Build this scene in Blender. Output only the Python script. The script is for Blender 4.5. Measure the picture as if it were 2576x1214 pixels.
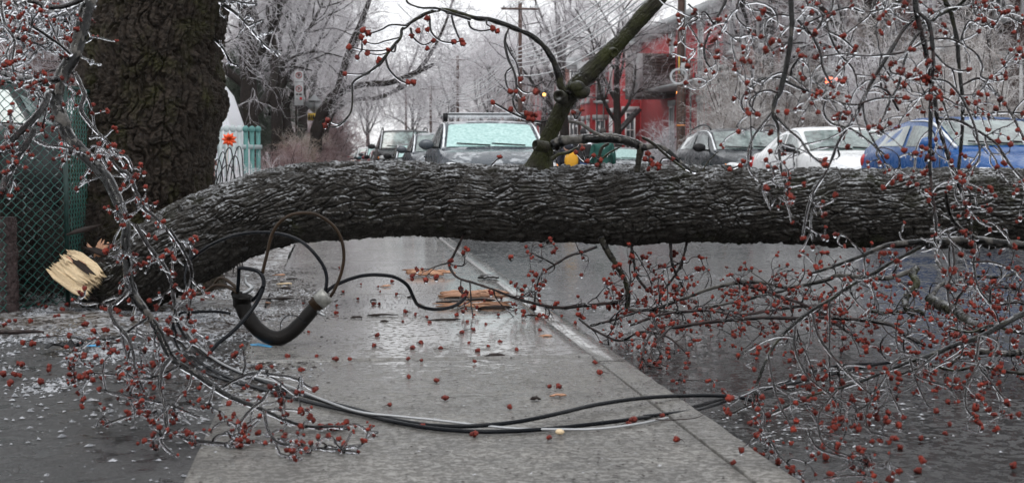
import bpy, bmesh, math, random
import numpy as np
from mathutils import Vector, Matrix
R = math.radians
rng = np.random.default_rng(7)
random.seed(7)
for o in list(bpy.data.objects): bpy.data.objects.remove(o)
sc = bpy.context.scene
col = sc.collection

# ------------------------------------------------------------------ camera
F_PX, CX, CY, HC = 3700.0, 1288.0, 607.0, 0.95      # traced at 2576 x 1214
PITCH = math.atan(207 / F_PX)
YAW = math.atan(443 * math.cos(PITCH) / F_PX)
cam_d = bpy.data.cameras.new('camera'); cam = bpy.data.objects.new('camera', cam_d); col.objects.link(cam)
sc.camera = cam
cam.location = (0, 0, HC)
cam.rotation_euler = (math.pi / 2 - PITCH, 0, -YAW)
cam_d.sensor_width = 22.3
cam_d.lens = F_PX / 2576 * 22.3
cam_d.clip_start = 0.1; cam_d.clip_end = 3000
cam_d.dof.use_dof = True; cam_d.dof.focus_distance = 9.0; cam_d.dof.aperture_fstop = 4.0
CF = np.array([math.sin(YAW) * math.cos(PITCH), math.cos(YAW) * math.cos(PITCH), -math.sin(PITCH)])
CR = np.array([math.cos(YAW), -math.sin(YAW), 0.0])
CU = np.cross(CR, CF)
C0 = np.array([0, 0, HC])

# ------------------------------------------------------------------ world, sun, exposure
w = bpy.data.worlds.new('World'); sc.world = w; w.use_nodes = True
nt = w.node_tree; nt.nodes.clear()
SUN_EL, SUN_AZ = R(58), R(200)
sky = nt.nodes.new('ShaderNodeTexSky'); sky.sky_type = 'NISHITA'; sky.sun_disc = False
sky.sun_elevation = SUN_EL; sky.sun_rotation = SUN_AZ
hsv = nt.nodes.new('ShaderNodeHueSaturation'); hsv.inputs['Saturation'].default_value = 0.12
hsv.inputs['Value'].default_value = 1.0
cl = nt.nodes.new('ShaderNodeMixRGB'); cl.inputs[0].default_value = 0.62
cl.inputs[2].default_value = (8.3, 8.4, 8.6, 1)       # even cloud layer over the sky
bg = nt.nodes.new('ShaderNodeBackground'); bg.inputs[1].default_value = 0.105
wo = nt.nodes.new('ShaderNodeOutputWorld')
nt.links.new(sky.outputs[0], hsv.inputs['Color']); nt.links.new(hsv.outputs[0], cl.inputs[1])
nt.links.new(cl.outputs[0], bg.inputs[0]); nt.links.new(bg.outputs[0], wo.inputs[0])
sl = bpy.data.lights.new('sun', 'SUN'); sl.energy = 0.5; sl.angle = R(25); sl.color = (1, .97, .93)
so = bpy.data.objects.new('sun', sl); col.objects.link(so)
so.rotation_euler = (math.pi / 2 - SUN_EL, 0, math.pi - SUN_AZ)
sc.view_settings.view_transform = 'Standard'; sc.view_settings.look = 'None'
sc.view_settings.gamma = 1; sc.view_settings.exposure = 0.9
sc.render.engine = 'CYCLES'
sc.cycles.max_bounces = 10; sc.cycles.transmission_bounces = 8; sc.cycles.transparent_max_bounces = 12
sc.cycles.diffuse_bounces = 3; sc.cycles.glossy_bounces = 4; sc.cycles.volume_bounces = 1
sc.cycles.caustics_reflective = False; sc.cycles.caustics_refractive = False
sc.cycles.sample_clamp_indirect = 6

# ------------------------------------------------------------------ helpers
def at(px, py, D):
    d = CF * F_PX + CR * (px - CX) + CU * (CY - py)
    return C0 + d * (D / F_PX)
def gnd(px, py, z=0.0):
    d = CF * F_PX + CR * (px - CX) + CU * (CY - py)
    t = (z - HC) / d[2]
    return C0 + d * t
def vx(px, D):                      # world X of picture column px at distance D down the street
    return (px - 845) * D / F_PX
def nrm(a):
    return a / np.maximum(np.linalg.norm(a, axis=-1, keepdims=True), 1e-9)
def K(ox, oy, s):                   # traces taken on an enlarged crop
    return lambda *p: [(ox / 1.5839 + x / s, oy / 1.5839 + y / s) for x, y in p]
A1 = K(0, 0, 2.003); A2 = K(800, 0, 2.003); A3 = K(1600, 0, 2.003); A4 = K(2300, 0, 2.003); A5 = K(3060, 0, 2.003)
B1 = K(0, 900, 1.879); B2 = K(800, 900, 1.879); B3 = K(1600, 900, 1.879); B4 = K(2300, 900, 1.879); B5 = K(3060, 900, 1.879)
C7 = K(0, 0, 2.7465); C6 = K(640, 820, 3.2055)

def tag(o, label=None, cat=None, group=None, kind=None):
    if label: o['label'] = label
    if cat: o['category'] = cat
    if group: o['group'] = group
    if kind: o['kind'] = kind
    return o
def empty(name, loc=(0, 0, 0), rz=0, label=None, cat=None, group=None):
    o = bpy.data.objects.new(name, None); col.objects.link(o)
    o.location = tuple(float(v) for v in loc); o.rotation_euler = (0, 0, rz)
    return tag(o, label, cat, group)
def kids(o): return [c for c in bpy.data.objects if c.parent == o]
def copy_tree(o, parent=None):
    c = o.copy(); col.objects.link(c); c.parent = parent
    for ch in kids(o): copy_tree(ch, c)
    return c

class MB:
    """collects geometry; build() links it as one mesh object"""
    def __init__(s): s.v = []; s.q = []; s.t = []; s.n = 0
    def add(s, v, q=None, t=None):
        v = np.asarray(v, float).reshape(-1, 3)
        if q is not None and len(q): s.q.append(np.asarray(q, int).reshape(-1, 4) + s.n)
        if t is not None and len(t): s.t.append(np.asarray(t, int).reshape(-1, 3) + s.n)
        s.v.append(v); s.n += len(v); return s
    def box(s, c, size, rz=0.0, taper=1.0, ry=0.0):
        x, y, z = [k / 2 for k in size]
        p = np.array([[-x, -y, -z], [x, -y, -z], [x, y, -z], [-x, y, -z], [-x * taper, -y * taper, z], [x * taper, -y * taper, z], [x * taper, y * taper, z], [-x * taper, y * taper, z]])
        if ry: p = p @ np.array(Matrix.Rotation(ry, 3, 'Y').transposed())
        if rz: p = p @ np.array(Matrix.Rotation(rz, 3, 'Z').transposed())
        return s.add(p + np.asarray(c), [[0, 3, 2, 1], [4, 5, 6, 7], [0, 1, 5, 4], [1, 2, 6, 5], [2, 3, 7, 6], [3, 0, 4, 7]])
    def bar(s, a, b, w, h=None):
        a = np.asarray(a, float); b = np.asarray(b, float); h = h or w
        d = nrm(b - a); up = np.array([0, 0, 1.0]) if abs(d[2]) < .95 else np.array([1.0, 0, 0])
        x = nrm(np.cross(d, up)); y = np.cross(x, d)
        o = [-x * w / 2 - y * h / 2, x * w / 2 - y * h / 2, x * w / 2 + y * h / 2, -x * w / 2 + y * h / 2]
        return s.add([a + k for k in o] + [b + k for k in o], [[0, 1, 2, 3], [7, 6, 5, 4], [0, 4, 5, 1], [1, 5, 6, 2], [2, 6, 7, 3], [3, 7, 4, 0]])
    def tubes(s, P, Rad, k=6, cap=True):
        """P (M,n,3), Rad (M,n)"""
        P = np.asarray(P, float); Rad = np.asarray(Rad, float)
        if P.ndim == 2: P = P[None]; Rad = Rad[None]
        M, n, _ = P.shape
        T = np.empty_like(P); T[:, 1:-1] = P[:, 2:] - P[:, :-2]; T[:, 0] = P[:, 1] - P[:, 0]; T[:, -1] = P[:, -1] - P[:, -2]
        T = nrm(T)
        X = np.empty_like(P)
        ref = np.where(np.abs(T[:, 0, 2:3]) < .9, np.array([[0, 0, 1.0]]), np.array([[1.0, 0, 0]]))
        x = nrm(np.cross(T[:, 0], ref)); X[:, 0] = x
        for i in range(1, n):
            x = nrm(x - T[:, i] * np.sum(x * T[:, i], -1, keepdims=True)); X[:, i] = x
        Y = np.cross(T, X)
        a = np.arange(k) * 2 * math.pi / k
        V = P[:, :, None] + Rad[:, :, None, None] * (X[:, :, None] * np.cos(a)[None, None, :, None] + Y[:, :, None] * np.sin(a)[None, None, :, None])
        i = np.arange(n - 1)[:, None]; j = np.arange(k)[None]
        q = np.stack([i * k + j, i * k + (j + 1) % k, (i + 1) * k + (j + 1) % k, (i + 1) * k + j], -1).reshape(-1, 4)
        Q = (q[None] + (np.arange(M) * n * k)[:, None, None]).reshape(-1, 4)
        V = V.reshape(-1, 3)
        t = []
        if cap:
            base = M * n * k
            V = np.concatenate([V, P[:, 0], P[:, -1]])
            jj = np.arange(k)
            m = np.arange(M)[:, None]
            t1 = np.stack([np.broadcast_to(base + m, (M, k)), m * n * k + (jj + 1) % k, m * n * k + jj], -1).reshape(-1, 3)
            t2 = np.stack([np.broadcast_to(base + M + m, (M, k)), m * n * k + (n - 1) * k + jj, m * n * k + (n - 1) * k + (jj + 1) % k], -1).reshape(-1, 3)
            t = np.concatenate([t1, t2])
        return s.add(V, Q, t)
    def disc(s, c, axis, r, k=20, thick=.01):
        c = np.asarray(c, float); axis = nrm(np.asarray(axis, float))
        return s.tubes(np.array([c - axis * thick / 2, c + axis * thick / 2]), np.array([r, r]), k)
    def build(s, name, mat=None, parent=None, smooth=False):
        me = bpy.data.meshes.new(name)
        V = np.concatenate(s.v) if s.v else np.zeros((0, 3))
        Q = np.concatenate(s.q) if s.q else np.zeros((0, 4), int); T = np.concatenate(s.t) if s.t else np.zeros((0, 3), int)
        me.vertices.add(len(V)); me.vertices.foreach_set('co', V.astype(np.float32).ravel())
        me.loops.add(len(Q) * 4 + len(T) * 3); me.polygons.add(len(Q) + len(T))
        me.loops.foreach_set('vertex_index', np.concatenate([Q.ravel(), T.ravel()]).astype(np.int32))
        st = np.concatenate([np.arange(len(Q)) * 4, len(Q) * 4 + np.arange(len(T)) * 3]).astype(np.int32)
        me.polygons.foreach_set('loop_start', st)
        me.update(calc_edges=True); me.validate()
        if smooth: me.polygons.foreach_set('use_smooth', np.ones(len(me.polygons), bool))
        if mat: me.materials.append(mat)
        o = bpy.data.objects.new(name, me); col.objects.link(o)
        if parent is not None: o.parent = parent
        return o

def local(pts, root):              # world points -> the frame of an Empty placed at root (no rotation)
    return np.asarray(pts) - np.array(root.location)
def spline(pts, n, rad=None):
    """Catmull-Rom through pts (k,3) resampled to n; radii too"""
    p = np.asarray(pts, float); k = len(p)
    if rad is not None:
        p = np.concatenate([p, np.asarray(rad, float).reshape(-1, 1)], 1)
    q = np.concatenate([[2 * p[0] - p[1]], p, [2 * p[-1] - p[-2]]])
    L = np.concatenate([[0], np.cumsum(np.linalg.norm(np.diff(p[:, :3], axis=0), axis=1))])
    s = np.linspace(0, L[-1], n); i = np.clip(np.searchsorted(L, s, 'right') - 1, 0, k - 2)
    t = ((s - L[i]) / np.maximum(L[i + 1] - L[i], 1e-9))[:, None]
    a, b, c, d = q[i], q[i + 1], q[i + 2], q[i + 3]
    o = .5 * (2 * b + (c - a) * t + (2 * a - 5 * b + 4 * c - d) * t * t + (3 * b - a - 3 * c + d) * t ** 3)
    if rad is not None: return o[:, :3], np.maximum(o[:, 3], 1e-4)
    return o

# noise -------------------------------------------------------------
def hsh(ix, iy, iz, seed=0):
    h = (ix * 374761393 + iy * 668265263 + iz * 2147483647 + seed * 1274126177) & 0xffffffff
    h = ((h ^ (h >> 13)) * 1274126177) & 0xffffffff
    h = (h ^ (h >> 16)) & 0xffffff
    return h / float(0xffffff)
def vnoise(p, seed=0):
    i = np.floor(p).astype(np.int64); f = p - i; f = f * f * (3 - 2 * f)
    r = 0
    for dx in (0, 1):
        for dy in (0, 1):
            for dz in (0, 1):
                wgt = (f[..., 0] if dx else 1 - f[..., 0]) * (f[..., 1] if dy else 1 - f[..., 1]) * (f[..., 2] if dz else 1 - f[..., 2])
                r = r + wgt * hsh(i[..., 0] + dx, i[..., 1] + dy, i[..., 2] + dz, seed)
    return r * 2 - 1
def fbm(p, o=4, seed=0):
    r = 0; a = 1
    for k in range(o): r = r + a * vnoise(p * 2 ** k, seed + k); a *= .5
    return r
def worley(u, v, per, seed=0):
    """u periodic with period per; returns F1, F2, id-noise and offset to the nearest centre"""
    iu = np.floor(u).astype(np.int64); iv = np.floor(v).astype(np.int64)
    F1 = np.full(u.shape, 9.); F2 = np.full(u.shape, 9.); ID = np.zeros(u.shape); DU = np.zeros(u.shape); DV = np.zeros(u.shape)
    for du in (-1, 0, 1):
        for dv in (-1, 0, 1):
            cu = iu + du; cv = iv + dv; m = np.mod(cu, per)
            x = cu + .15 + .7 * hsh(m, cv, 0, seed); y = cv + .1 + .8 * hsh(m, cv, 1, seed)
            ex = u - x; ey = v - y
            d = np.sqrt(ex ** 2 + ey ** 2)
            new = d < F1
            F2 = np.where(new, F1, np.minimum(F2, d)); F1 = np.where(new, d, F1)
            ID = np.where(new, hsh(m, cv, 2, seed), ID); DU = np.where(new, ex, DU); DV = np.where(new, ey, DV)
    return F1, F2, ID, DU, DV

def bark_tube(path, rad, nu, nv, cells, clen, depth, seed=0, flare=None, smooth_ends=False, twist=0.0, lump=0.03):
    P, Rr = spline(path, nv, rad)
    T = np.gradient(P, axis=0); T = nrm(T)
    ref = np.array([0, 0, 1.0]) if abs(T[0, 2]) < .9 else np.array([0, 1.0, 0])
    X = np.empty_like(P); x = nrm(np.cross(T[0], ref)); X[0] = x
    for i in range(1, nv):
        x = nrm(x - T[i] * np.dot(x, T[i])); X[i] = x
    Y = np.cross(T, X)
    S = np.concatenate([[0], np.cumsum(np.linalg.norm(np.diff(P, axis=0), axis=1))])
    th = np.arange(nu) * 2 * math.pi / nu
    TH, SS = np.meshgrid(th, S)
    dirn = X[:, None] * np.cos(TH)[..., None] + Y[:, None] * np.sin(TH)[..., None]
    base = P[:, None] + dirn * Rr[:, None, None]
    wv = fbm(base * 2.6, 3, seed + 50); wv2 = fbm(np.stack([np.cos(TH) * Rr[:, None] * 24, np.sin(TH) * Rr[:, None] * 24, SS * 8], -1), 2, seed + 60)
    u = TH / (2 * math.pi) * cells + twist * SS * cells + wv * 1.3 + wv2 * .28
    v = SS / clen + fbm(base * 4, 3, seed + 70) * .7
    F1, F2, ID, DU, DV = worley(u, v, cells, seed)
    e = np.clip((F2 - F1) / .24, 0, 1); e = e * e * (3 - 2 * e)
    F1b, F2b, IDb, DUb, DVb = worley(u * 2 + 3.3 + .5 * vnoise(base * 30, seed + 14), v * 4.5 + .5 * vnoise(base * 30, seed + 15), cells * 2, seed + 9)
    e2 = np.clip((F2b - F1b) / .25, 0, 1)
    h = depth * (e * (.45 + .6 * ID) + .42 * e2 * (.25 + 1.0 * IDb) + .45 * (DU * (ID - .3)) + .25 * DV * (ID - .5) + .12 * IDb * e) + depth * .22 * fbm(np.stack([np.cos(TH) * Rr[:, None] * 45, np.sin(TH) * Rr[:, None] * 45, SS * 9], -1), 3, seed + 5)
    h = h + depth * .20 * fbm(base * 55, 3, seed + 25)
    h = h + lump * fbm(base * 2.2, 3, seed + 90) * Rr[:, None] / .25
    if flare is not None: h = h + flare(TH, SS)
    V = base + dirn * h[..., None]
    i = np.arange(nv - 1)[:, None]; j = np.arange(nu)[None]
    Q = np.stack([i * nu + j, i * nu + (j + 1) % nu, (i + 1) * nu + (j + 1) % nu, (i + 1) * nu + j], -1).reshape(-1, 4)
    return V.reshape(-1, 3), Q

# materials ---------------------------------------------------------
class Mat:
    def __init__(s, name):
        s.m = bpy.data.materials.new(name); s.m.use_nodes = True; s.t = s.m.node_tree; s.b = s.t.nodes['Principled BSDF']
        s.tc = s.t.nodes.new('ShaderNodeTexCoord').outputs['Object']
    def n(s, typ, **k):
        nd = s.t.nodes.new(typ)
        for a, v in k.items():
            if hasattr(nd, a): setattr(nd, a, v)
            else: nd.inputs[a].default_value = v
        return nd
    def l(s, a, b): s.t.links.new(a, b)
    def mapped(s, scale):
        m = s.n('ShaderNodeMapping'); m.inputs['Scale'].default_value = scale; s.l(s.tc, m.inputs[0]); return m.outputs[0]
    def noise(s, scale, detail=5, rough=.55, vec=None, dist=0):
        nd = s.n('ShaderNodeTexNoise'); nd.inputs['Scale'].default_value = scale; nd.inputs['Detail'].default_value = detail
        nd.inputs['Roughness'].default_value = rough; nd.inputs['Distortion'].default_value = dist
        s.l(vec or s.tc, nd.inputs['Vector']); return nd.outputs['Fac']
    def voro(s, scale, vec=None, feature='F1', out='Distance', rand=1):
        nd = s.n('ShaderNodeTexVoronoi'); nd.feature = feature; nd.inputs['Scale'].default_value = scale; nd.inputs['Randomness'].default_value = rand
        s.l(vec or s.tc, nd.inputs['Vector']); return nd.outputs[out]
    def ramp(s, fac, *stops, interp='LINEAR'):
        nd = s.n('ShaderNodeValToRGB'); e = nd.color_ramp.elements; nd.color_ramp.interpolation = interp
        while len(e) < len(stops): e.new(.5)
        for k, (p, c) in zip(e, stops):
            k.position = p; k.color = (c, c, c, 1) if not isinstance(c, tuple) else (*c, 1)
        s.l(fac, nd.inputs[0]); return nd.outputs[0]
    def mix(s, fac, a, b, mode='MIX'):
        nd = s.n('ShaderNodeMixRGB'); nd.blend_type = mode
        for k, v in ((0, fac), (1, a), (2, b)):
            if isinstance(v, (int, float)): nd.inputs[k].default_value = v if k == 0 else (v, v, v, 1)
            elif isinstance(v, tuple): nd.inputs[k].default_value = (*v, 1)
            else: s.l(v, nd.inputs[k])
        return nd.outputs[0]
    def math(s, op, a, b=0.0):
        nd = s.n('ShaderNodeMath'); nd.operation = op
        for k, v in ((0, a), (1, b)):
            if isinstance(v, (int, float)): nd.inputs[k].default_value = v
            else: s.l(v, nd.inputs[k])
        return nd.outputs[0]
    def nz(s):
        g = s.n('ShaderNodeNewGeometry'); x = s.n('ShaderNodeSeparateXYZ'); s.l(g.outputs['Normal'], x.inputs[0]); return x.outputs[2]
    def bump(s, h, strength=.5, dist=.01, prev=None):
        nd = s.n('ShaderNodeBump'); nd.inputs['Strength'].default_value = strength; nd.inputs['Distance'].default_value = dist
        s.l(h, nd.inputs['Height'])
        if prev is not None: s.l(prev, nd.inputs['Normal'])
        s.l(nd.outputs[0], s.b.inputs['Normal']); return nd.outputs[0]
    def set(s, **k):
        names = dict(color='Base Color', rough='Roughness', metal='Metallic', spec='Specular IOR Level', coat='Coat Weight', coatr='Coat Roughness', trans='Transmission Weight', ior='IOR', emit='Emission Color', es='Emission Strength', alpha='Alpha', sss='Subsurface Weight')
        for a, v in k.items():
            i = s.b.inputs[names[a]]
            if isinstance(v, tuple): i.default_value = (*v, 1)
            elif isinstance(v, (int, float)): i.default_value = v
            else: s.l(v, i)
        return s
def simple(name, color, rough=.5, var=.25, scale=8, bump=0.0, **k):
    m = Mat(name); n = m.noise(scale, 5, .6)
    c = m.mix(m.ramp(n, (.3, 0.0), (.7, 1.0)), tuple(x * (1 - var) for x in color), tuple(min(1, x * (1 + var)) for x in color))
    m.set(color=c, rough=rough, **k)
    if bump: m.bump(m.noise(scale * 6, 4), bump, .01)
    return m.m

M = {}
def bark_mat(name, dark, light, moss, moss_amt, ice, rough=.42, icelo=.25):
    m = Mat(name)
    n1 = m.noise(18, 6, .65); n2 = m.noise(3.2, 5, .6, dist=.4); n3 = m.noise(70, 4, .6)
    c = m.mix(m.ramp(n1, (.32, 0.), (.68, 1.)), dark, light)
    ms = m.math('MULTIPLY', m.ramp(n2, (.62 - moss_amt, 0.), (.78 - moss_amt, 1.)), m.ramp(n3, (.3, .3), (.6, 1.)))
    c = m.mix(ms, c, moss)
    rg = m.ramp(n3, (.35, rough - .18), (.7, rough + .12))
    if ice > 0:
        up = m.ramp(m.nz(), (icelo, 0.), (.95, 1.))
        k = m.math('MULTIPLY', up, m.math('MULTIPLY', m.ramp(m.noise(7, 6, .75), (.46, .12), (.56, 1.)), m.ramp(m.noise(42, 4, .7), (.40, .1), (.56, 1.))))
        k = m.math('MULTIPLY', k, ice)
        c = m.mix(k, c, (.58, .60, .63)); rg = m.mix(k, rg, .14)
        m.set(coat=m.math('MULTIPLY', k, .9), coatr=.1)
    m.set(color=c, rough=rg, spec=.12)
    p = m.bump(m.noise(55, 6, .75), .8, .012)
    m.bump(m.noise(170, 3, .6), .5, .004, p)
    return m.m
M['bark_tree'] = bark_mat('bark_tree', (.010, .008, .0065), (.048, .037, .029), (.033, .034, .010), .12, 0, .6)
M['bark_log'] = bark_mat('bark_log', (.007, .006, .005), (.042, .038, .033), (.022, .026, .007), .06, .7, .42, .2)
M['bark_limb'] = bark_mat('bark_limb', (.008, .0075, .006), (.034, .031, .022), (.030, .034, .008), .14, .5, .4, .4)
M['bark_grey'] = bark_mat('bark_grey', (.038, .035, .031), (.15, .142, .13), (.06, .07, .04), .0, .4, .3, .45)
M['bark_purple'] = bark_mat('bark_purple', (.022, .015, .015), (.075, .055, .054), (.07, .07, .06), -.03, .2, .3, .5)
M['bark_far'] = bark_mat('bark_far', (.010, .0075, .0065), (.030, .022, .019), (.024, .028, .010), .06, .12, .6, .5)
m = Mat('twig_bark'); m.set(color=m.mix(m.ramp(m.noise(30), (.35, 0.), (.65, 1.)), (.008, .006, .006), (.036, .022, .020)), rough=.3, spec=.25); M['twig'] = m.m
m = Mat('ice_glass'); m.set(color=(.96, .97, 1.0), rough=.02, trans=1.0, ior=1.31)
m.bump(m.noise(120, 3), .35, .004); M['ice'] = m.m
m = Mat('frosted_twig'); m.set(color=m.mix(m.ramp(m.noise(3.0), (.35, 0.), (.6, 1.)), (.36, .32, .35), (.84, .83, .86)), rough=.22, spec=.6, coat=.5); M['frost'] = m.m
m = Mat('frosted_twig_brown'); m.set(color=m.mix(m.ramp(m.noise(2.5), (.4, 0.), (.66, 1.)), (.22, .18, .16), (.90, .89, .90)), rough=.25, spec=.6, coat=.4); M['frostb'] = m.m
m = Mat('frosted_twig_red'); m.set(color=m.mix(m.ramp(m.noise(3.5), (.42, 0.), (.7, 1.)), (.15, .06, .06), (.52, .42, .43)), rough=.3, spec=.6); M['frostr'] = m.m
m = Mat('frosted_straw'); m.set(color=m.mix(m.ramp(m.noise(3.5), (.35, 0.), (.7, 1.)), (.30, .21, .15), (.62, .57, .54)), rough=.4); M['straw'] = m.m
m = Mat('evergreen_needles'); m.set(color=m.mix(m.ramp(m.noise(4), (.35, 0.), (.7, 1.)), (.025, .04, .022), (.08, .10, .07)), rough=.4); M['needle'] = m.m
m = Mat('maple_blossom'); m.set(color=m.mix(m.ramp(m.noise(22, 2), (.35, .25), (.65, 1.)), (.035, .006, .006), m.mix(m.ramp(m.noise(220, 3), (.35, 0.), (.65, 1.)), (.09, .008, .007), (.38, .06, .035))), rough=.4, spec=.18)
m.bump(m.noise(500, 3), .8, .003); M['bud'] = m.m

# torn wood
def wood(name, a, b):
    m = Mat(name); g = m.noise(6, 5, .6, vec=m.mapped((4, 40, 40)))
    m.set(color=m.mix(m.ramp(g, (.3, 0.), (.7, 1.)), a, b), rough=.5); m.bump(g, .6, .01); return m.m
M['wood_pale'] = wood('torn_pale_wood', (.52, .36, .19), (.80, .66, .45))
M['wood_orange'] = wood('torn_orange_wood', (.30, .12, .06), (.60, .36, .23))

# concrete: wet film with rough islands
def wet(name, dry, damp, island_scale, lo, hi, film_rough, dry_rough, puddle=None, speck=.35, bumpd=.004, agg=260, lay=.5):
    m = Mat(name)
    big = m.noise(.9, 4, .6); isl = m.noise(island_scale, 6, .62, vec=m.mapped((1, .9, 1)), dist=.2); fine = m.noise(agg, 3, .7); mid = m.noise(3.1, 5, .6)
    msk = m.ramp(m.math('ADD', m.math('MULTIPLY', isl, .75), m.math('MULTIPLY', big, .25)), (lo, 0.), (hi, 1.))
    c = m.mix(m.ramp(mid, (.3, 0.), (.7, 1.)), dry, tuple(x * 1.22 for x in dry))
    c = m.mix(m.math('MULTIPLY', m.math('SUBTRACT', 1.0, msk), .75), c, damp)
    c = m.mix(m.math('MULTIPLY', m.ramp(fine, (.42, 1.), (.55, 0.)), speck), c, tuple(x * .35 for x in dry))
    c = m.mix(m.math('MULTIPLY', m.ramp(m.noise(38, 4, .7), (.62, 0.), (.70, 1.)), .7), c, (.02, .017, .015))
    c = m.mix(m.math('MULTIPLY', m.ramp(m.noise(1.6, 6, .7, vec=m.mapped((1, .5, 1))), (.55, 0.), (.75, 1.)), .35), c, tuple(x * .45 for x in dry))
    pit = m.ramp(m.noise(95, 2, .8), (.60, 0.), (.66, 1.)); c = m.mix(m.math('MULTIPLY', pit, .75), c, tuple(x * .3 for x in dry)); lt = m.ramp(m.noise(75, 2, .8, vec=m.mapped((1, 1.3, 1.7))), (.64, 0.), (.69, 1.)); c = m.mix(m.math('MULTIPLY', lt, .6), c, tuple(min(.6, x * 2.6) for x in dry))
    if name == 'wet_concrete':     # the film of water ends toward the near slabs
        sy_ = m.n('ShaderNodeSeparateXYZ'); m.l(m.tc, sy_.inputs[0]); ramp_y = m.math('SUBTRACT', 7.0, sy_.outputs[1]); near = m.math('MULTIPLY', m.math('ADD', ramp_y, m.math('MULTIPLY', m.math('SUBTRACT', m.noise(9, 7, .75), .5), 9.0)), .55)
        cl2 = m.n('ShaderNodeClamp'); m.l(near, cl2.inputs[0]); near = cl2.outputs[0]
        isl2 = m.ramp(m.noise(34, 6, .75), (.46, 0.), (.54, 1.)); msk = m.math('MAXIMUM', msk, m.math('MULTIPLY', near, m.math('ADD', .42, m.math('MULTIPLY', isl2, .5)))); isl3 = m.ramp(m.noise(2.2, 6, .7), (.40, .50), (.60, 1.)); c = m.mix(m.math('MULTIPLY', near, .85), c, m.mix(1.0, m.mix(isl2, (.24, .23, .21), (.085, .078, .068)), isl3, 'MULTIPLY'))
        c = m.mix(m.math('MULTIPLY', pit, .75), c, (.04, .036, .032)); c = m.mix(m.math('MULTIPLY', lt, .5), c, (.38, .38, .37))
    rg = m.mix(msk, film_rough, dry_rough)
    m.set(color=c, rough=rg, spec=.42)
    p = m.bump(m.math('MULTIPLY', fine, msk), .5, bumpd)
    p = m.bump(m.noise(14, 5, .7), .07, .006, p)
    m.bump(msk, .25, .004, p)
    return m.m
M['concrete'] = wet('wet_concrete', (.15, .143, .130), (.215, .214, .212), 30, .545, .57, .11, .55, agg=190)
M['asphalt'] = wet('wet_asphalt', (.040, .040, .040), (.016, .0165, .017), 24, .50, .58, .14, .6, speck=.6, agg=90, bumpd=.02)
M['drive'] = wet('wet_driveway', (.030, .030, .030), (.015, .015, .016), 9, .42, .56, .22, .6, speck=.7, agg=80, bumpd=.014)
m = Mat('frozen_soil')
n1 = m.noise(5, 6, .7); n2 = m.noise(24, 5, .7)
k = m.math('ADD', m.math('MULTIPLY', n1, .6), m.math('MULTIPLY', n2, .4))
c = m.mix(m.ramp(k, (.47, 0.), (.60, 1.)), m.mix(m.ramp(n2, (.4, 0.), (.6, 1.)), (.035, .028, .022), (.10, .08, .062)), (.42, .43, .45))
m.set(color=c, rough=m.ramp(n2, (.4, .15), (.65, .6))); p = m.bump(n1, .8, .05); m.bump(n2, .8, .02, p); M['soil'] = m.m
m = Mat('ice_shards'); m.set(color=m.mix(m.ramp(m.noise(9), (.4, 0.), (.6, 1.)), (.16, .17, .19), (.60, .62, .66)), rough=.10, coat=.6, trans=.45, ior=1.31); M['shard'] = m.m
M['snow'] = simple('crusted_snow', (.72, .74, .78), .4, .08, 3, .4)
M['debris'] = simple('wet_debris', (.018, .012, .010), .45, .5, 60, spec=.15)

M['rubber'] = simple('black_cable', (.003, .004, .006), .22, .2, 30, spec=.13)
M['rusty'] = simple('weathered_cable', (.024, .014, .007), .45, .5, 9, .2, spec=.2)
M['pipe'] = simple('black_pipe', (.005, .004, .0035), .4, .5, 20, .3, spec=.15)
m = Mat('bare_strand'); wv = m.n('ShaderNodeTexWave'); wv.inputs['Scale'].default_value = 60; m.l(m.tc, wv.inputs[0])
m.set(color=(.42, .43, .44), rough=.38, metal=.7); m.bump(wv.outputs['Fac'], .6, .002); M['strand'] = m.m
M['metal'] = simple('worn_metal', (.30, .30, .28), .42, .4, 40, .3, metal=.7)
M['steel'] = simple('dull_steel', (.35, .36, .37), .4, .2, 20, metal=.8)
M['green_wire'] = simple('green_vinyl_wire', (.001, .085, .068), .3, .3, 20)
M['post_green'] = simple('dark_green_post', (.004, .03, .025), .4, .3, 20)
M['black'] = simple('black_plastic', (.006, .006, .007), .35, .2, 10, spec=.2)
M['tyre'] = simple('tyre_rubber', (.018, .018, .018), .7, .2, 20)
M['rim'] = simple('wheel_rim', (.35, .36, .38), .3, .1, 20, metal=.8)
M['white_paint'] = simple('white_paint', (.68, .69, .70), .35, .06, 4)
M['pole'] = simple('pole_wood', (.075, .038, .028), .6, .4, 5, .4)
M['blue'] = simple('blue_mark', (.06, .30, .55), .5, .1, 30)
M['bg_black'] = simple('iron_black', (.02, .02, .022), .4, .2, 10)
M['orange_plastic'] = simple('orange_petals', (.85, .10, .02), .4, .25, 30)
M['teal_paint'] = simple('teal_paint', (.07, .20, .19), .5, .3, 4)
M['picket'] = simple('white_picket', (.40, .46, .47), .45, .15, 4)
M['brown_wood'] = simple('brown_board', (.14, .05, .035), .6, .3, 12)

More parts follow.
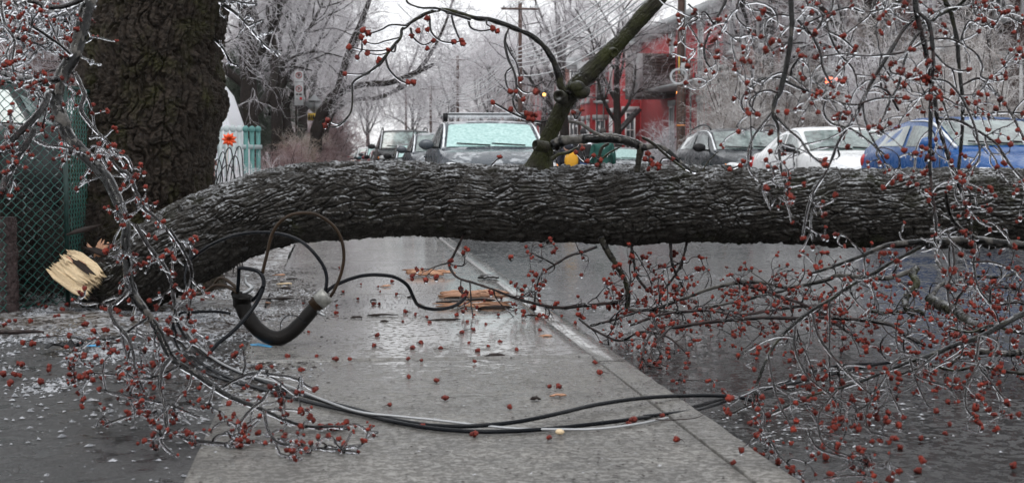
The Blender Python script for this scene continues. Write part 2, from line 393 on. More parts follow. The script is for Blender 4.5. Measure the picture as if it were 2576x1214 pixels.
# ------------------------------------------------------------------ ground, road, pavement
def sheet(name, x0, x1, y0, y1, z, mat, nx=1, ny=1, amp=0, seed=0, label=None):
    xs = np.linspace(x0, x1, nx + 1); ys = np.linspace(y0, y1, ny + 1)
    X, Y = np.meshgrid(xs, ys); Z = np.full(X.shape, z)
    if amp:
        p = np.stack([X, Y, Z * 0], -1); Z = Z + amp * fbm(p * 1.1, 5, seed) + amp * .4 * fbm(p * 7, 3, seed + 3)
    i = np.arange(ny)[:, None]; j = np.arange(nx)[None]; n = nx + 1
    q = np.stack([i * n + j, i * n + j + 1, (i + 1) * n + j + 1, (i + 1) * n + j], -1)
    mb = MB().add(np.stack([X, Y, Z], -1), q)
    return tag(mb.build(name, mat, smooth=bool(amp)), kind='structure')
sheet('ground', -400, 400, -30, 700, -.16, M['soil'])
sheet('road', 1.38, 10.6, -10, 320, -.10, M['asphalt'], 60, 400, .006, 5)
XL, XR = -.456, 1.38
# pavement: slabs with open joints, every 1.7 m (joints seen at 6.96, 8.6, 10.3, 12.0 m)
js = [6.96 + 1.7 * k for k in range(-6, 66)]
ys = sorted([j_ + d for j_ in js for d in (-.0045, -.002, .002, .0045)] + list(np.arange(-4, 118, .05))); ys = np.array(ys)
xs = np.array([XL - .004, XL, XL + .006] + list(np.linspace(XL + .08, 1.15, 22)) + [1.216, 1.221, 1.2225])
X, Y = np.meshgrid(xs, ys); Z = .0012 * fbm(np.stack([X * 1.3, Y * 1.3, X * 0], -1), 3, 77)
near_j = np.min(np.abs(ys[:, None] - np.array(js)[None]), 1) < .003
step = np.where((ys > 6.96) & (ys < 8.66), .004, 0) + np.where(ys < 6.96, -.003, 0)
Z = Z + step[:, None] - .012 * near_j[:, None]; Z[:, 0] = -.12; Z[:, 1] -= .006; Z[:, -1] = -.12; Z[:, -2] -= .004
n_ = len(xs); i_ = np.arange(len(ys) - 1)[:, None]; j_ = np.arange(n_ - 1)[None]
tag(MB().add(np.stack([X, Y, Z], -1), np.stack([i_ * n_ + j_, i_ * n_ + j_ + 1, (i_ + 1) * n_ + j_ + 1, (i_ + 1) * n_ + j_], -1)).build('pavement', M['concrete']), kind='structure')
mb = MB(); y = -3.4
while y < 120:
    a, b = y + .006, y + 3.39
    p0 = np.array([(1.226, -.2), (1.226, -.002), (1.228, .0), (1.355, -.0005), (1.376, -.014), (1.383, -.05), (1.385, -.2)])
    n = 40; ys = np.linspace(a, b, n); V = []
    for yy in ys:
        for (xx, zz) in p0:
            nn = .006 * float(vnoise(np.array([xx * 9, yy * 7, zz * 9]), 4)); V.append((xx + (nn if xx > 1.3 else 0), yy, zz))
    m_ = len(p0); q = [[i * m_ + j + 1, i * m_ + j, (i + 1) * m_ + j, (i + 1) * m_ + j + 1] for i in range(n - 1) for j in range(m_ - 1)]
    mb.add(V, q); y += 3.4
tag(mb.build('kerb', M['concrete']), kind='structure')
sheet('driveway', -7, XL + .004, -4, 8.2, -.008, M['drive'], 40, 60, .004, 9)
sheet('garden_soil', -9, XL - .01, 8.0, 60, -.02, M['soil'], 90, 420, .035, 12)
sheet('far_pavement', 10.75, 12.5, -10, 320, .0, M['concrete'])
mb = MB(); mb.box((10.67, 155, -.1), (.15, 330, .2)); tag(mb.build('far_kerb', M['concrete']), kind='structure')
sheet('far_garden', 12.5, 30, -10, 320, -.03, M['soil'], 60, 200, .05, 22)
# sidewalk's further left neighbour
sheet('left_garden', -60, -9, -10, 320, -.05, M['soil'], 30, 100, .05, 31)

# crushed ice and grit that nobody could count
def scatter_shards(name, n, fx, label, mat, smin=.004, smax=.02, flat=.35, z=None):
    P = fx(n); n = len(P)
    s = smin + (smax - smin) * rng.random(n) ** 2.5
    base = np.array([[1, 0, 0], [.3, .9, 0], [-.8, .5, 0], [-.7, -.6, 0], [.4, -.8, 0], [.1, .1, 1.0]])
    a = rng.random(n) * 6.28; c, s_ = np.cos(a), np.sin(a)
    B = base[None] * (1 + .5 * (rng.random((n, 6, 1)) - .5)); B = B * np.stack([s, s * (.4 + .6 * rng.random(n)), s * flat * (.5 + rng.random(n))], -1)[:, None]
    V = np.stack([B[..., 0] * c[:, None] - B[..., 1] * s_[:, None], B[..., 0] * s_[:, None] + B[..., 1] * c[:, None], B[..., 2]], -1) + P[:, None]
    t = np.array([[0, 1, 5], [1, 2, 5], [2, 3, 5], [3, 4, 5], [4, 0, 5]])
    T = (t[None] + (np.arange(n) * 6)[:, None, None]).reshape(-1, 3)
    o = MB().add(V.reshape(-1, 3), t=T).build(name, mat)
    return tag(o, label, 'debris', kind='stuff')
def clumpy(x0, x1, y0, y1, z, thr, sc_=1.0, seed=3, den=None):
    def f(n):
        m_ = n * 4; x = x0 + (x1 - x0) * rng.random(m_); y = y0 + (y1 - y0) * rng.random(m_)
        v = fbm(np.stack([x * sc_, y * sc_ * .7, x * 0], -1), 4, seed) + (den(x, y) if den else 0) + rng.normal(size=m_) * .38
        k = v > thr; x, y = x[k][:n], y[k][:n]
        return np.stack([x, y, np.full(len(x), z)], -1)
    return f
def dleft(x, y):    # dense on the left between 5.5 and 9 m, thin close to the camera
    return np.clip((y - 6.3) * .45, -.55, .45) - np.clip((x + 1.0) * 1.0, 0, 1.5)
scatter_shards('crushed_ice', 22000, clumpy(-2.6, -.15, 4.2, 11.0, -.004, .62, 3.4, 3, dleft), 'crushed ice and slush over the driveway beside the broken trunk', M['shard'], .003, .019, .55)
scatter_shards('fallen_ice', 7000, clumpy(1.42, 7.5, 4.2, 13, -.096, .5, 2.6, 8), 'bits of shattered glaze ice lying over the wet roadway', M['shard'], .003, .017, .3)
scatter_shards('ice_bits', 900, clumpy(-2.2, -.3, 3.9, 8.5, -.003, .1, 1.5, 48), 'scattered clear ice bits on the dark driveway asphalt', M['shard'], .004, .022, .35)
scatter_shards('road_grit', 9000, clumpy(1.42, 5.5, 4.0, 11, -.097, .0, 1.5, 58), 'dark wet grit over the near roadway', M['debris'], .002, .009, .4)
scatter_shards('driveway_grit', 5000, clumpy(-2.3, -.46, 3.9, 8.2, -.005, .0, 1.5, 68), 'pale grit over the near driveway', M['steel'], .0015, .006, .4)
scatter_shards('edge_litter', 5200, clumpy(-.95, .05, 5.8, 13, .0, .1, 2.2, 88, lambda x, y: -1.6 * np.abs(x + .48)), 'dark litter and slush spilling over the left pavement edge', M['debris'], .003, .022, .3)
scatter_shards('edge_slush', 2600, clumpy(-.95, -.05, 5.4, 12, .001, .1, 2.6, 98, lambda x, y: -1.8 * np.abs(x + .5)), 'slush spilling over the left pavement edge', M['shard'], .003, .015, .45)
scatter_shards('ice_crumbs', 500, clumpy(-.4, 1.35, 4.3, 9.5, .003, .25, 2.2, 18), 'small clear ice crumbs over the concrete pavement', M['shard'], .002, .008, .3)
scatter_shards('bark_grit', 6500, clumpy(-.45, 1.35, 4.2, 13, .003, .1, 2.0, 28), 'dark bark grit strewn over the pavement under the trunk', M['debris'], .002, .009, .25)
scatter_shards('bark_litter', 2500, clumpy(-2.2, -.35, 6.5, 12, -.002, -.1, 2.0, 38), 'dark bark litter mixed into the slush by the tree', M['debris'], .003, .02, .25)

# ------------------------------------------------------------------ twigs, ice and blossoms
def grow(P0, D0, L, n, rate=1.6, pull=-.35, wander=.12, scurve=.5):
    m_ = len(P0); P = np.empty((m_, n, 3)); T = np.empty((m_, n, 3)); d = nrm(D0); P[:, 0] = P0
    w = nrm(np.cross(d, rng.normal(size=(m_, 3)))); rt = rate * (.4 + rng.random(m_)) ; st = (L / (n - 1))
    flip = rng.random(m_) < scurve
    pz = np.zeros((m_, 3)); pz[:, 2] = pull * (.5 + rng.random(m_))
    for i in range(n):
        T[:, i] = d
        if i < n - 1: P[:, i + 1] = P[:, i] + d * st[:, None]
        sg = np.where(flip & (i > n * .45), -1.4, 1.0)
        d = nrm(d + np.cross(w, d) * (rt * sg / (n - 1))[:, None] + pz / (n - 1) + rng.normal(size=(m_, 3)) * wander / math.sqrt(n))
    return P, T
def sprout(P, T, Rd, k, lo=.2, hi=1.0, ang=(35, 70), opposite=True):
    """start points, directions and radii of side shoots on paths"""
    m_, n, _ = P.shape
    f = lo + (hi - lo) * (np.arange(k)[None] + rng.random((m_, k))) / k
    x = f * (n - 1.001); i = x.astype(int); t = (x - i)[..., None]; r = np.arange(m_)[:, None]
    i2 = np.minimum(i + 1, n - 1)
    S = P[r, i] * (1 - t) + P[r, i2] * t; D = T[r, i]; rr = Rd[r, i]
    S = S.reshape(-1, 3); D = D.reshape(-1, 3); rr = rr.reshape(-1)
    side = nrm(np.cross(D, rng.normal(size=D.shape)))
    a = np.radians(ang[0] + (ang[1] - ang[0]) * rng.random(len(D)))[:, None]
    D1 = D * np.cos(a) + side * np.sin(a)
    if opposite:
        D2 = D * np.cos(a) - side * np.sin(a); keep = rng.random(len(D)) < .5
        S = np.concatenate([S, S[keep]]); D1 = np.concatenate([D1, D2[keep]]); rr = np.concatenate([rr, rr[keep]])
    return S, D1, rr
def taper(r0, n, end=.55): return r0[:, None] * np.linspace(1, end, n)[None]

_b = bmesh.new(); bmesh.ops.create_icosphere(_b, subdivisions=2, radius=1)
ICO_V = np.array([v.co[:] for v in _b.verts]); ICO_T = np.array([[v.index for v in f.verts] for f in _b.faces]); _b.free()
def add_balls(mb, C, rad, bump=.46, squash=None):
    C = np.asarray(C); n = len(C)
    if not n: return
    k = 1 + bump * rng.normal(size=(n, len(ICO_V), 1)).clip(-1.4, 1.8) * .6
    V = ICO_V[None] * np.asarray(rad)[:, None, None] * k
    if squash is not None: V = V * np.asarray(squash)
    V = V + C[:, None]
    mb.add(V.reshape(-1, 3), t=(ICO_T[None] + (np.arange(n) * len(ICO_V))[:, None, None]).reshape(-1, 3))
def ice_on(mb, P, Rd, extra=.0026, k=6, gap=.25, side=None):
    m_, n, _ = P.shape
    e = rng.random((m_, n)); e = .5 * (e + np.roll(e, 1, 1))
    th = np.where(e < gap, -.15 * Rd, extra * (.5 + 1.1 * e))
    Q = P.copy(); Q[..., 2] -= np.maximum(th, 0) * .75
    mb.tubes(Q, np.maximum(Rd + th, .0004), k)
def icicles(mb, P, T, n_per, lmin=.008, lmax=.03, r=.0022):
    S, D, rr = sprout(P, T, np.full(P.shape[:2], r), n_per, .05, 1, opposite=False)
    L = lmin + (lmax - lmin) * rng.random(len(S)) ** 1.5
    d = np.zeros((len(S), 3)); d[:, 2] = -1; d = nrm(d + rng.normal(size=d.shape) * .12 + ICEDIR)
    f = np.array([0, .45, .85, 1.0]); Q = S[:, None] + d[:, None] * (L[:, None] * f[None])[..., None]
    mb.tubes(Q, np.array([1.0, .75, .5, .12])[None] * (r * (.6 + .6 * rng.random(len(S))))[:, None], 5)
ICEDIR = np.array([0., 0, 0])

def foliage(parent_loc, paths, spec):
    """side shoots, ice and blossoms for a list of (P, R) limb paths. returns MBs relative to parent_loc"""
    tw, ice, bl = MB(), MB(), MB()
    tips = []; nodes = []
    S, D, RR = [], [], []
    for P, Rd in paths:
        T = nrm(np.gradient(P, axis=0)); L = np.linalg.norm(np.diff(P, axis=0), axis=1).sum()
        k = max(1, int(L * spec.get('den', 9)))
        s, d, r = sprout(P[None], T[None], Rd[None], k, spec.get('lo', .1), 1.0, spec.get('ang', (40, 75)))
        S.append(s); D.append(d); RR.append(r)
        n = len(P)
        if spec.get('ice_main', True): ice_on(ice, P[None], Rd[None], spec.get('ice', .003), 8, spec.get('gap', .3))
        icicles(ice, P[None], T[None], int(L * spec.get('icicle', 20)) + 1, .008, .03)
        if spec.get('tipbud', True): tips.append(P[-1:]);
    S = np.concatenate(S); D = np.concatenate(D); RR = np.concatenate(RR)
    if 'flat' in spec: D[:, 1] *= spec['flat']
    if 'bias' in spec: D = nrm(D + np.array(spec['bias']))
    Lm, Lx = spec.get('len', (.08, .28))
    L = Lm + (Lx - Lm) * rng.random(len(S)) ** 1.4
    r0 = np.minimum(RR * .7, spec.get('r', .0032) * (.75 + .5 * rng.random(len(S))))
    n = 10
    for lev in range(spec.get('levels', 3)):
        P, T = grow(S, D, L, n, spec.get('rate', 1.9) , spec.get('pull', -.3), .42)
        if 'zmin' in spec:
            zm = spec['zmin']; P[..., 2] = np.where(P[..., 2] < zm, zm + .012 * np.abs(np.sin(P[..., 0] * 40)) , P[..., 2])
        Rd = taper(r0, n, .6)
        tw.tubes(P, Rd, 5)
        ice_on(ice, P, Rd, spec.get('ice', .0026), 6, spec.get('gap', .3))
        icicles(ice, P, T, spec.get('icn', 2), .006, .02, .0018)
        tips.append(P[:, -1]);
        if lev < spec.get('levels', 3) - 1:
            S, D, rr = sprout(P, T, Rd, spec.get('kids', 2) , .25, .95, (35, 70), opposite=(lev == 0))
            keep = rng.random(len(S)) < spec.get('keep', .55); S, D, rr = S[keep], D[keep], rr[keep]
            L = (Lm * .5 + (Lx - Lm) * .45 * rng.random(len(S))); r0 = np.maximum(rr * .75, .0013); n = 8
        else:
            kk = rng.random(len(P)) < .5; nodes.append(P[kk, int(n * .6)] + rng.normal(size=(int(kk.sum()), 3)) * .003)
    tips = np.concatenate(tips); nodes = np.concatenate(nodes) if nodes else np.zeros((0, 3))
    kp = rng.random(len(tips)) < spec.get('bud_keep', .85); tips = tips[kp]
    br = spec.get('bud', .0085)
    rad = br * (.6 + .7 * rng.random(len(tips)))
    add_balls(bl, tips, rad)
    two = rng.random(len(tips)) < .55
    thr = rng.random(len(tips)) < .25; add_balls(bl, tips[thr] + rng.normal(size=(int(thr.sum()), 3)) * br * 1.1, rad[thr] * .7)
    add_balls(bl, tips[two] + rng.normal(size=(int(two.sum()), 3)) * br * .8, rad[two] * .8)
    nk = rng.random(len(nodes)) < spec.get('node_keep', .5)
    add_balls(bl, nodes[nk], np.full(int(nk.sum()), br * .65))
    # drop of ice hanging under a tip
    dk = rng.random(len(tips)) < .5
    add_balls(ice, tips[dk] + np.array([0, 0, -br * .9]), rad[dk] * .8, .06, (1, 1, 1.25))
    for mb in (tw, ice, bl):
        mb.v = [v - np.array(parent_loc) for v in mb.v]
    return tw, ice, bl
def path3(trace, depth, wpx=None, n=40):
    """trace in picture px; depth scalar or list; wpx widths in px -> (P,R)"""
    k = len(trace); dep = np.interp(np.linspace(0, 1, k), np.linspace(0, 1, len(depth)), depth) if hasattr(depth, '__len__') else np.full(k, depth)
    pts = [at(x, y, d) for (x, y), d in zip(trace, dep)]
    wp = np.interp(np.linspace(0, 1, k), np.linspace(0, 1, len(wpx)), wpx)
    return spline(pts, n, wp * dep / F_PX / 2)
def limb_mesh(P, Rd, loc, k=12, knob=.10, seed=1):
    mb = MB(); Rn = Rd * (1 + knob * fbm(P * 22, 3, seed)); Rn[0] *= .35; Rn[1] *= .85; Rn[-1] *= .35; Rn[-2] *= .85
    n2 = min(260, len(P) * 3); P2, R2 = spline(P, n2, Rn); mb.tubes(P2 - np.array(loc), R2, max(k, 12)); V = mb.v[0]; nn_ = n2 * max(k, 12); rr_ = np.concatenate([np.repeat(R2, max(k, 12)), [R2[0], R2[-1]]])[:, None]
    Vw = V + np.array(loc); mb.v[0] = V + rr_ * .16 * np.stack([fbm(Vw * 55, 3, 3), fbm(Vw * 55, 3, 7), fbm(Vw * 55, 3, 11)], -1) + rr_ * .05 * np.sin(fbm(Vw * 18, 2, 5) * 9)[:, None]; return mb
def branch_thing(name, label, cat, limbs, spec, loc=None, group=None, mat='bark_purple', parent=None, partname='limb', k=12):
    """limbs: list of (P,R[,mat]). a thing (or with parent: parts of it)"""
    if loc is None: loc = limbs[0][0][0]
    if parent is None:
        root = empty(name, loc, 0, label, cat, group); base = np.array(root.location)
        for L in limbs:
            limb_mesh(L[0], L[1], base, k).build(partname, M[L[2] if len(L) > 2 else mat], root, True)
        host = root
    else:
        base = np.array(parent.location)
        host = None
        for L in limbs:
            o = limb_mesh(L[0], L[1], base, k).build(partname, M[L[2] if len(L) > 2 else mat], host or parent, True)
            host = host or o
    if spec is not None:
        tw, ice, bl = foliage(base, [(L[0], L[1]) for L in limbs if len(L) < 4], spec)
        tw.build('twigs', M['twig'], host, True); ice.build('ice_coat', M['ice'], host, True); bl.build('blossoms', M['bud'], host, True)
    return host

# ------------------------------------------------------------------ the fallen tree
LOGD = 9.3
cps = [(205, 742, 50), (255, 722, 72), (330, 690, 88), (420, 640, 96), (520, 588, 95), (620, 546, 91), (750, 512, 90), (900, 501, 89), (1060, 502, 84), (1300, 515, 88), (1700, 516, 91), (2000, 518, 88), (2300, 523, 91), (2620, 526, 92), (3000, 532, 92), (3500, 545, 90)]
pl = [at(x, y, LOGD + (.25 if x < 300 else .1 if x < 400 else 0)) for x, y, r in cps]
fallen = empty('fallen_tree', (pl[4][0], pl[4][1], -.02), 0, 'thick fallen tree trunk glazed with ice lying across the pavement and road', 'fallen tree')
FB = np.array(fallen.location)
V, Q = bark_tube(pl, [r * LOGD / F_PX * .97 for _, _, r in cps], 360, 1800, 44, .20, .022, 11, twist=.06, lump=.016)
mb = MB().add(V - FB, Q); mb.add([np.array(pl[0]) - FB], None); 
mb.t.append(np.array([[mb.n - 1, (j + 1) % 300, j] for j in range(300)]))
trunk = mb.build('trunk', M['bark_log'], fallen, True)

def splinter(mb, c, direction, L, wdt, th, up=(0, 0, 1), n=9, seed=0, jag=.35):
    """a torn, fibrous slab with uneven ends"""
    d = nrm(np.array(direction, float)); u = np.array(up, float); u = nrm(u - d * np.dot(u, d)); s = np.cross(u, d)
    r_ = np.random.default_rng(seed); e0 = r_.random(n) * jag; e1 = 1 - r_.random(n) * jag
    ws = np.linspace(-.5, .5, n) * wdt; hh = th * (.4 + .6 * r_.random(n)) * (1 - (np.linspace(-1, 1, n) ** 2) * .5)
    m_ = 12; V = []
    for j in range(n):
        for i in range(m_):
            t = e0[j] + (e1[j] - e0[j]) * i / (m_ - 1)
            tp = min(1, 3.2 * min(i, m_ - 1 - i) / (m_ - 1) + .15)
            V.append(np.array(c) + d * (t - .5) * L + s * (ws[j] * (.75 + .25 * tp)) + u * (hh[j] * tp + .01 * L * math.sin(7 * t + j)))
    nt_ = len(V)
    for j in range(n):
        for i in range(m_):
            V.append(V[j * m_ + i] - u * th * .45)
    q = [[j * m_ + i, j * m_ + i + 1, (j + 1) * m_ + i + 1, (j + 1) * m_ + i] for j in range(n - 1) for i in range(m_ - 1)]
    q += [[nt_ + a for a in f[::-1]] for f in q]
    for i in range(m_ - 1):
        q += [[i + 1, i, nt_ + i, nt_ + i + 1], [(n - 1) * m_ + i, (n - 1) * m_ + i + 1, nt_ + (n - 1) * m_ + i + 1, nt_ + (n - 1) * m_ + i]]
    for j in range(n - 1):
        q += [[j * m_, (j + 1) * m_, nt_ + (j + 1) * m_, nt_ + j * m_], [(j + 1) * m_ + m_ - 1, j * m_ + m_ - 1, nt_ + j * m_ + m_ - 1, nt_ + (j + 1) * m_ + m_ - 1]]
    mb.add(V, q)
    return mb
def fibres(mb, c, direction, L, spread, n, seed, up=(0, -.8, .5)):
    r_ = np.random.default_rng(seed)
    for k in range(n):
        o = r_.normal(size=3) * np.array(spread) * .5
        dd = np.array(direction) + r_.normal(size=3) * .13
        splinter(mb, np.array(c) + o, dd, L * (.5 + .6 * r_.random()), L * (.06 + .10 * r_.random()), L * .04, np.array(up) + r_.normal(size=3) * .2, 4, seed * 97 + k, .5)
mb = MB(); 
a_, b_ = at(128, 640, 9.35), at(262, 735, 9.15)
splinter(mb, (a_ + b_) / 2, b_ - a_, .40, .24, .05, (-.1, -.85, .55), 31, 3, .16)
splinter(mb, (a_ + b_) / 2 + np.array([.03, -.03, .03]), b_ - a_ + np.array([0, 0, -.01]), .34, .17, .03, (-.1, -.8, .6), 21, 13, .22)
fibres(mb, (a_ + b_) / 2, b_ - a_, .26, (.10, .03, .10), 5, 5)
mb.v = [v - FB for v in mb.v]; mb.build('splintered_wood', M['wood_pale'], fallen)
mb = MB(); fibres(mb, (a_ + b_) / 2 + np.array([.07, .02, .05]), b_ - a_, .26, (.12, .05, .14), 8, 15); mb.v = [v - FB for v in mb.v]; mb.build('splintered_wood', M['wood_orange'], fallen)
mb = MB(); fibres(mb, (a_ + b_) / 2 + np.array([.12, .0, .02]), b_ - a_ + np.array([.05, 0, .1]), .34, (.16, .08, .20), 14, 25); mb.v = [v - FB for v in mb.v]; mb.build('torn_bark', M['debris'], fallen)
mb = MB(); a_, b_ = at(268, 598, 9.3), at(243, 652, 9.3)
splinter(mb, (a_ + b_) / 2, b_ - a_, .16, .07, .03, (0, -1, .2), 7, 8, .4); mb.v = [v - FB for v in mb.v]; mb.build('splintered_wood', M['wood_orange'], fallen)

# upright limb on the log with its fork and pruned knots
def limbtree(traces, spec, partname='limb', mat='bark_limb', k=16, sm=True):
    L = []
    for (tr, dep, wpx, *mm) in traces: 
        P, Rd = path3(tr, dep, wpx, 60); L.append((P, Rd, mm[0] if mm else mat))
    return L
up = limbtree([(A3((690, 870), (705, 800), (730, 730), (765, 640), (800, 565), (840, 490), (875, 435), (950, 362), (1040, 270), (1120, 190), (1205, 90), (1290, 0), (1400, -130)), [9.3, 9.15, 9.1], [92, 58, 46, 42, 40, 39, 40, 38, 34, 32, 34, 33, 31])], None)
P, Rd = up[0][0], up[0][1]
V, Q = bark_tube(P[::4], Rd[::4], 90, 420, 16, .09, .006, 21, lump=.035)
limb0 = MB().add(V - FB, Q).build('limb', M['bark_limb'], fallen, True)
def knob(c, axis, r, L, host, seed=0):
    c = np.array(c); axis = nrm(np.array(axis, float)); mb = MB()
    prof = [(-.8, 1.05), (-.2, 1.0), (.35, 1.06), (.62, 1.0), (.72, .82), (.66, .62), (.45, .45), (.30, .05)]
    Pp = np.array([c + axis * L * a for a, _ in prof]); Rr = np.array([r * b for _, b in prof])
    # explicit rings (the lip folds back)
    x = nrm(np.cross(axis, [0, 0, 1.0]) + 1e-6); y_ = np.cross(axis, x); kk = 24; th = np.arange(kk) * 2 * math.pi / kk
    V = Pp[:, None] + Rr[:, None, None] * (x * np.cos(th)[None, :, None] + y_ * np.sin(th)[None, :, None])
    V = V + .10 * r * fbm(V * 40, 3, seed)[..., None] * nrm(V - c)
    q = [[i * kk + j, i * kk + (j + 1) % kk, (i + 1) * kk + (j + 1) % kk, (i + 1) * kk + j] for i in range(len(prof) - 1) for j in range(kk)]
    mb.add(V.reshape(-1, 3) - FB, q); o = mb.build('knot', M['bark_limb'], host, True); return o
def P3(tr, d): (x, y), = tr; return at(x, y, d)
knob(P3(A3((800, 488)), 9.03), (-.35, -.9, .1), .038, .06, limb0, 1)
knob(P3(A3((700, 735)), 9.05), (-.9, -.45, .15), .034, .06, limb0, 2)
knob(P3(A3((1062, 262)), 9.1), (.25, -.9, -.3), .030, .04, limb0, 3)
mb = MB(); add_balls(mb, [P3(A3((905, 462)), 9.12) - FB, P3(A3((885, 440)), 9.1) - FB], [.055, .05], .10, (1.1, .9, .85)); mb.build('burl', M['bark_limb'], limb0, True)
# the arching branch to the left with its hand-traced twigs
arch = [(A3((850, 470), (805, 440), (790, 370), (762, 300), (722, 240), (660, 182), (600, 155), (520, 122), (440, 97), (380, 92), (300, 70), (230, 50), (180, 52), (120, 70), (50, 112), (0, 152)) + A2((1010, 185), (985, 215), (940, 272), (900, 322), (850, 362), (770, 412), (765, 470), (758, 560), (720, 612), (690, 635), (640, 641), (628, 634)),
         [9.1, 9.0, 8.8, 8.7], [22, 16, 12, 11, 10, 9, 8.5, 7, 6, 4.5, 4, 3.2]),
        (A3((350, 98), (250, 68), (175, 42), (100, 40), (40, 20), (20, -5)), 8.75, [7, 3])]
ups = limbtree(arch, None, mat='bark_limb')
tws = [A3((140, 78), (150, 160), (200, 207), (265, 215), (306, 205)), A3((45, 140), (60, 190), (110, 226), (163, 205)), A3((250, 70), (265, 130), (290, 192), (308, 220)),
       A3((335, 95), (350, 140), (400, 156), (460, 148), (485, 158)), A3((430, 97), (430, 122), (460, 142)), A2((1040, 130), (960, 125), (910, 150), (850, 168), (820, 152)),
       A2((1000, 190), (930, 207), (880, 222), (828, 212)), A2((960, 245), (900, 256), (820, 252), (747, 237)), A2((812, 250), (812, 220), (810, 187)), A2((812, 250), (800, 268), (788, 290)),
       A2((940, 265), (900, 276), (838, 270)), A2((930, 290), (950, 350), (1000, 402), (1040, 418), (1072, 413)), A2((850, 362), (800, 374), (726, 370)), A2((735, 600), (690, 624), (640, 607)),
       A2((905, 322), (902, 300)), A2((985, 215), (975, 262), (946, 250)), A3((540, 145), (520, 200), (535, 290), (570, 370), (580, 450), (560, 500), (582, 562), (640, 598)), A3((520, 200), (550, 270), (580, 320), (600, 400)),
       A3((555, 340), (525, 370), (530, 430), (550, 462)), A3((580, 430), (620, 465), (675, 462)), A3((578, 445), (600, 490), (612, 500)),
       A3((735, 605), (700, 613), (620, 595), (555, 568), (490, 532), (460, 515)), A3((600, 590), (632, 572)), A3((640, 598), (665, 600)), A3((650, 600), (675, 578)), A3((560, 568), (550, 552)),
       A3((455, 830), (475, 810), (495, 790)), A3((20, 0), (40, -20))]
wid = [4.4, 4.4, 4.4, 4.4, 4, 4.6, 4, 4, 3.4, 3, 3.6, 4.6, 4, 4, 3, 4, 5.5, 4, 4, 4, 3.4, 6.5, 3, 3, 3, 3, 3.5, 3]
host = None
for L in ups:
    o = limb_mesh(L[0], L[1], FB, 10, .12, 4).build('limb', M['bark_limb'], fallen if host is None else host, True); host = host or o
tw, ice, bl = MB(), MB(), MB()
PB = np.zeros((0, 3))
for tr, wd in zip(tws, wid):
    P, Rd = path3(tr, 8.8, [wd, wd * .7], 16); tw.tubes(P, Rd, 6); ice_on(ice, P[None], Rd[None], .0028, 6, .25)
    icicles(ice, P[None], nrm(np.gradient(P, axis=0))[None], 4, .008, .022, .0018)
    PB = np.concatenate([PB, P[-1:]])
for L in ups: icicles(ice, L[0][None], nrm(np.gradient(L[0], axis=0))[None], 16, .008, .025, .002); ice_on(ice, L[0][None], L[1][None], .003, 8, .4)
extra = [P3(A3(p), 8.8) for p in [(460, 145), (265, 212), (130, 150), (85, 155), (130, 92), (130, 243), (50, 180), (578, 460), (545, 462), (632, 574), (652, 578), (662, 600)]] + [P3(A2(p), 8.8) for p in [(846, 168), (895, 315), (1142, 92), (1094, 157), (628, 632), (1044, 415)]]
PB = np.concatenate([PB, np.array(extra)])
add_balls(bl, PB, .0165 * (.85 + .3 * rng.random(len(PB))))
add_balls(ice, PB + np.array([0, 0, -.015]), np.full(len(PB), .007), .05, (1, 1, 1.4))
for mb in (tw, ice, bl): mb.v = [v - FB for v in mb.v]
tw.build('twigs', M['twig'], host, True); ice.build('ice_coat', M['ice'], host, True); bl.build('blossoms', M['bud'], host, True)
# icy branch to the right of the fork, with icicles
ib = limbtree([(A3((760, 740), (800, 712), (850, 705), (950, 697), (1060, 695), (1150, 712), (1210, 738)) + A4((345, 742), (420, 738), (490, 788), (540, 838), (600, 868)), [9.1, 9.0, 8.95], [30, 27, 22, 21, 20, 19, 14, 11, 8, 6], 'bark_grey'),
               (A4((325, 735), (312, 790), (300, 870)), 9.0, [17, 15], 'bark_limb'),
               (A3((838, 612), (900, 622), (960, 662), (1020, 690)), 8.95, [8, 9], 'bark_grey'), (A3((755, 805), (790, 778), (840, 768), (890, 742)), 8.95, [10, 7], 'bark_limb'),
               (A3((1000, 845), (995, 800), (1010, 745), (1045, 722)), 8.95, [9, 8], 'bark_limb'), (A3((1005, 805), (1050, 768), (1100, 742)), 8.9, [6, 4], 'bark_limb'),
               (A4((325, 690), (380, 722), (460, 790), (545, 855)), 8.9, [8, 6], 'bark_limb'), (A4((630, 865), (660, 815), (712, 762)), 8.85, [4, 2.5], 'bark_limb')], None)
host2 = None
for L in ib:
    o = limb_mesh(L[0], L[1], FB, 12, .12, 6).build('limb', M[L[2]], fallen if host2 is None else host2, True); host2 = host2 or o
tw, ice, bl = MB(), MB(), MB(); PB = []
ICEDIR = np.array([-.55, 0, 0])
for i, L in enumerate(ib): icicles(ice, L[0][None] - np.array([0, 0, 1]) * (L[1] * .8)[None, :, None], nrm(np.gradient(L[0], axis=0))[None], 26 if i == 0 else 5, .012, .032, .003); 
ice_on(ice, ib[0][0][None], ib[0][1][None], .004, 12, .35)
ICEDIR = np.array([0., 0, 0])
for tr in [A3((880, 768), (925, 812), (985, 832)), A3((912, 750), (922, 780), (932, 812)), A3((935, 812), (968, 780), (1005, 805)), A3((866, 567), (880, 600), (907, 553)), A4((355, 770), (365, 800), (360, 850)), A4((340, 802), (362, 815), (380, 830)), A4((415, 832), (430, 800), (480, 800)), A4((770, 852), (820, 832), (838, 812))]:
    P, Rd = path3(tr, 8.9, [4.5, 3.2], 12); tw.tubes(P, Rd, 6); ice_on(ice, P[None], Rd[None], .003, 6, .2); PB += [P[-1], P[0]] 
PB += [P3(A4(p), 8.9) for p in [(360, 775), (342, 803), (370, 808), (378, 825), (404, 830), (412, 848), (28, 748), (84, 782), (355, 772), (820, 832)]]
add_balls(bl, PB, np.full(len(PB), .0145)); 
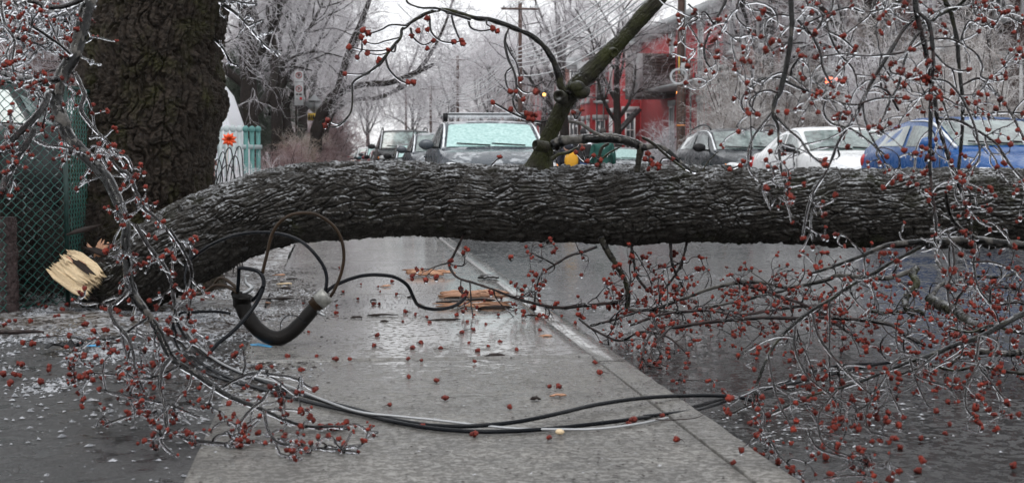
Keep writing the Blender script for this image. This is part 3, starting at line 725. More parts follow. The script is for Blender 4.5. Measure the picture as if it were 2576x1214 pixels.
for mb in (tw, ice, bl): mb.v = [v - FB for v in mb.v]
tw.build('twigs', M['twig'], host2, True); ice.build('ice_coat', M['ice'], host2, True); bl.build('blossoms', M['bud'], host2, True)
# limbs that hang below the log onto the road
low = limbtree([(B4((108, 50), (150, 130), (205, 215), (238, 300), (236, 395)), 9.1, [17, 14, 12], 'bark_limb'),
                (B3((300, 30), (270, 90), (245, 140), (225, 182), (260, 240), (340, 268), (430, 298), (530, 337), (640, 368), (740, 385), (850, 376), (960, 366), (1068, 350)), [9.2, 8.8, 9.1], [7, 6, 6, 7, 8, 9], 'twig'),
                (B3((925, 96), (870, 118), (800, 138), (740, 172), (665, 225), (638, 290), (628, 365)), 9.0, [7, 4], 'twig'),
                (B4((250, 60), (265, 150), (285, 240), (330, 300)), 9.3, [8, 6], 'twig'), (B4((520, 70), (500, 150), (470, 220), (400, 320), (380, 390)), 9.4, [7, 5], 'twig'), (B4((440, 60), (450, 180), (500, 290)), 9.4, [8, 6], 'twig')], None)
branch_thing('', None, None, [L for L in low], dict(den=7, len=(.10, .38), levels=3, bud=.0125, r=.004, pull=-.15, keep=.6, zmin=-.09, lo=.15, kids=2, ice=.0012, gap=.5, rate=2.3), parent=fallen, mat='twig', k=10)

# ------------------------------------------------------------------ the standing tree
TD = 10.9
tp = [(330, 790, 240), (345, 700, 200), (352, 600, 176), (358, 480, 166), (368, 300, 172), (385, 130, 166), (398, 0, 163), (410, -200, 158), (420, -520, 155)]
tpl = [at(x, y, TD) for x, y, r in tp]
tree = empty('maple_tree', (tpl[0][0], tpl[0][1], -.02), 0, 'huge standing tree with deeply furrowed mossy dark bark behind the hanging branch', 'tree')
TB = np.array(tree.location)
def root_flare(TH, SS):
    return .16 * np.exp(-SS / .28) * (np.cos(TH * 5 + 1.2) ** 2) + .03 * np.cos(TH * 3 + .6) * np.exp(-SS / 1.6)
V, Q = bark_tube(tpl, [r * TD / F_PX * .97 for _, _, r in tp], 700, 760, 54, .48, .038, 33, flare=root_flare, twist=.01, lump=.02)
MB().add(V - TB, Q).build('trunk', M['bark_tree'], tree, True)

# ------------------------------------------------------------------ icy branch hanging in front of the standing tree
def dd(tr, wpx, dep, mat='bark_purple', n=60):
    P, Rd = path3(tr, dep, wpx, n); return (P, Rd, mat)
mainL = A1((470, -80), (450, 0), (432, 60), (402, 180), (378, 265), (318, 365), (292, 430), (284, 510), (308, 590), (340, 680), (398, 745), (450, 800), (502, 855), (545, 905), (590, 1000), (622, 1085), (638, 1160)) + B1((592, 60), (600, 150), (612, 280), (650, 350), (702, 420), (752, 500), (800, 600), (850, 652), (950, 712), (1050, 782), (1130, 822), (1210, 850)) + B2((300, 868), (420, 922), (520, 945), (640, 945), (700, 952))
LB = [dd(mainL, [34, 33, 31, 32, 32, 28, 26, 22, 21, 20, 18, 16, 13, 10, 8, 6, 4], [6.2, 6.0, 5.8, 5.6, 5.5, 5.3, 5.05], 'bark_grey', 120)]
# the branch's tip rests on the ground
P = LB[0][0]; P[:, 2] = np.maximum(P[:, 2], .012)
LB[0] = (P, LB[0][1], 'bark_grey')
LB += [dd(C7((400, 545), (300, 552), (200, 545), (130, 540), (60, 515), (-10, 490)), [12, 13, 11], [5.85, 6.2], 'bark_purple'),
       dd(C7((335, 650), (300, 730), (250, 800), (150, 900), (60, 985), (-20, 1050)), [14, 15, 14], [5.7, 5.4], 'bark_purple'),
       dd(C7((240, 890), (190, 980), (130, 1065), (90, 1140), (40, 1240), (10, 1330)), [12, 15, 15], [5.5, 5.3], 'bark_purple'),
       dd(C7((190, 5), (260, 20), (320, 48), (430, 45), (500, 25), (575, -10)), [9, 11, 12], [6.1, 6.1], 'twig'),
       dd(C7((10, -20), (8, 60), (40, 180), (100, 280), (85, 420), (95, 520)), [6, 5, 4], [5.5, 5.4], 'twig'),
       dd(C7((490, 375), (400, 300), (300, 230), (200, 160), (130, 80), (60, 30)), [6, 6, 4], [5.8, 5.5], 'twig'),
       dd(C7((520, 500), (560, 590), (583, 660), (560, 755), (620, 850), (680, 920), (760, 1000), (835, 1065)), [7, 8, 6, 5], [5.9, 5.8], 'twig'),
       dd(C7((240, 960), (330, 1000), (420, 1010), (520, 1030), (610, 1060)), [5, 4], [5.4, 5.4], 'twig'),
       dd(A1((545, 790), (600, 850), (650, 880), (680, 950), (720, 1040), (800, 1110), (880, 1210)), [6, 7, 6], [5.5, 5.5], 'twig') ,
       dd(A1((450, 690), (520, 690), (590, 770), (640, 790), (670, 850)), [4, 3], [5.5, 5.5], 'twig'),
       dd(B1((800, 10), (870, 120), (905, 210), (900, 330), (890, 430)), [6, 5], [5.4, 5.5], 'twig'),
       dd(B1((640, -10), (700, 90), (790, 210), (820, 330), (835, 450)), [8, 7, 6], [5.5, 5.5], 'twig'),
       dd(B1((605, 300), (560, 350), (520, 380), (540, 450), (600, 520), (630, 600), (640, 680), (680, 780)), [8, 7, 4], [5.4, 5.3], 'twig'),
       dd(B1((805, 620), (770, 670), (755, 750), (780, 850), (790, 950), (820, 970), (920, 1020), (1050, 1070), (1140, 1110)), [8, 8, 5], [5.2, 4.85], 'twig'),
       dd(B1((700, 885), (740, 872), (640, 885), (560, 910), (490, 935)), [5, 4], [5.15, 5.15], 'twig'),
       dd(B1((780, 960), (760, 1010), (800, 1060), (840, 1085)), [4, 4], [4.8, 4.7], 'twig'),
       dd(B2((300, 868), (318, 960), (370, 1022), (470, 1036), (560, 1070), (660, 1080), (745, 1088)), [6, 6, 4], [4.95, 4.75], 'twig'),
       dd(B2((355, 1030), (380, 1080), (420, 1130), (475, 1172)), [4, 3], [4.75, 4.65], 'twig'),
       dd(B2((100, 760), (180, 715), (260, 692), (350, 700), (440, 715), (500, 750), (540, 770)), [5, 4], [5.15, 5.0], 'twig'),
       dd(B2((180, 980), (185, 930), (240, 860), (290, 820), (330, 760)), [5, 4], [5.0, 5.1], 'twig'),
       dd(B1((940, 900), (850, 860), (760, 830), (600, 800), (470, 770)), [5, 4], [5.2, 5.3], 'twig'),
       dd(B1((850, 655), (760, 700), (660, 720), (560, 700), (420, 690)), [5, 4], [5.25, 5.5], 'twig'),
       dd(B1((700, 430), (640, 470), (560, 520), (430, 540), (330, 520)), [5, 4], [5.4, 5.6], 'twig')]
for i, L in enumerate(LB): L[0][:, 2] = np.maximum(L[0][:, 2], .008)
lb = branch_thing('hanging_branch', 'long ice coated branch with red blossoms hanging down before the big tree trunk', 'broken branch', LB,
             dict(den=10, len=(.05, .19), levels=3, bud=.0076, r=.0023, pull=-.35, keep=.55, ice=.0032, gap=.15, icn=2, icicle=16, zmin=.006, rate=1.8, kids=2))
# flattened blossoms lying where the branch rests
def loose(name, label, cat, group, pts, rad, stems=True):
    proto = []
    for v in range(4):
        bl = MB(); add_balls(bl, [(0, 0, rad * .8)], [rad], .34)
        if v % 2: add_balls(bl, [(rad * 1.1, .3 * rad, rad * .7)], [rad * .75], .34)
        o = bl.build(name, M['bud'], None, True); tag(o, label, cat, group)
        if stems and v < 3:
            a = np.array([0, 0, rad * .7]); n = 8; t = np.linspace(0, 1, n)[:, None]
            Pp = a + t * np.array([.035 + .01 * v, .012 * v - .01, 0]) + np.sin(t * 3.0) * np.array([0, .01 - .008 * v, .004]); Pp[:, 2] = np.maximum(Pp[:, 2] * (1 - t[:, 0]) + .002, .002)
            MB().tubes(Pp, np.linspace(.0016, .0011, n), 5).build('stem', M['twig'], o, True)
        proto.append(o)
    for i, p in enumerate(pts):
        o = proto[i] if i < 4 else copy_tree(proto[i % 4])
        o.location = tuple(p); o.rotation_euler = (0, 0, random.random() * 6.28); s = .75 + .5 * random.random(); o.scale = (s, s, s)
px_side = [(c[0], c[1]) for c in B3((85, 375), (65, 425), (120, 435), (130, 460), (312, 457), (397, 467), (340, 496), (93, 558), (52, 583), (185, 582), (318, 556), (463, 550), (410, 572), (363, 597), (543, 590), (32, 632), (93, 640), (343, 645), (34, 718), (205, 820), (698, 765), (740, 765), (510, 863), (348, 992), (697, 1008), (1072, 940), (1098, 925), (912, 650), (640, 445), (685, 437), (757, 430), (540, 402), (457, 425), (15, 410), (470, 345), (935, 698), (285, 510), (652, 497), (455, 333), (162, 735))]
px_side += [(c[0], c[1]) for c in B2((510, 505), (407, 622), (547, 620), (640, 635), (705, 635), (837, 522), (820, 572), (1000, 580), (1040, 557), (1133, 582), (983, 720), (1112, 737), (892, 852), (1155, 818), (1050, 955), (472, 685), (672, 315), (848, 313), (925, 327), (815, 372), (843, 372), (965, 410), (1015, 418), (1068, 435), (955, 455), (1030, 375), (643, 380), (637, 415), (838, 290), (655, 200), (757, 278), (903, 265), (742, 348), (483, 370), (335, 672))]
px_side += [(c[0], c[1]) for c in B4((85, 650), (107, 700), (740, 1125), (240, 940), (268, 925), (470, 1018), (405, 905))]
loose('maple_blossom', 'small loose red maple blossom lying on the wet concrete pavement', 'blossom', 'loose red blossoms on the pavement', [gnd(x, y, .003) for x, y in px_side], .0098)
r2 = np.random.default_rng(5); pr = []
while len(pr) < 130:
    x, y = r2.random() * 1010, 610 + r2.random() * 520
    x, y = x / 1.879 , 568 + (y - 568 + 60) / 1.55
    if y > 1060: continue
    pr.append((x, y))
loose('maple_blossom', 'small loose red maple blossom lying in the slush left of the pavement', 'blossom', 'loose red blossoms in the slush', [gnd(x, y, .0) for x, y in pr if gnd(x, y)[0] < -.5], .0125)
pr = [(1650 + r2.random() * 900, 900 + r2.random() * 290) for _ in range(40)]
loose('maple_blossom', 'small loose red maple blossom lying on the wet road', 'blossom', 'loose red blossoms on the road', [gnd(x, y, -.094) for x, y in pr if gnd(x, y, -.1)[0] > 1.5], .0105)

# ------------------------------------------------------------------ branches hanging at the right
RH = []
def G(name, label, traces, spec, mat='bark_purple'):
    Ls = [dd(*t) for t in traces]
    for L in Ls: L[0][:, 2] = np.maximum(L[0][:, 2], -.085)
    return branch_thing(name, label, 'broken branch', Ls, spec, group=None)
sp = dict(den=7.5, len=(.07, .25), levels=3, bud=.0074, r=.0021, pull=-.3, keep=.5, ice=.0017, gap=.34, icn=2, icicle=14, rate=2.0, kids=2)
G('hanging_branch', 'forked icy branch hanging before the blue hatchback and crossing the log', [
    (A5((738, -60), (742, 0), (752, 80), (788, 220), (812, 350), (838, 480), (858, 620), (905, 780), (945, 900), (972, 960), (1000, 1060)), [12, 13, 11, 9, 8, 6], [4.9, 4.9]),
    (A5((755, 62), (800, 100), (822, 165), (832, 300), (822, 480), (820, 600), (815, 820), (826, 950), (842, 1080), (850, 1180)), [10, 9, 10, 9, 7, 6], [4.85, 4.8]),
    (A5((742, 88), (690, 140), (622, 250), (560, 350), (502, 450), (432, 600), (362, 702), (300, 850), (232, 960), (200, 1050), (172, 1200)), [9, 9, 8, 6, 5, 4], [4.9, 4.8], 'twig'),
    (A5((780, 140), (722, 220), (690, 300), (660, 420), (610, 520), (560, 640)), [7, 6, 4], [4.9, 4.8], 'twig'),
    (A5((860, 600), (950, 605), (1050, 655), (1150, 725), (1220, 830), (1290, 910)), [7, 6, 5], [4.8, 4.7], 'twig'),
    (A5((830, 400), (900, 410), (960, 470), (1010, 560), (1050, 670), (1065, 790), (1010, 860), (920, 900)), [5, 5, 4], [4.8, 4.7], 'twig'),
    (A5((800, 200), (700, 258), (600, 275), (480, 282), (370, 272), (240, 290)), [5, 4, 3.5], [4.85, 4.8], 'twig'),
    (A5((832, 195), (930, 200), (1040, 262), (1080, 330), (1075, 385), (1140, 405), (1200, 398)), [5, 4], [4.85, 4.8], 'twig'),
    (A5((835, 265), (900, 330), (960, 355), (1010, 352)), [5, 4], [4.85, 4.8], 'twig')],
    sp)
G('hanging_branch', 'icy branch hanging straight down at the top right over the blue hatchback', [
    (A5((880, -60), (895, 10), (920, 60), (952, 200), (960, 300), (972, 420), (982, 520), (975, 700), (958, 870)), [13, 12, 9, 8, 8, 7], [5.3, 5.3], 'bark_limb'),
    (A5((930, 45), (870, 70), (820, 105), (740, 120)), [9, 6], [5.3, 5.2], 'bark_limb'),
    (A5((935, 50), (980, 10), (1030, -40)), [9, 6], [5.3, 5.2], 'bark_limb'),
    (A5((960, 240), (1010, 110), (1080, 130), (1130, 112)), [4, 3], [5.3, 5.2], 'twig'),
    (A5((1030, -10), (1045, 70), (1090, 92), (1130, 140), (1180, 66)), [4, 3], [5.2, 5.1], 'twig'),
    (A5((975, 430), (1060, 395), (1120, 440), (1180, 500), (1240, 600), (1290, 700)), [5, 5], [5.2, 5.0], 'twig'),
    (A5((985, 580), (1080, 575), (1180, 565), (1290, 570)), [5, 4], [5.2, 5.1], 'twig'),
    (A5((1160, -20), (1130, 20), (1190, 70), (1290, 120)), [4, 4], [5.4, 5.4], 'twig')],
    dict(sp, den=5.5))
G('hanging_branch', 'twisting icy branch with red blossoms hanging before the white sedan', [
    (A4((1070, -60), (1076, 0), (1080, 150), (1060, 300), (1025, 450), (1000, 500), (986, 570), (1010, 640), (1016, 750), (1032, 880), (1072, 1012)), [12, 11, 12, 8, 5, 4], [4.7, 4.6], 'bark_grey'),
    (A4((988, 570), (1050, 640), (1120, 700), (1180, 782), (1245, 832)), [6, 4], [4.65, 4.5], 'twig'),
    (A4((985, 560), (960, 592), (892, 682), (862, 762), (868, 850), (900, 895), (952, 940)), [5, 4, 3], [4.65, 4.5], 'twig'),
    (A4((1015, 470), (960, 455), (900, 475), (868, 520), (905, 575)), [5, 4], [4.65, 4.6], 'twig'),
    (A4((1060, 395), (970, 390), (880, 430), (830, 500), (835, 550), (865, 572)), [5, 4], [4.7, 4.6], 'twig'),
    (A4((1070, 80), (1010, 75), (950, 110), (952, 200), (990, 268)), [4.5, 3.5], [4.7, 4.6], 'twig'),
    (A5((70, 400), (130, 430), (230, 470), (300, 500), (380, 520), (440, 528), (500, 510), (560, 495), (690, 492)), [6, 6, 5, 4], [4.7, 4.6], 'twig'),
    (A4((1075, 380), (1090, 330), (1130, 280)), [5, 4], [4.7, 4.6], 'twig'),
    (A4((1110, 100), (1180, 175), (1225, 270), (1240, 350), (1290, 440)), [6, 5], [4.7, 4.7], 'twig'),
    (A4((1110, 100), (1175, 172), (1240, 110), (1290, 70)), [4, 4], [4.7, 4.7], 'twig')],
    dict(sp, den=6))
G('hanging_branch', 'thin icy spray hanging from above before the brown utility pole', [
    (A4((748, -50), (745, 10), (720, 60), (685, 130), (655, 190), (640, 240), (650, 310), (690, 365)), [7, 6, 4], [5.4, 5.4], 'twig'),
    (A4((690, 125), (640, 60), (600, 100), (545, 130), (530, 190), (495, 222)), [4, 3], [5.4, 5.3], 'twig'),
    (A4((560, 20), (600, 70), (560, 110), (590, 170), (625, 230)), [4, 3], [5.4, 5.3], 'twig'),
    (A4((700, 90), (740, 150), (810, 208)), [4, 3], [5.4, 5.3], 'twig'),
    (A4((830, -40), (800, 60), (820, 110), (878, 158)), [4, 3], [5.3, 5.3], 'twig'),
    (A4((800, -30), (870, 40), (935, 58)), [5, 4], [5.3, 5.3], 'twig')],
    dict(sp, den=6, levels=2))
G('hanging_branch', 'tangled icy spray hanging in the gap left of the two dark drooping limbs', [
    (A5((190, -60), (200, 20), (270, 90), (300, 150), (370, 190), (440, 250)), [6, 4], [5.2, 5.1], 'twig'),
    (A5((330, -50), (325, 30), (300, 130), (345, 250), (430, 350), (455, 460)), [6, 4], [5.2, 5.1], 'twig'),
    (A5((700, 20), (600, 40), (500, 60), (400, 40), (300, 70), (190, 120)), [5, 4], [5.0, 5.1], 'twig'),
    (A5((560, -40), (520, 60), (460, 120), (380, 180)), [4, 3], [5.1, 5.1], 'twig'),
    (A5((660, 560), (600, 460), (520, 440), (480, 520), (500, 640), (560, 760), (610, 858)), [5, 4], [4.8, 4.7], 'twig'),
    (A5((300, 480), (280, 560), (320, 620), (420, 650), (520, 720), (600, 790)), [5, 4], [4.8, 4.7], 'twig')],
    dict(sp, den=6))
# limbs arching low across the right side, from beyond the frame to the road
G('fallen_branch', 'lichen grey limb reaching in low from the right beneath the log', [
    (B5((1420, 130), (1300, 105), (1210, 92), (1100, 80), (960, 62), (820, 72), (700, 76), (560, 92), (440, 142), (330, 182), (200, 226)), [20, 20, 17, 14, 9, 7], [5.4, 5.2], 'bark_grey'),
    (B5((990, 60), (900, 0), (860, -60), (840, -160)), [9, 8], [5.3, 5.1], 'bark_grey'),
    (B5((870, 70), (880, 180), (850, 300), (870, 420)), [6, 5], [5.2, 5.1], 'twig'),
    (B5((790, 70), (800, 170), (830, 215)), [8, 5], [5.2, 5.1], 'bark_grey'),
    (B5((980, 80), (975, 200), (1000, 300), (1070, 380)), [6, 4], [5.2, 5.0], 'twig'),
    (B5((960, 170), (1060, 170), (1180, 210)), [5, 4], [5.1, 5.0], 'twig')],
    dict(sp, den=6, len=(.06, .22), icn=1, pull=-.7))
G('fallen_branch', 'dark slender limb arching from under the log down to the cable ends', [
    (B5((740, 90), (620, 152), (500, 222), (420, 262), (300, 342), (200, 402), (100, 482), (30, 562), (0, 612)) + B4((885, 650), (845, 760), (832, 850)), [9, 9, 9, 7, 6], [5.3, 5.0], 'bark_limb'),
    (B5((130, 470), (125, 560), (150, 640), (200, 720), (300, 800), (380, 890)), [6, 5], [5.0, 4.7], 'twig'),
    (B5((210, 410), (240, 520), (330, 640), (470, 780), (560, 860)), [6, 5], [5.0, 4.7], 'twig'),
    (B5((290, 345), (292, 480), (290, 620), (295, 800)), [4, 4], [5.0, 5.0], 'twig'),
    (B5((0, 600), (20, 720), (60, 850), (120, 960)), [5, 4], [4.9, 4.6], 'twig')],
    dict(sp, den=6, len=(.06, .22), icn=1, pull=-.6, bud=.0080))
G('fallen_branch', 'long dark limb slanting from the right edge down over the wet road', [
    (B5((1420, 340), (1210, 412), (1130, 452), (1000, 522), (880, 562), (760, 612), (660, 642), (520, 702), (380, 752), (200, 802), (0, 892)), [14, 12, 10, 7, 5], [5.3, 5.0, 4.8], 'bark_limb'),
    (B5((670, 620), (690, 700), (730, 800), (760, 850)), [5, 4], [4.9, 4.7], 'twig'),
    (B5((670, 615), (600, 640), (560, 700), (580, 780), (640, 900)), [5, 4], [4.9, 4.6], 'twig'),
    (B5((1000, 520), (990, 640), (1060, 740), (1130, 830)), [6, 4], [5.0, 4.7], 'twig'),
    (B5((800, 600), (700, 700), (850, 760), (900, 830)), [5, 4], [4.9, 4.6], 'twig'),
    (B5((330, 770), (250, 870), (240, 960), (280, 1040), (400, 1090)), [5, 4], [4.7, 4.45], 'twig'),
    (B5((1000, 640), (940, 760), (940, 860), (1000, 930)), [5, 4], [4.8, 4.6], 'twig'),
    (B5((560, 700), (470, 860), (480, 960), (600, 1000)), [5, 4], [4.7, 4.5], 'twig')],
    dict(sp, den=6.5, len=(.06, .24), icn=1, pull=-.7, bud=.0082))
# the brush lying on the road under the log
sq = dict(den=13, len=(.10, .36), levels=3, bud=.0095, r=.0030, pull=-.25, keep=.5, zmin=-.088, kids=2, ice=.0012, gap=.5, rate=2.4, icn=1, icicle=4)
G('fallen_branch', 'pale wavy limb lying on the road farthest back under the log', [
    (B4((370, 392), (500, 342), (640, 292), (760, 267), (880, 266), (980, 290), (1080, 276), (1190, 250)) + B5((330, 232), (450, 240), (560, 245), (640, 226), (705, 198)), [7, 9, 8, 10, 13, 13], [9.0, 8.6], 'bark_grey'),
    (B4((785, 275), (900, 312), (1050, 362), (1180, 420)) + B5((330, 470), (420, 520)), [8, 8, 7], [8.6, 7.6], 'bark_purple'),
    (B4((240, 395), (400, 400), (520, 405), (640, 380), (800, 345), (900, 322), (1000, 300)), [8, 7, 5], [8.9, 8.6], 'bark_grey')],
    dict(sq, den=12))
G('fallen_branch', 'dark stubby limb standing in the brush near the right edge', [
    (B5((705, 195), (685, 230), (702, 275), (655, 332), (650, 380), (690, 420)), [17, 18, 16], [8.0, 7.8], 'bark_limb'),
    (B5((760, 340), (820, 375), (880, 402), (960, 462), (1030, 492)), [26, 30, 24], [7.9, 7.2], 'bark_limb'),
    (B5((775, 330), (820, 275), (900, 262), (960, 230)), [11, 9], [7.9, 8.2], 'bark_grey'),
    (B5((740, 420), (700, 400), (560, 412), (480, 400)), [10, 8], [7.9, 7.9], 'bark_limb')],
    dict(sq, den=10))
G('fallen_branch', 'long thin limb lying flat on the road through the middle of the brush', [
    (B4((250, 470), (380, 422), (520, 402), (640, 400), (760, 420), (900, 400), (1040, 380), (1210, 372)), [6, 7, 8], [8.2, 8.2], 'bark_purple'),
    (B4((440, 482), (600, 456), (750, 441), (900, 432), (1050, 436), (1210, 432)) + B5((560, 460), (660, 520), (740, 560)), [8, 9, 9], [8.0, 7.4], 'twig'),
    (B4((60, 470), (180, 440), (300, 400), (380, 392)), [6, 6], [8.6, 8.6], 'twig')],
    dict(sq, den=13))
G('fallen_branch', 'curled dark sprays of brush bunched against the kerb', [
    (B4((380, 450), (340, 520), (310, 590), (330, 650), (400, 690)), [6, 5], [7.7, 7.3], 'twig'),
    (B4((440, 480), (380, 540), (350, 600), (370, 650)), [6, 5], [7.7, 7.4], 'twig'),
    (B4((10, 440), (80, 490), (200, 540), (300, 500), (420, 520), (520, 600)), [6, 5], [8.4, 7.8], 'twig'),
    (B4((420, 740), (500, 735), (580, 760), (660, 758), (710, 735)), [4, 3], [6.9, 6.9], 'twig')],
    dict(sq, den=9, len=(.08, .28)))
G('fallen_branch', 'mid sized limb with knobby bark lying at the lower right edge', [
    (B5((1420, 590), (1210, 592), (1130, 602), (1020, 592), (920, 602), (860, 650)), [19, 18, 16, 12], [6.9, 6.8], 'bark_grey'),
    (B5((1300, 700), (1150, 690), (1000, 660), (880, 680), (760, 660), (620, 700)), [8, 7], [6.7, 6.6], 'bark_limb'),
    (B5((1290, 520), (1180, 500), (1050, 470), (960, 500), (850, 480)), [7, 6], [7.0, 7.0], 'bark_limb')],
    dict(sq, den=9, bud=.0092))
G('fallen_branch', 'loose heap of thin blossoming twigs at the far right road edge', [
    (B5((1400, 330), (1290, 320), (1200, 300), (1080, 290), (1000, 340)), [8, 6], [8.8, 8.6], 'twig'),
    (B5((1400, 420), (1290, 400), (1180, 360), (1060, 380)), [8, 6], [8.2, 8.0], 'twig'),
    (B5((1300, 180), (1180, 220), (1090, 240), (960, 235)), [7, 6], [9.0, 8.8], 'bark_grey')],
    dict(sq, den=13))
G('fallen_branch', 'short blossoming twigs trailing over the water by the kerb', [
    (B4((680, 908), (740, 880), (800, 850), (850, 835)), [5, 5], [5.6, 5.6], 'twig'),
    (B4((850, 835), (885, 880), (875, 1020)), [5, 3], [5.5, 5.3], 'twig'),
    (B4((880, 950), (920, 1020), (960, 1090), (1020, 1140)), [5, 3.5], [4.9, 4.7], 'twig'),
    (B5((180, 940), (230, 1040), (330, 1080), (470, 1115)), [5, 3.5], [4.7, 4.5], 'twig'),
    (B5((260, 1190), (400, 1175), (500, 1180)), [4, 3], [4.4, 4.35], 'twig')],
    dict(sp, den=12, len=(.06, .2), icn=1, pull=-.6, bud=.008, zmin=-.085))
# background-side sprays above, ice only (no blossoms)
G('hanging_branch', 'thin frosted twigs with small icicles sticking out right of the big tree', [
    (A2((60, -20), (110, 20), (180, 70), (240, 130), (290, 190), (340, 240), (385, 258)), [8, 5, 3], [10.8, 10.4], 'bark_grey'),
    (A2((60, 185), (110, 240), (150, 310), (190, 330)), [5, 3], [10.8, 10.5], 'bark_grey'),
    (A2((240, 130), (280, 115), (310, 100)), [4, 3], [10.4, 10.3], 'bark_grey'), (A2((290, 180), (330, 165), (360, 155)), [4, 3], [10.4, 10.3], 'bark_grey'),
    (A2((95, 10), (170, 5), (220, 15), (280, 20)), [4, 3], [10.5, 10.3], 'bark_grey')],
    dict(den=6, len=(.05, .14), levels=2, bud=.001, bud_keep=0, node_keep=0, r=.003, ice=.006, gap=.05, icn=5, icicle=50, pull=-.2))
G('hanging_branch', 'thicket of ice covered twigs above the chain link fence at top left', [
    (C7((-40, 60), (100, 90), (250, 130), (400, 180), (500, 240)), [6, 5], [7.4, 7.2], 'bark_grey'), (C7((-40, 150), (100, 200), (240, 190), (380, 120), (520, 90)), [6, 5], [7.4, 7.0], 'bark_grey'),
    (C7((50, -40), (150, 60), (280, 120), (420, 100), (540, 40)), [5, 4], [7.6, 7.4], 'bark_grey'), (C7((-40, 280), (80, 260), (200, 280), (330, 340), (440, 380)), [5, 4], [7.0, 7.0], 'bark_grey'), (C7((200, -40), (240, 60), (350, 150), (480, 200)), [5, 4], [7.6, 7.4], 'bark_grey')],
    dict(den=15, len=(.06, .24), levels=3, bud=.010, bud_keep=.22, node_keep=.1, r=.0028, ice=.005, gap=.1, icn=4, icicle=40, pull=-.2))

# ------------------------------------------------------------------ cables and the torn mast
def cable(name, label, traces, mat, end=None):
    """traces: (points, [px widths], mode) mode 'g': picture points on the ground, else depth list"""
    root = None
    for i, (tr, wpx, mode) in enumerate(traces):
        if mode[0] == 'g':
            k = len(tr); zz = np.interp(np.linspace(0, 1, k), np.linspace(0, 1, len(mode[1:])), mode[1:])
            pts = [gnd(x, y, z) for (x, y), z in zip(tr, zz)]
            rr = np.full(k, wpx[0]); P, Rd = spline(pts, 140, rr)
        else: P, Rd = path3(tr, mode, wpx, 140)
        if root is None:
            root = empty(name, P[0], 0, label, 'cable'); base = np.array(root.location)
        MB().tubes(P - base, Rd, 12).build('wire', M[mat], root, True)
    return root
cable('power_cable', 'upper black cable sweeping over the pavement and onto the road', [(C6((390, 1180), ) and [(440, 800), (470, 852), (520, 895), (600, 935), (700, 972), (800, 1004), (900, 1030), (1000, 1056), (1100, 1070), (1200, 1070), (1300, 1060), (1400, 1040), (1500, 1017), (1620, 1000), (1740, 994), (1840, 996), (1890, 1006), (1905, 1018)], [.0080], ('g', .02, .012, .01, .01, .011, .03, .03, -.01, -.06))], 'rubber')
cable('power_cable', 'lower black cable curving over the pavement and away across the road', [([(432, 806), (455, 862), (505, 912), (590, 955), (700, 990), (800, 1016), (900, 1038), (1000, 1062), (1100, 1078), (1220, 1085), (1350, 1080), (1480, 1067), (1600, 1052), (1700, 1036), (1790, 1010), (1870, 988), (1960, 970), (2060, 948), (2150, 926), (2230, 912), (2330, 905)], [.0080], ('g', .02, .009, .009, .009, .009, .009, .01, -.05, -.088, -.09, -.09))], 'rubber')
cable('power_cable', 'thin black cable crossing beneath the branch tips on the road', [([(1620, 1046), (1760, 1028), (1850, 1000), (1900, 980), (1980, 958), (2060, 930), (2120, 918), (2200, 914)], [.0062], ('g', .01, -.02, -.085, -.088, -.09, -.09))], 'rubber')
cable('bare_wire', 'bare twisted aluminium wire lying alongside the two black cables', [([(452, 800), (490, 858), (545, 905), (620, 940), (720, 968), (800, 1000), (900, 1034), (1000, 1046), (1100, 1056), (1200, 1068), (1300, 1077), (1400, 1079), (1500, 1078), (1600, 1066), (1680, 1050)], [.0048], ('g', .05, .04, .035, .025, .02, .016, .01, .008, .006))], 'strand')
cable('power_cable', 'third black cable end bundled with the others left of the pavement', [([(428, 800), (445, 870), (500, 925), (560, 952), (640, 972), (720, 985)], [.0065], ('g', .02, .01, .008, .008))], 'rubber')
# bent mast: curved black pipe, funnel top, metal collar and the stiff wires out of it
MD = 7.5
pp_, pr_ = spline([at(x, y, MD) for x, y in C6((650, 740), (672, 830), (715, 915), (790, 1000), (880, 1055), (965, 1062), (1050, 1020), (1130, 945), (1200, 865), (1240, 815))], 60, np.array([72, 68, 66, 64, 64, 62, 62, 60, 58, 56]) / 2 / 2.0238 / 1.5839 * MD / F_PX * 1.0 * 2)
lowz = pp_[:, 2].min() - pr_.max()
mast = empty('service_mast', (pp_[25][0], pp_[25][1], 0), 0, 'bent black service mast pipe with looped stiff wires resting on the pavement', 'broken mast')
MA = np.array(mast.location)
pr_ = pr_ * .95 * (1 + .03 * fbm(pp_ * 30, 3, 4))
MB().tubes(pp_ - MA, pr_, 28).build('pipe', M['pipe'], mast, True)
# funnel top (open) with a torn lip
def ringtube(prof, axis, kk=28, seed=0, jag=0):
    axis = nrm(np.array(axis, float)); x = nrm(np.cross(axis, [0, 1.0, 0])); y_ = np.cross(axis, x); th = np.arange(kk) * 2 * math.pi / kk
    V = []
    for i, (c, r) in enumerate(prof):
        j = jag * np.array([float(vnoise(np.array([t_ * 1.5, seed, i * .1]), 9)) for t_ in th]) if i in (len(prof) // 2 - 1, len(prof) // 2) else 0
        V.append(np.array(c) + r * (x * np.cos(th)[:, None] + y_ * np.sin(th)[:, None]) + axis * (j[:, None] if np.ndim(j) else 0))
    q = [[i * kk + j, i * kk + (j + 1) % kk, (i + 1) * kk + (j + 1) % kk, (i + 1) * kk + j] for i in range(len(prof) - 1) for j in range(kk)]
    return np.concatenate(V), q
c0 = at(*C6((655, 760))[0], MD); ax = nrm(at(*C6((690, 680))[0], MD) - at(*C6((660, 800))[0], MD) + np.array([0, -.02, 0]))
u = 1 / 2.0238 / 1.5839 * MD / F_PX
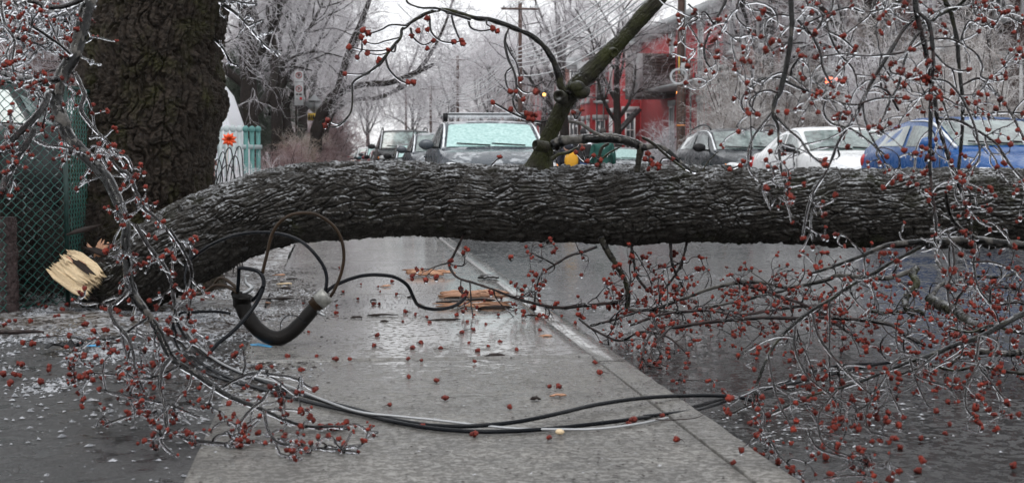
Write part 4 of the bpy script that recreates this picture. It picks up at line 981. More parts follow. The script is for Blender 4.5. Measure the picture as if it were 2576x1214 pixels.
V, q = ringtube([(c0 - ax * 60 * u, 60 * u), (c0 - ax * 10 * u, 72 * u), (c0 + ax * 30 * u, 92 * u), (c0 + ax * 40 * u, 98 * u), (c0 + ax * 38 * u, 90 * u), (c0 + ax * 0 * u, 62 * u), (c0 - ax * 30 * u, 50 * u)], ax, 28, 2, 14 * u)
MB().add(V - MA, q).build('hood', M['pipe'], mast, True)
mb = MB(); 
lip = spline([at(x, y, MD - .02) for x, y in C6((660, 700), (700, 690), (735, 660), (715, 640), (690, 620), (685, 575), (715, 563), (655, 560))], 30)
mb.tubes(lip - MA, np.interp(np.linspace(0, 1, 30), [0, .3, .6, 1], [14, 20, 9, 3]) * u, 10); mb.build('bracket', M['steel'], mast, True)
# collar
ca, cb = at(*C6((1232, 812))[0], MD), at(*C6((1345, 715))[0], MD); axc = nrm(cb - ca)
prof = []
for t, r in [(-.02, 46), (-.02, 60), (.25, 60), (.27, 66), (.33, 66), (.34, 58), (.38, 58), (.40, 68), (.92, 70), (1.0, 66), (1.02, 40)]:
    prof.append((ca + (cb - ca) * t, r * u))
V, q = ringtube(prof[:5], axc, 28); MB().add(V - MA, q).build('clamp', M['rusty'], mast, True)
V, q = ringtube(prof[5:], axc, 28); mb = MB().add(V - MA, q); mb.disc(prof[-1][0] - MA, axc, 44 * u, 20, .004); mb.build('collar', M['metal'], mast, True)
MB().bar(at(*C6((1265, 850))[0], MD - .03) - MA, at(*C6((1325, 885))[0], MD - .05) - MA, .012).build('bolt', M['steel'], mast)
def mw(tr, wpx, dep, mat='rubber'):
    P, Rd = path3(C6(*tr), dep, [x / 2.0238 / 1.5839 * 1.0 for x in wpx], 90); MB().tubes(P - MA, Rd, 12).build('stiff_wire', M[mat], mast, True)
mw([(820, 545), (835, 480), (860, 380), (890, 250), (930, 170), (985, 110), (1060, 70), (1150, 58), (1240, 65), (1330, 110), (1400, 170), (1450, 250), (1475, 350), (1475, 450), (1450, 560), (1400, 680), (1365, 735)], [27, 27, 27], [MD - .1, MD - .15, MD - .05, MD], 'rusty')
mw([(190, 500), (270, 410), (380, 330), (500, 270), (620, 232), (760, 214), (900, 218), (1020, 240), (1120, 280), (1200, 340), (1270, 420), (1320, 500), (1340, 580), (1335, 650), (1322, 705)], [27, 28, 28], [MD + .7, MD + .25, MD, MD])
mw([(1325, 705), (1380, 655), (1450, 620), (1538, 585), (1640, 560), (1760, 555), (1890, 575), (1990, 640), (2040, 740), (2080, 800), (2180, 830), (2300, 825), (2400, 790), (2455, 740)], [30, 30, 29, 27], [MD, MD + .1, MD + .45, MD + .9])
mw([(620, 690), (628, 600), (632, 510), (640, 500), (700, 505), (780, 525), (822, 570), (830, 640), (800, 730), (740, 830), (650, 940), (560, 1030), (460, 1110), (390, 1190)], [30, 32, 34, 33, 30], [MD - .02, MD - .1, MD - .15, MD - .35])
mw([(630, 680), (590, 640), (530, 595), (480, 580), (440, 620), (420, 650)], [28, 26, 20], [MD, MD + .1], 'rusty')
mw([(620, 700), (570, 665), (500, 640), (430, 645), (380, 680), (310, 710), (255, 705)], [30, 28, 24], [MD, MD + .15], 'rusty')
mw([(830, 640), (780, 720), (745, 760)], [30, 28], [MD - .15, MD - .02])
mw([(1180, 950), (1100, 890), (1040, 880), (1000, 900), (970, 940), (965, 995)], [7, 7], [MD - .08, MD - .06])
mw([(560, 865), (470, 852), (370, 850), (250, 855), (170, 860), (140, 890)], [22, 24, 20], [MD, MD + .1])
mw([(250, 310), (240, 380), (235, 440), (205, 520), (195, 600), (220, 680)], [20, 16], [MD + .6, MD + .4])
# far end of the grounded wire: bare copper tip
# ------------------------------------------------------------------ splinters and scraps on the ground
def chip(name, label, cat, px, py, L, wdt, th, ang, mat, z=0.0, seed=0, jag=.4, group=None, n=6):
    c = gnd(px, py, z); mb = MB(); a = R(ang); splinter(mb, (0, 0, th * .6), (math.cos(a), math.sin(a), .03), L * (.8 if n > 6 else 1), wdt * (.6 if n > 6 else 1), th, (0, 0, 1), n, seed, jag)
    if n > 6:
        q_ = np.random.default_rng(seed)
        for k in range(11): splinter(mb, (q_.normal() * L * .18, q_.normal() * wdt * .28, th * (.6 + .9 * q_.random())), (math.cos(a) + q_.normal() * .05, math.sin(a) + q_.normal() * .12, q_.normal() * .05), L * (.35 + .5 * q_.random()), wdt * (.08 + .14 * q_.random()), th * (.5 + .6 * q_.random()), (q_.normal() * .3, -.3 + q_.normal() * .3, 1), 4, seed * 31 + k, .55)
    o = mb.build(name, M[mat], None); o.location = tuple(c); return tag(o, label, cat, group)
def cc(f, x, y): return f((x, y))[0]
r_ = chip('torn_wood', 'large torn orange wood slab lying on the pavement beside the cable end', 'splinter', *cc(B3, 290, 335), .46, .30, .02, 4, 'wood_orange', seed=3, n=13)
chip('torn_wood', 'second long orange sliver under the curled cable end', 'splinter', *cc(B3, 370, 385), .50, .10, .018, -3, 'wood_orange', seed=6, n=7)
chip('bark_strip', 'long black bark strip lying in front of the orange wood slab', 'bark piece', *cc(B3, 300, 362), .42, .05, .015, -2, 'debris', seed=16)
chip('bark_strip', 'black bark strip touching the thin twig right of the orange slab', 'bark piece', *cc(B3, 440, 395), .26, .06, .02, 2, 'debris', seed=17)
chip('torn_wood', 'curled bark chip with pale underside on the far pavement', 'splinter', *cc(B3, 120, 238), .34, .16, .03, -8, 'wood_orange', seed=9, n=8)
chip('bark_strip', 'mossy green bark flake near the kerb behind the orange slab', 'bark piece', *cc(B3, 410, 252), .18, .14, .03, 0, 'bark_log', seed=21)
for i, (f, x, y, L, wd, an, mt, lb_) in enumerate([(B2, 372, 235, .13, .05, -6, 'wood_orange', 'small orange wood chip farthest back beyond the mast loop'), (B2, 397, 277, .15, .04, 2, 'wood_pale', 'small pale wood chip just beyond the mast'), (B2, 875, 288, .09, .06, 0, 'wood_orange', 'small orange chip behind the long curling cable'),
        (B2, 290, 368, .14, .04, 5, 'wood_orange', 'thin orange sliver beside the mast hood'), (B2, 350, 350, .3, .04, 4, 'debris', 'long black twig scrap beside the mast hood'), (B2, 815, 355, .07, .05, 0, 'debris', 'chunky black bark crumb in the open pavement'),
        (B2, 860, 425, .2, .03, -4, 'debris', 'thin black bark strip mid pavement'), (B2, 737, 437, .08, .03, 0, 'debris', 'short black bark strip nearest the metal collar'), (B2, 865, 455, .07, .02, 0, 'debris', 'tiny black strip below the thin bark strip'),
        (B3, 607, 428, .09, .025, 3, 'debris', 'short black strip left of the kerb'), (B3, 678, 524, .08, .05, 0, 'wood_orange', 'burnt orange leaf scrap lying by the kerb'), (B3, 633, 823, .05, .03, 0, 'debris', 'black crumb on the near pavement slab'),
        (B3, 740, 807, .07, .02, 0, 'wood_orange', 'reddish brown twig scrap on the near slab'), (B3, 52, 338, .08, .06, 0, 'debris', 'dark cone shaped crumb left of the orange slab'), (B3, 200, 448, .22, .03, -8, 'debris', 'knobbly black strip lying below the cable bend'),
        (B2, 430, 253, .11, .03, 0, 'debris', 'flat dark chip between the two wood chips'), (B2, 402, 298, .09, .03, 0, 'debris', 'dark chip in front of the pale wood chip'),
        (B3, 435, 618, .13, .012, 14, 'twig', 'bare dark twig lying straight on the slab joint')]):
    chip('wood_chip' if 'wood' in mt else 'bark_chip', lb_, 'wood chip' if 'wood' in mt else 'bark chip', *cc(f, x, y), L, wd, .012, an, mt, seed=40 + i, n=5)
chip('leaf_scrap', 'small olive leaf scrap lying on the near driveway slush', 'leaf', *cc(B1, 303, 770), .06, .035, .006, 20, 'bark_log', seed=77)
chip('torn_wood', 'pale sliver of wood caught upright among the blossoms by the tree', 'splinter', *cc(A1, 525, 1130), .05, .02, .01, 60, 'wood_pale', seed=78)
c = gnd(*cc(B3, 748, 985)); b_ = MB(); add_balls(b_, [(0, 0, .010)], [.014], .12, (1.2, .9, .75)); o = b_.build('pebble', M['wood_pale'], None, True); o.location = tuple(c); tag(o, 'cream coloured pebble lying against the bare wire', 'pebble')
def stick(label, tr, wpx, z=0, mat='twig', cat='stick'):
    pts = [gnd(x, y, z + .012) for x, y in tr]; D = [np.dot(p - C0, CF) for p in pts]
    P, Rd = spline(pts, 24, np.interp(np.linspace(0, 1, len(tr)), np.linspace(0, 1, len(wpx)), wpx) * np.array(D) / F_PX / 2); Rd = Rd * (1 + .2 * fbm(P * 30, 2, 3))
    o = MB().tubes(P - P[0], Rd, 9).build('stick', M[mat], None, True); o.location = tuple(P[0]); return tag(o, label, cat)
stick('smooth black stick lying in the slush at the left edge', B1((-60, 498), (60, 500), (150, 497), (205, 500)), [11, 12, 6])
stick('knobbly mossy stick lying in the slush nearer the broken wood', B1((-40, 385), (60, 380), (150, 370), (200, 350), (238, 328)), [8, 12, 12], mat='bark_log')
stick('thin crooked twig lying over the ice at far left', B1((80, 352), (140, 350), (180, 362)), [3, 3])
stick('thin bare twig lying beside the third row of blossoms', B1((130, 545), (190, 525), (260, 520), (330, 515)), [3, 3])
stick('short twig standing by the cables on the kerb', B4((370, 912), (450, 915), (560, 905), (598, 888)), [3, 2.5])
# torn black plastic with a blue strip
c = gnd(*cc(B1, 320, 585)); root = empty('plastic_scrap', c, 0, 'crumpled black plastic scrap with a blue strip lying in the slush', 'litter')
mb = MB(); xs = np.linspace(-.10, .10, 24); ys = np.linspace(-.05, .05, 14); X, Y = np.meshgrid(xs, ys); p = np.stack([X, Y, X * 0], -1)
Z = .018 + .03 * np.abs(fbm(p * 22, 3, 8)) * (1 - (X / .12) ** 2); X2 = X + .02 * fbm(p * 20, 2, 18)
i = np.arange(13)[:, None]; j = np.arange(23)[None]; q = np.stack([i * 24 + j, i * 24 + j + 1, (i + 1) * 24 + j + 1, (i + 1) * 24 + j], -1)
mb.add(np.stack([X2, Y + .012 * fbm(p * 25, 2, 28), Z], -1), q); o = mb.build('sheet', M['black'], root, True)
so_ = o.modifiers.new('t', 'SOLIDIFY'); so_.thickness = .004
mb = MB(); splinter(mb, (.12, -.02, .02), (1, .1, 0), .09, .025, .012, (0, 0, 1), 4, 3, .3); mb.build('strip', M['blue'], root)
# blue utility marking sprayed on the concrete, under the mast
mb = MB(); P0 = [gnd(x, y, .006) for x, y in C6((720, 1112), (790, 1104), (860, 1116), (905, 1132), (880, 1138), (800, 1126), (730, 1124))]
mb.add(P0, t=[[0, 1, 6], [1, 5, 6], [1, 2, 5], [2, 4, 5], [2, 3, 4]]); o = mb.build('paint_mark', M['blue']); tag(o, 'short blue survey paint stroke on the concrete under the mast', 'paint mark')

# ------------------------------------------------------------------ chain link fence at the left
fp = [at(-560, 400, 7.4), at(-60, 400, 8.7), at(165, 400, 9.7), (-1.74, 13.4, 0)]
fp = [np.array([p[0], p[1], 0]) for p in fp]
fence = empty('chain_link_fence', fp[2], 0, 'green chain link fence standing left of the big tree', 'fence'); FN = np.array(fence.location)
HT = 1.43
for a_, b_ in ((0, 2), (2, 3)):
    A_, B_ = fp[a_], fp[b_]; Ls = np.linalg.norm(B_ - A_); dirn = (B_ - A_) / Ls; nn = int(Ls / .05); wz = .0275
    mb = MB(); nz_ = int(HT / .03); Pn = []
    side = np.cross(dirn, [0, 0, 1.0])
    for i in range(nn):
        k = np.arange(nz_ + 1); x = i * .05 + np.where((k + i) % 2, .052, -.002) ; z = k * .030
        jit = .006 * vnoise(np.stack([k * .3, k * 0. + i, k * 0.], -1), 3)
        Pn.append(A_ + dirn * (x + jit)[:, None] + np.array([0, 0, 1.0]) * z[:, None] + side * np.where(k % 2, .004, -.004)[:, None])
    mb.tubes(np.array(Pn) - FN, np.full((nn, nz_ + 1), .0036), 5, cap=False); mb.build('mesh_panel', M['green_wire'], fence)
    ic = MB(); rr_ = np.full((nn, nz_ + 1), .0024); pk = np.array(Pn) - FN; pk[..., 2] -= .003; ic.tubes(pk, rr_ * np.where(rng.random(rr_.shape) < .2, 1.7, .3), 5, cap=False); ic.build('ice_coat', M['ice'], fence, True)
    MB().tubes(np.array([A_ + [0, 0, HT], B_ + [0, 0, HT]]) - FN, np.array([.014, .014]), 10).build('rail', M['post_green'], fence, True)
for p in (fp[0], fp[2], fp[3]):
    MB().tubes(np.array([p + [0, 0, -.05], p + [0, 0, HT + .03]]) - FN, np.array([.016, .016]), 12).build('post', M['post_green'], fence, True)
c = at(18, 650, 9.2)
P = np.array([[c[0], c[1], -.05 + k * .08] for k in range(9)]); V, Q = bark_tube(P, [.055 + .004 * (k % 2) for k in range(9)], 60, 120, 9, .1, .008, 55)
root = empty('stump', (c[0], c[1], -.02), 0, 'grey weathered stump of wood standing at the left edge below the fence', 'stump'); MB().add(V - np.array(root.location), Q).disc((0, 0, .60), (0, 0, 1), .055, 20, .02).build('stub', M['bark_purple'], root, True)

# ------------------------------------------------------------------ cars
def paint(name, color, rough=.22, frost=.35, flake=0.0):
    m = Mat(name); n = m.noise(3.5, 6, .6, dist=.5)
    up = m.ramp(m.nz(), (.25, 0.), (.85, 1.))
    k = m.math('MULTIPLY', m.math('MULTIPLY', up, m.ramp(n, (.52, 0.), (.60, 1.))), frost)
    c = m.mix(k, color, (.60, .63, .66)); m.set(color=c, rough=m.mix(m.ramp(m.noise(8), (.4, 0.), (.6, 1.)), rough, rough + .2), coat=.12, coatr=.1, spec=.3, metal=flake)
    m.bump(m.noise(30, 4), .12, .01); return m.m
m = Mat('frosted_mint_glass'); m.set(color=m.mix(m.ramp(m.noise(22, 5), (.3, 0.), (.7, 1.)), (.22, .40, .38), (.46, .64, .62)), rough=.35, coat=.2); m.bump(m.noise(40, 4), .3, .01); M['glass_mint'] = m.m
m = Mat('tinted_car_glass'); m.set(color=m.mix(m.ramp(m.noise(4, 5, .7), (.42, 0.), (.6, 1.)), (.035, .055, .052), (.26, .36, .35)), rough=.10, spec=.7, coat=.6); M['glass_dark'] = m.m
m = Mat('pale_car_glass'); m.set(color=m.mix(m.ramp(m.noise(5, 5, .7), (.35, 0.), (.65, 1.)), (.03, .045, .043), (.20, .26, .25)), rough=.12, spec=.7, coat=.6); M['glass_pale'] = m.m
M['lamp_lens'] = simple('lamp_lens', (.62, .64, .66), .12, .2, 30, coat=1.0)
M['amber'] = simple('amber_lens', (.80, .25, .03), .2, .2, 30)
M['redlens'] = simple('red_lens', (.45, .02, .02), .2, .2, 30)
M['icebright'] = simple('rime_ice', (.72, .75, .78), .2, .15, 30, .3)
M['interior'] = simple('dark_interior', (.02, .02, .02), .8, .2, 10)

def car(label, color_mat, X, Y, heading, kind='suv', glass='glass_dark', group=None, rack=False, front_glass=None, detail=True, scale=1.0):
    """heading 0: nose towards the camera (-Y)."""
    K_ = dict(
        suv=dict(L=4.65, W=1.86, H=1.66, hood=1.19, belt=1.19, nose=1.04, cowl=1.02, rf=.30, rb=-1.75, tail=-2.2, clear=.26),
        van=dict(L=4.6, W=1.86, H=1.84, hood=1.24, belt=1.25, nose=1.1, cowl=1.15, rf=.80, rb=-2.0, tail=-2.2, clear=.3),
        wagon=dict(L=4.45, W=1.78, H=1.50, hood=1.07, belt=1.06, nose=.92, cowl=.92, rf=.18, rb=-1.55, tail=-2.05, clear=.25),
        sedan=dict(L=4.45, W=1.72, H=1.42, hood=1.02, belt=1.0, nose=.90, cowl=.80, rf=.12, rb=-1.0, tail=-1.55, clear=.2, boot=1.05),
        hatch=dict(L=4.05, W=1.75, H=1.47, hood=1.07, belt=1.05, nose=.90, cowl=1.05, rf=.20, rb=-1.2, tail=-1.85, clear=.2))[kind]
    L, W, H = K_['L'], K_['W'] / 2, K_['H']; F = L / 2; hb, hood, nose = K_['belt'], K_['hood'], K_['nose']
    wt = W * .78; cl_ = K_['clear']
    def ring(x, wd, zb, zt, wtop, zc, shoulder):
        # bottom centre .. roof centre
        return [(x, 0, zb), (x, wd * .80, zb), (x, wd * .95, zb + .07), (x, wd * .99, zb + .25), (x, wd, (zb + zt) / 2 + .08), (x, wd * .985, zt - .12), (x, wd * .93, zt), (x, wtop, zc - shoulder), (x, wtop * .86, zc - shoulder * .35), (x, wtop * .5, zc - .008), (x, 0, zc)]
    st = [ring(F, W * .55, cl_ + .22, nose - .22, W * .45, nose - .20, .02), ring(F - .05, W * .72, cl_ + .08, nose - .10, W * .62, nose - .07, .03), ring(F - .20, W * .88, cl_, nose - .03, W * .78, nose + .0, .03), ring(F - .50, W * .97, cl_, nose + .02, W * .84, (nose + hood) / 2 + .03, .035),
          ring(F - .9, W, cl_, (nose + hb) / 2, W * .85, hood - .03, .035), ring(K_['cowl'] + .04, W, cl_, hb - .02, W * .86, hood, .03),
          ring(K_['cowl'], W, cl_, hb, W * .86, hood + .01, .02), ring(K_['rf'], W, cl_, hb + .01, wt, H - .03, .07), ring(K_['rf'] - .25, W, cl_, hb + .01, wt * 1.0, H, .07), ring((K_['rf'] + K_['rb']) / 2, W, cl_, hb + .02, wt * 1.0, H + .012, .07), ring(K_['rb'], W, cl_, hb + .03, wt * .96, H - .05, .07)]
    bt = K_.get('boot')
    if bt: st += [ring(K_['tail'], W * .98, cl_, bt - .02, W * .84, bt + .02, .03), ring(-F + .15, W * .93, cl_, bt - .06, W * .80, bt, .03), ring(-F, W * .8, cl_ + .15, bt - .25, W * .7, bt - .22, .03)]
    else: st += [ring(K_['tail'], W * .96, cl_, hb + .02, wt * .98, hb + .10, .04), ring(-F, W * .85, cl_ + .12, hb - .25, W * .75, hb - .22, .03)]
    S = np.array(st); full = np.concatenate([S, (S * [1, -1, 1])[:, -2:0:-1]], 1); n, m_ = full.shape[:2]
    root = empty('parked_car', (X, Y, -.10), heading, label, 'car', group); root.scale = (scale,) * 3
    # local x forward; rotate so +x points to -Y at heading 0
    Rm = np.array([[0, 1, 0], [-1, 0, 0], [0, 0, 1.0]])          # (x,y)->(y,-x)
    def tr(V): V = np.asarray(V, float); return V @ Rm.T
    i = np.arange(n - 1)[:, None]; j = np.arange(m_)[None]
    q = np.stack([i * m_ + j, i * m_ + (j + 1) % m_, (i + 1) * m_ + (j + 1) % m_, (i + 1) * m_ + j], -1).reshape(-1, 4)
    mb = MB().add(tr(full.reshape(-1, 3)), q)
    for s_, rev in ((0, 1), (n - 1, 0)):
        cidx = mb.n; mb.add(tr([full[s_].mean(0)])); idx = np.arange(m_) + s_ * m_
        mb.t.append(np.array([[cidx, a, b] if rev else [cidx, b, a] for a, b in zip(idx, np.roll(idx, -1))]))
    body = mb.build('body', M[color_mat], root, True); me = body.data
    bv = body.modifiers.new('b', 'BEVEL'); bv.width = .018; bv.segments = 2; bv.limit_method = 'ANGLE'; bv.angle_limit = R(22)
    def patch(name, A_, B_, C_, D_, mat, off=.006, ins=(.05, .05), par=None, curve=0):
        """quad patch A(bottom left) B(bottom right) C(top right) D(top left)"""
        A_, B_, C_, D_ = [np.array(p, float) for p in (A_, B_, C_, D_)]
        us = np.linspace(ins[0], 1 - ins[0], 9); vs = np.linspace(ins[1], 1 - ins[1], 4); V = []
        nn_ = nrm(np.cross(B_ - A_, D_ - A_))
        for v in vs:
            for u in us: V.append((A_ * (1 - u) + B_ * u) * (1 - v) + (D_ * (1 - u) + C_ * u) * v + nn_ * (off + curve * 4 * u * (1 - u)))
        q = [[a * 9 + b, a * 9 + b + 1, (a + 1) * 9 + b + 1, (a + 1) * 9 + b] for a in range(3) for b in range(8)]
        return MB().add(tr(V), q).build(name, M[mat], par or root, True)
    def mir(p): return (p[0], -p[1], p[2])
    cw, rf, rm, rb, tl = S[6], S[7], S[9], S[10], S[11]
    fg = front_glass or glass
    # windscreen follows the cross-section: strips between ring points 7..10
    def screen(Ra, Rb, name, mat, lo=.06, hi=.93, off=.008, sgn=1):
        a = [Ra[7], Ra[8], Ra[9], Ra[10], mir(Ra[9]), mir(Ra[8]), mir(Ra[7])]; b = [Rb[7], Rb[8], Rb[9], Rb[10], mir(Rb[9]), mir(Rb[8]), mir(Rb[7])]
        a = np.array(a, float); b = np.array(b, float); a[0] = a[0] * .55 + a[1] * .45; a[-1] = a[-1] * .55 + a[-2] * .45; b[0] = b[0] * .3 + b[1] * .7; b[-1] = b[-1] * .3 + b[-2] * .7
        nn_ = nrm(np.cross(a[-1] - a[0], b[3] - a[3])) * sgn; V = []
        if nn_[2] < 0: nn_ = -nn_
        for v in np.linspace(lo, hi, 6):
            V += list(a * (1 - v) + b * v + nn_ * off)
        q = [[r * 7 + c, r * 7 + c + 1, (r + 1) * 7 + c + 1, (r + 1) * 7 + c] for r in range(5) for c in range(6)]
        return MB().add(tr(V), q).build(name, M[mat], root, True)
    ws = screen(cw, rf, 'windshield', fg)
    screen(rb, tl, 'rear_window', glass, .12, .85)
    if detail:
        a, b = np.array(cw[9]) * .96 + np.array(rf[9]) * .04, np.array(mir(cw[9])) * .9 + np.array(mir(rf[9])) * .1
        MB().add(tr([0, 0, 0]) * 0)
        mb = MB(); 
        for y0, y1 in ((.55, -.02), (-.05, -.62)):
            p0 = (cw[10] * .93 + rf[10] * .07) + np.array([.0, y0 * W, .02]); p1 = (cw[10] * .86 + rf[10] * .14) + np.array([0, y1 * W, .02]); mb.bar(tr(p0), tr(p1), .018)
        mb.build('wiper', M['black'], root)
    for s_ in (1, -1):
        f = (lambda p: p) if s_ == 1 else mir
        def side(name, xa, xb, za, zb, mat='glass_dark'):
            # window between stations: x positions at belt (xa rear, xb front), interpolated up the tumblehome
            def pt(x, v):
                # belt and roof edge points at x
                def rr(k): return np.array([np.interp(-x, -S[6:12, k, 0], S[6:12, k, c]) for c in range(3)])
                lo_, hi_ = rr(6), rr(7); return lo_ * (1 - v) + hi_ * v
            us = np.linspace(0, 1, 8); V = []
            for v in (za, (za + zb) / 2, zb):
                for u in us:
                    x = (xa[0] * (1 - v) + xa[1] * v) * (1 - u) + (xb[0] * (1 - v) + xb[1] * v) * u
                    p = pt(x, v); p[1] += .010; p[0] = x; V.append(f(p))
            q = [[a * 8 + b, a * 8 + b + 1, (a + 1) * 8 + b + 1, (a + 1) * 8 + b] for a in range(2) for b in range(7)]
            if s_ == -1: q = [k[::-1] for k in q]
            MB().add(tr(V), q).build(name, M[mat], root, True)
        mid = (K_['rf'] + K_['rb']) / 2 + .12
        fx = K_['cowl'] - .14; rfx = K_['rf'] - .05
        side('side_window', (mid + .05, mid + .05), (fx, rfx), .10, .86, glass)
        rearx = K_['tail'] + .28 if not bt else K_['tail'] + .35
        side('side_window', (max(rearx, K_['rb'] - .12), K_['rb'] + .10), (mid - .05, mid - .05), .10, .86, glass)
        if kind in ('suv', 'wagon'): side('quarter_window', (K_['tail'] + .12, K_['rb'] - .02), (K_['rb'] - .20, K_['rb'] + .04), .14, .80, glass)
        # mirror
        mx = K_['cowl'] - .22; mb = MB(); ms_ = MB(); c = np.array([mx, s_ * (W + .12), hb + .07])
        add_balls(mb, [(0, 0, 0)], [1.0], 0); V = mb.v[0] * np.array([.075, .125, .085]); V[:, 0] = np.maximum(V[:, 0], -.045); mb.v = [tr(V + c)]
        mr = mb.build('mirror', M[color_mat if kind != 'wagon' and kind != 'sedan' else 'black'], root, True)
        MB().bar(tr(c + [0, -s_ * .04, -.04]), tr([mx, s_ * W * .93, hb + .02]), .05, .035).build('mirror_arm', M['black'], mr)
        # lamps
        A_ = S[2][6]; B_ = S[3][6]
        lens = MB(); add_balls(lens, [(0, 0, 0)], [1.0], 0); V = lens.v[0] * np.array([.20, .17, .085]); a_ = .62 * -s_; ca_, sa_ = math.cos(a_), math.sin(a_); V = V @ np.array([[ca_, sa_, 0], [-sa_, ca_, 0], [0, 0, 1]]); lens.v = [tr(V + np.array([F - .27, s_ * W * .74, nose - .12]))]
        hl = lens.build('headlight', M['lamp_lens'], root, True)
        am = MB(); add_balls(am, [(0, 0, 0)], [1.0], 0); am.v = [tr(am.v[0] * np.array([.07, .03, .05]) + np.array([F - .36, s_ * W * .925, nose - .13]))]; am.build('indicator', M['amber'], hl, True)
        tlm = MB(); add_balls(tlm, [(0, 0, 0)], [1.0], 0); tlm.v = [tr(tlm.v[0] * np.array([.13, .06, .11]) + np.array([-F + .20, s_ * W * .90, hb - .14]))]; tlm.build('tail_light', M['redlens'], root, True)
        for hx in (K_['cowl'] - .95, mid - .78):
            MB().box(tr([[hx, s_ * (W + .012), hb - .12]])[0], (.03, .16, .028)).build('door_handle', M[color_mat], root)
        if detail:  # door seams
            for sx in (fx - .02, mid, max(K_['rb'] + .12, -1.5)):
                MB().box(tr([[sx, s_ * (W + .0015), hb - .38]])[0], (.006, .012, .62)).build('door_seam', M['black'], root)
        # wheels
        for wx in (F - .82, -F + .82):
            c = np.array([wx, s_ * (W - .10), .33 - .0]); ax = np.array([0, s_ * 1.0, 0]); 
            arch = MB(); arch.disc(tr([c + [0, s_ * .092, .02]])[0], tr([ax])[0], .385, 28, .03); ao = arch.build('wheel_arch', M['black'], root)
            wh = MB(); pts = [c - ax * .10, c - ax * .095, c + ax * .105, c + ax * .122, c + ax * .123]; wh.tubes(tr(pts), np.array([.30, .33, .33, .31, .24]), 28); wo_ = wh.build('wheel', M['tyre'], root, True)
            rm_ = MB(); rm_.disc(tr([c + ax * .125])[0], tr([ax])[0], .20, 24, .012)
            for k in range(5): 
                a = k * 2 * math.pi / 5; d = np.array([math.cos(a), 0, math.sin(a)]); rm_.bar(tr(c + ax * .135 + d * .03), tr(c + ax * .133 + d * .195), .045, .012)
            rm_.build('rim', M['rim'], wo_)
    # grille and bumper line
    MB().box(tr([[F - .015, 0, nose - .26]])[0], (W * .95, .05, .14)).build('grille', M['black'], root)
    MB().box(tr([[F - .01, 0, cl_ + .14]])[0], (W * 1.1, .06, .12)).build('air_intake', M['black'], root)
    if rack:
        if rack == 'bar':
            x = K_['rf'] - .28; z = H + .10
            rk = MB().bar(tr([x, -W * .72, z]), tr([x, W * .72, z]), .055, .035).build('roof_rack', M['steel'], root)
            for s_ in (1, -1): MB().box(tr([[x, s_ * W * .74, z - .05]])[0], (.07, .12, .13)).build('rack_foot', M['black'], rk)
            fr = MB(); nI = 58; xs = np.linspace(-W * .68, W * .68, nI); Lc = .05 + .045 * rng.random(nI)
            Q = np.stack([np.stack([np.full(nI, x + .03), xs, np.full(nI, z - .015)], -1) + np.array([0, 0, -1.0]) * (Lc * t_)[:, None] for t_ in (0, .5, 1)], 1)
            fr.tubes(tr(Q.reshape(-1, 3)).reshape(Q.shape), np.tile([.010, .008, .002], (nI, 1)), 5)
            fr.bar(tr([x + .03, -W * .68, z + .02]), tr([x + .03, W * .68, z + .02]), .06, .012); fr.build('icicle_fringe', M['icebright'], rk)
            x2 = K_['rb'] + .5; MB().bar(tr([x2, -W * .72, z]), tr([x2, W * .72, z]), .055, .035).build('roof_rack', M['steel'], root)
        else:
            for s_ in (1, -1):
                P, Rd = spline([(K_['rf'] - .05, s_ * wt * .93, H - .03), (K_['rf'] - .3, s_ * wt * .93, H + .05), (-.6, s_ * wt * .93, H + .07), (K_['rb'] + .1, s_ * wt * .92, H - .01)], 24, [.016, .018, .018, .014])
                rl = MB().tubes(tr(P), Rd, 8).build('roof_rail', M['black'], root, True)
                nI = 26; ii = np.linspace(2, 20, nI).astype(int); Lc = .02 + .03 * rng.random(nI); Q = np.stack([P[ii] - np.array([0, 0, 1.]) * (Lc * t_)[:, None] for t_ in (0, .5, 1)], 1)
                fr = MB(); fr.tubes(tr(Q.reshape(-1, 3)).reshape(Q.shape), np.tile([.006, .004, .001], (nI, 1)), 5); fr.build('icicle_fringe', M['icebright'], rl)
    # rime along the pillars
    for s_ in (1, -1):
        f = (lambda p: p) if s_ == 1 else mir
        P, Rd = spline([f(np.array(cw[7]) + [0.02, .0, .02]), f(np.array(rf[7]) + [0, .0, .01]), f(np.array(S[9][7]) + [0, 0, .01])], 24, [.02, .016, .01]); Rd = Rd * (1 + .5 * fbm(P * 14, 2, 5))
        MB().tubes(tr(P), np.maximum(Rd, .003), 6).build('ice_rim', M['icebright'], ws, True)
    return root
for nm, c, fr in (('paint_silver', (.055, .066, .078), .5), ('paint_charcoal', (.015, .019, .024), .2), ('paint_black', (.007, .008, .009), .15), ('paint_white', (.74, .75, .76), .2), ('paint_blue', (.003, .062, .22), .12), ('paint_red', (.22, .015, .02), .3), ('paint_grey', (.05, .058, .068), .4), ('paint_teal', (.03, .10, .12), .3), ('paint_beige', (.35, .32, .28), .4)):
    M[nm] = paint(nm, c, .2, fr)
gl = 'cars parked along the near kerb'; gr = 'cars parked along the far kerb'
LX = 2.52
def zd(px): pass
car('silver grey crossover with mint frosted windshield and icicles along its roof bar', 'paint_silver', 2.52, 24.6, 0, 'suv', 'glass_dark', gl, 'bar', 'glass_mint', scale=1.02)
car('grey crossover parked directly behind the car with the roof bar', 'paint_grey', LX, 34, 0, 'suv', 'glass_pale', gl, 'rail')
car('dark grey sedan second behind the car with the roof bar', 'paint_charcoal', LX - .06, 42.5, 0, 'wagon', 'glass_pale', gl, None, 'glass_mint')
car('tall boxy black van with roof luggage parked in the left row', 'paint_black', LX - .12, 52, 0, 'van', 'glass_dark', gl, 'rail', scale=1.12)
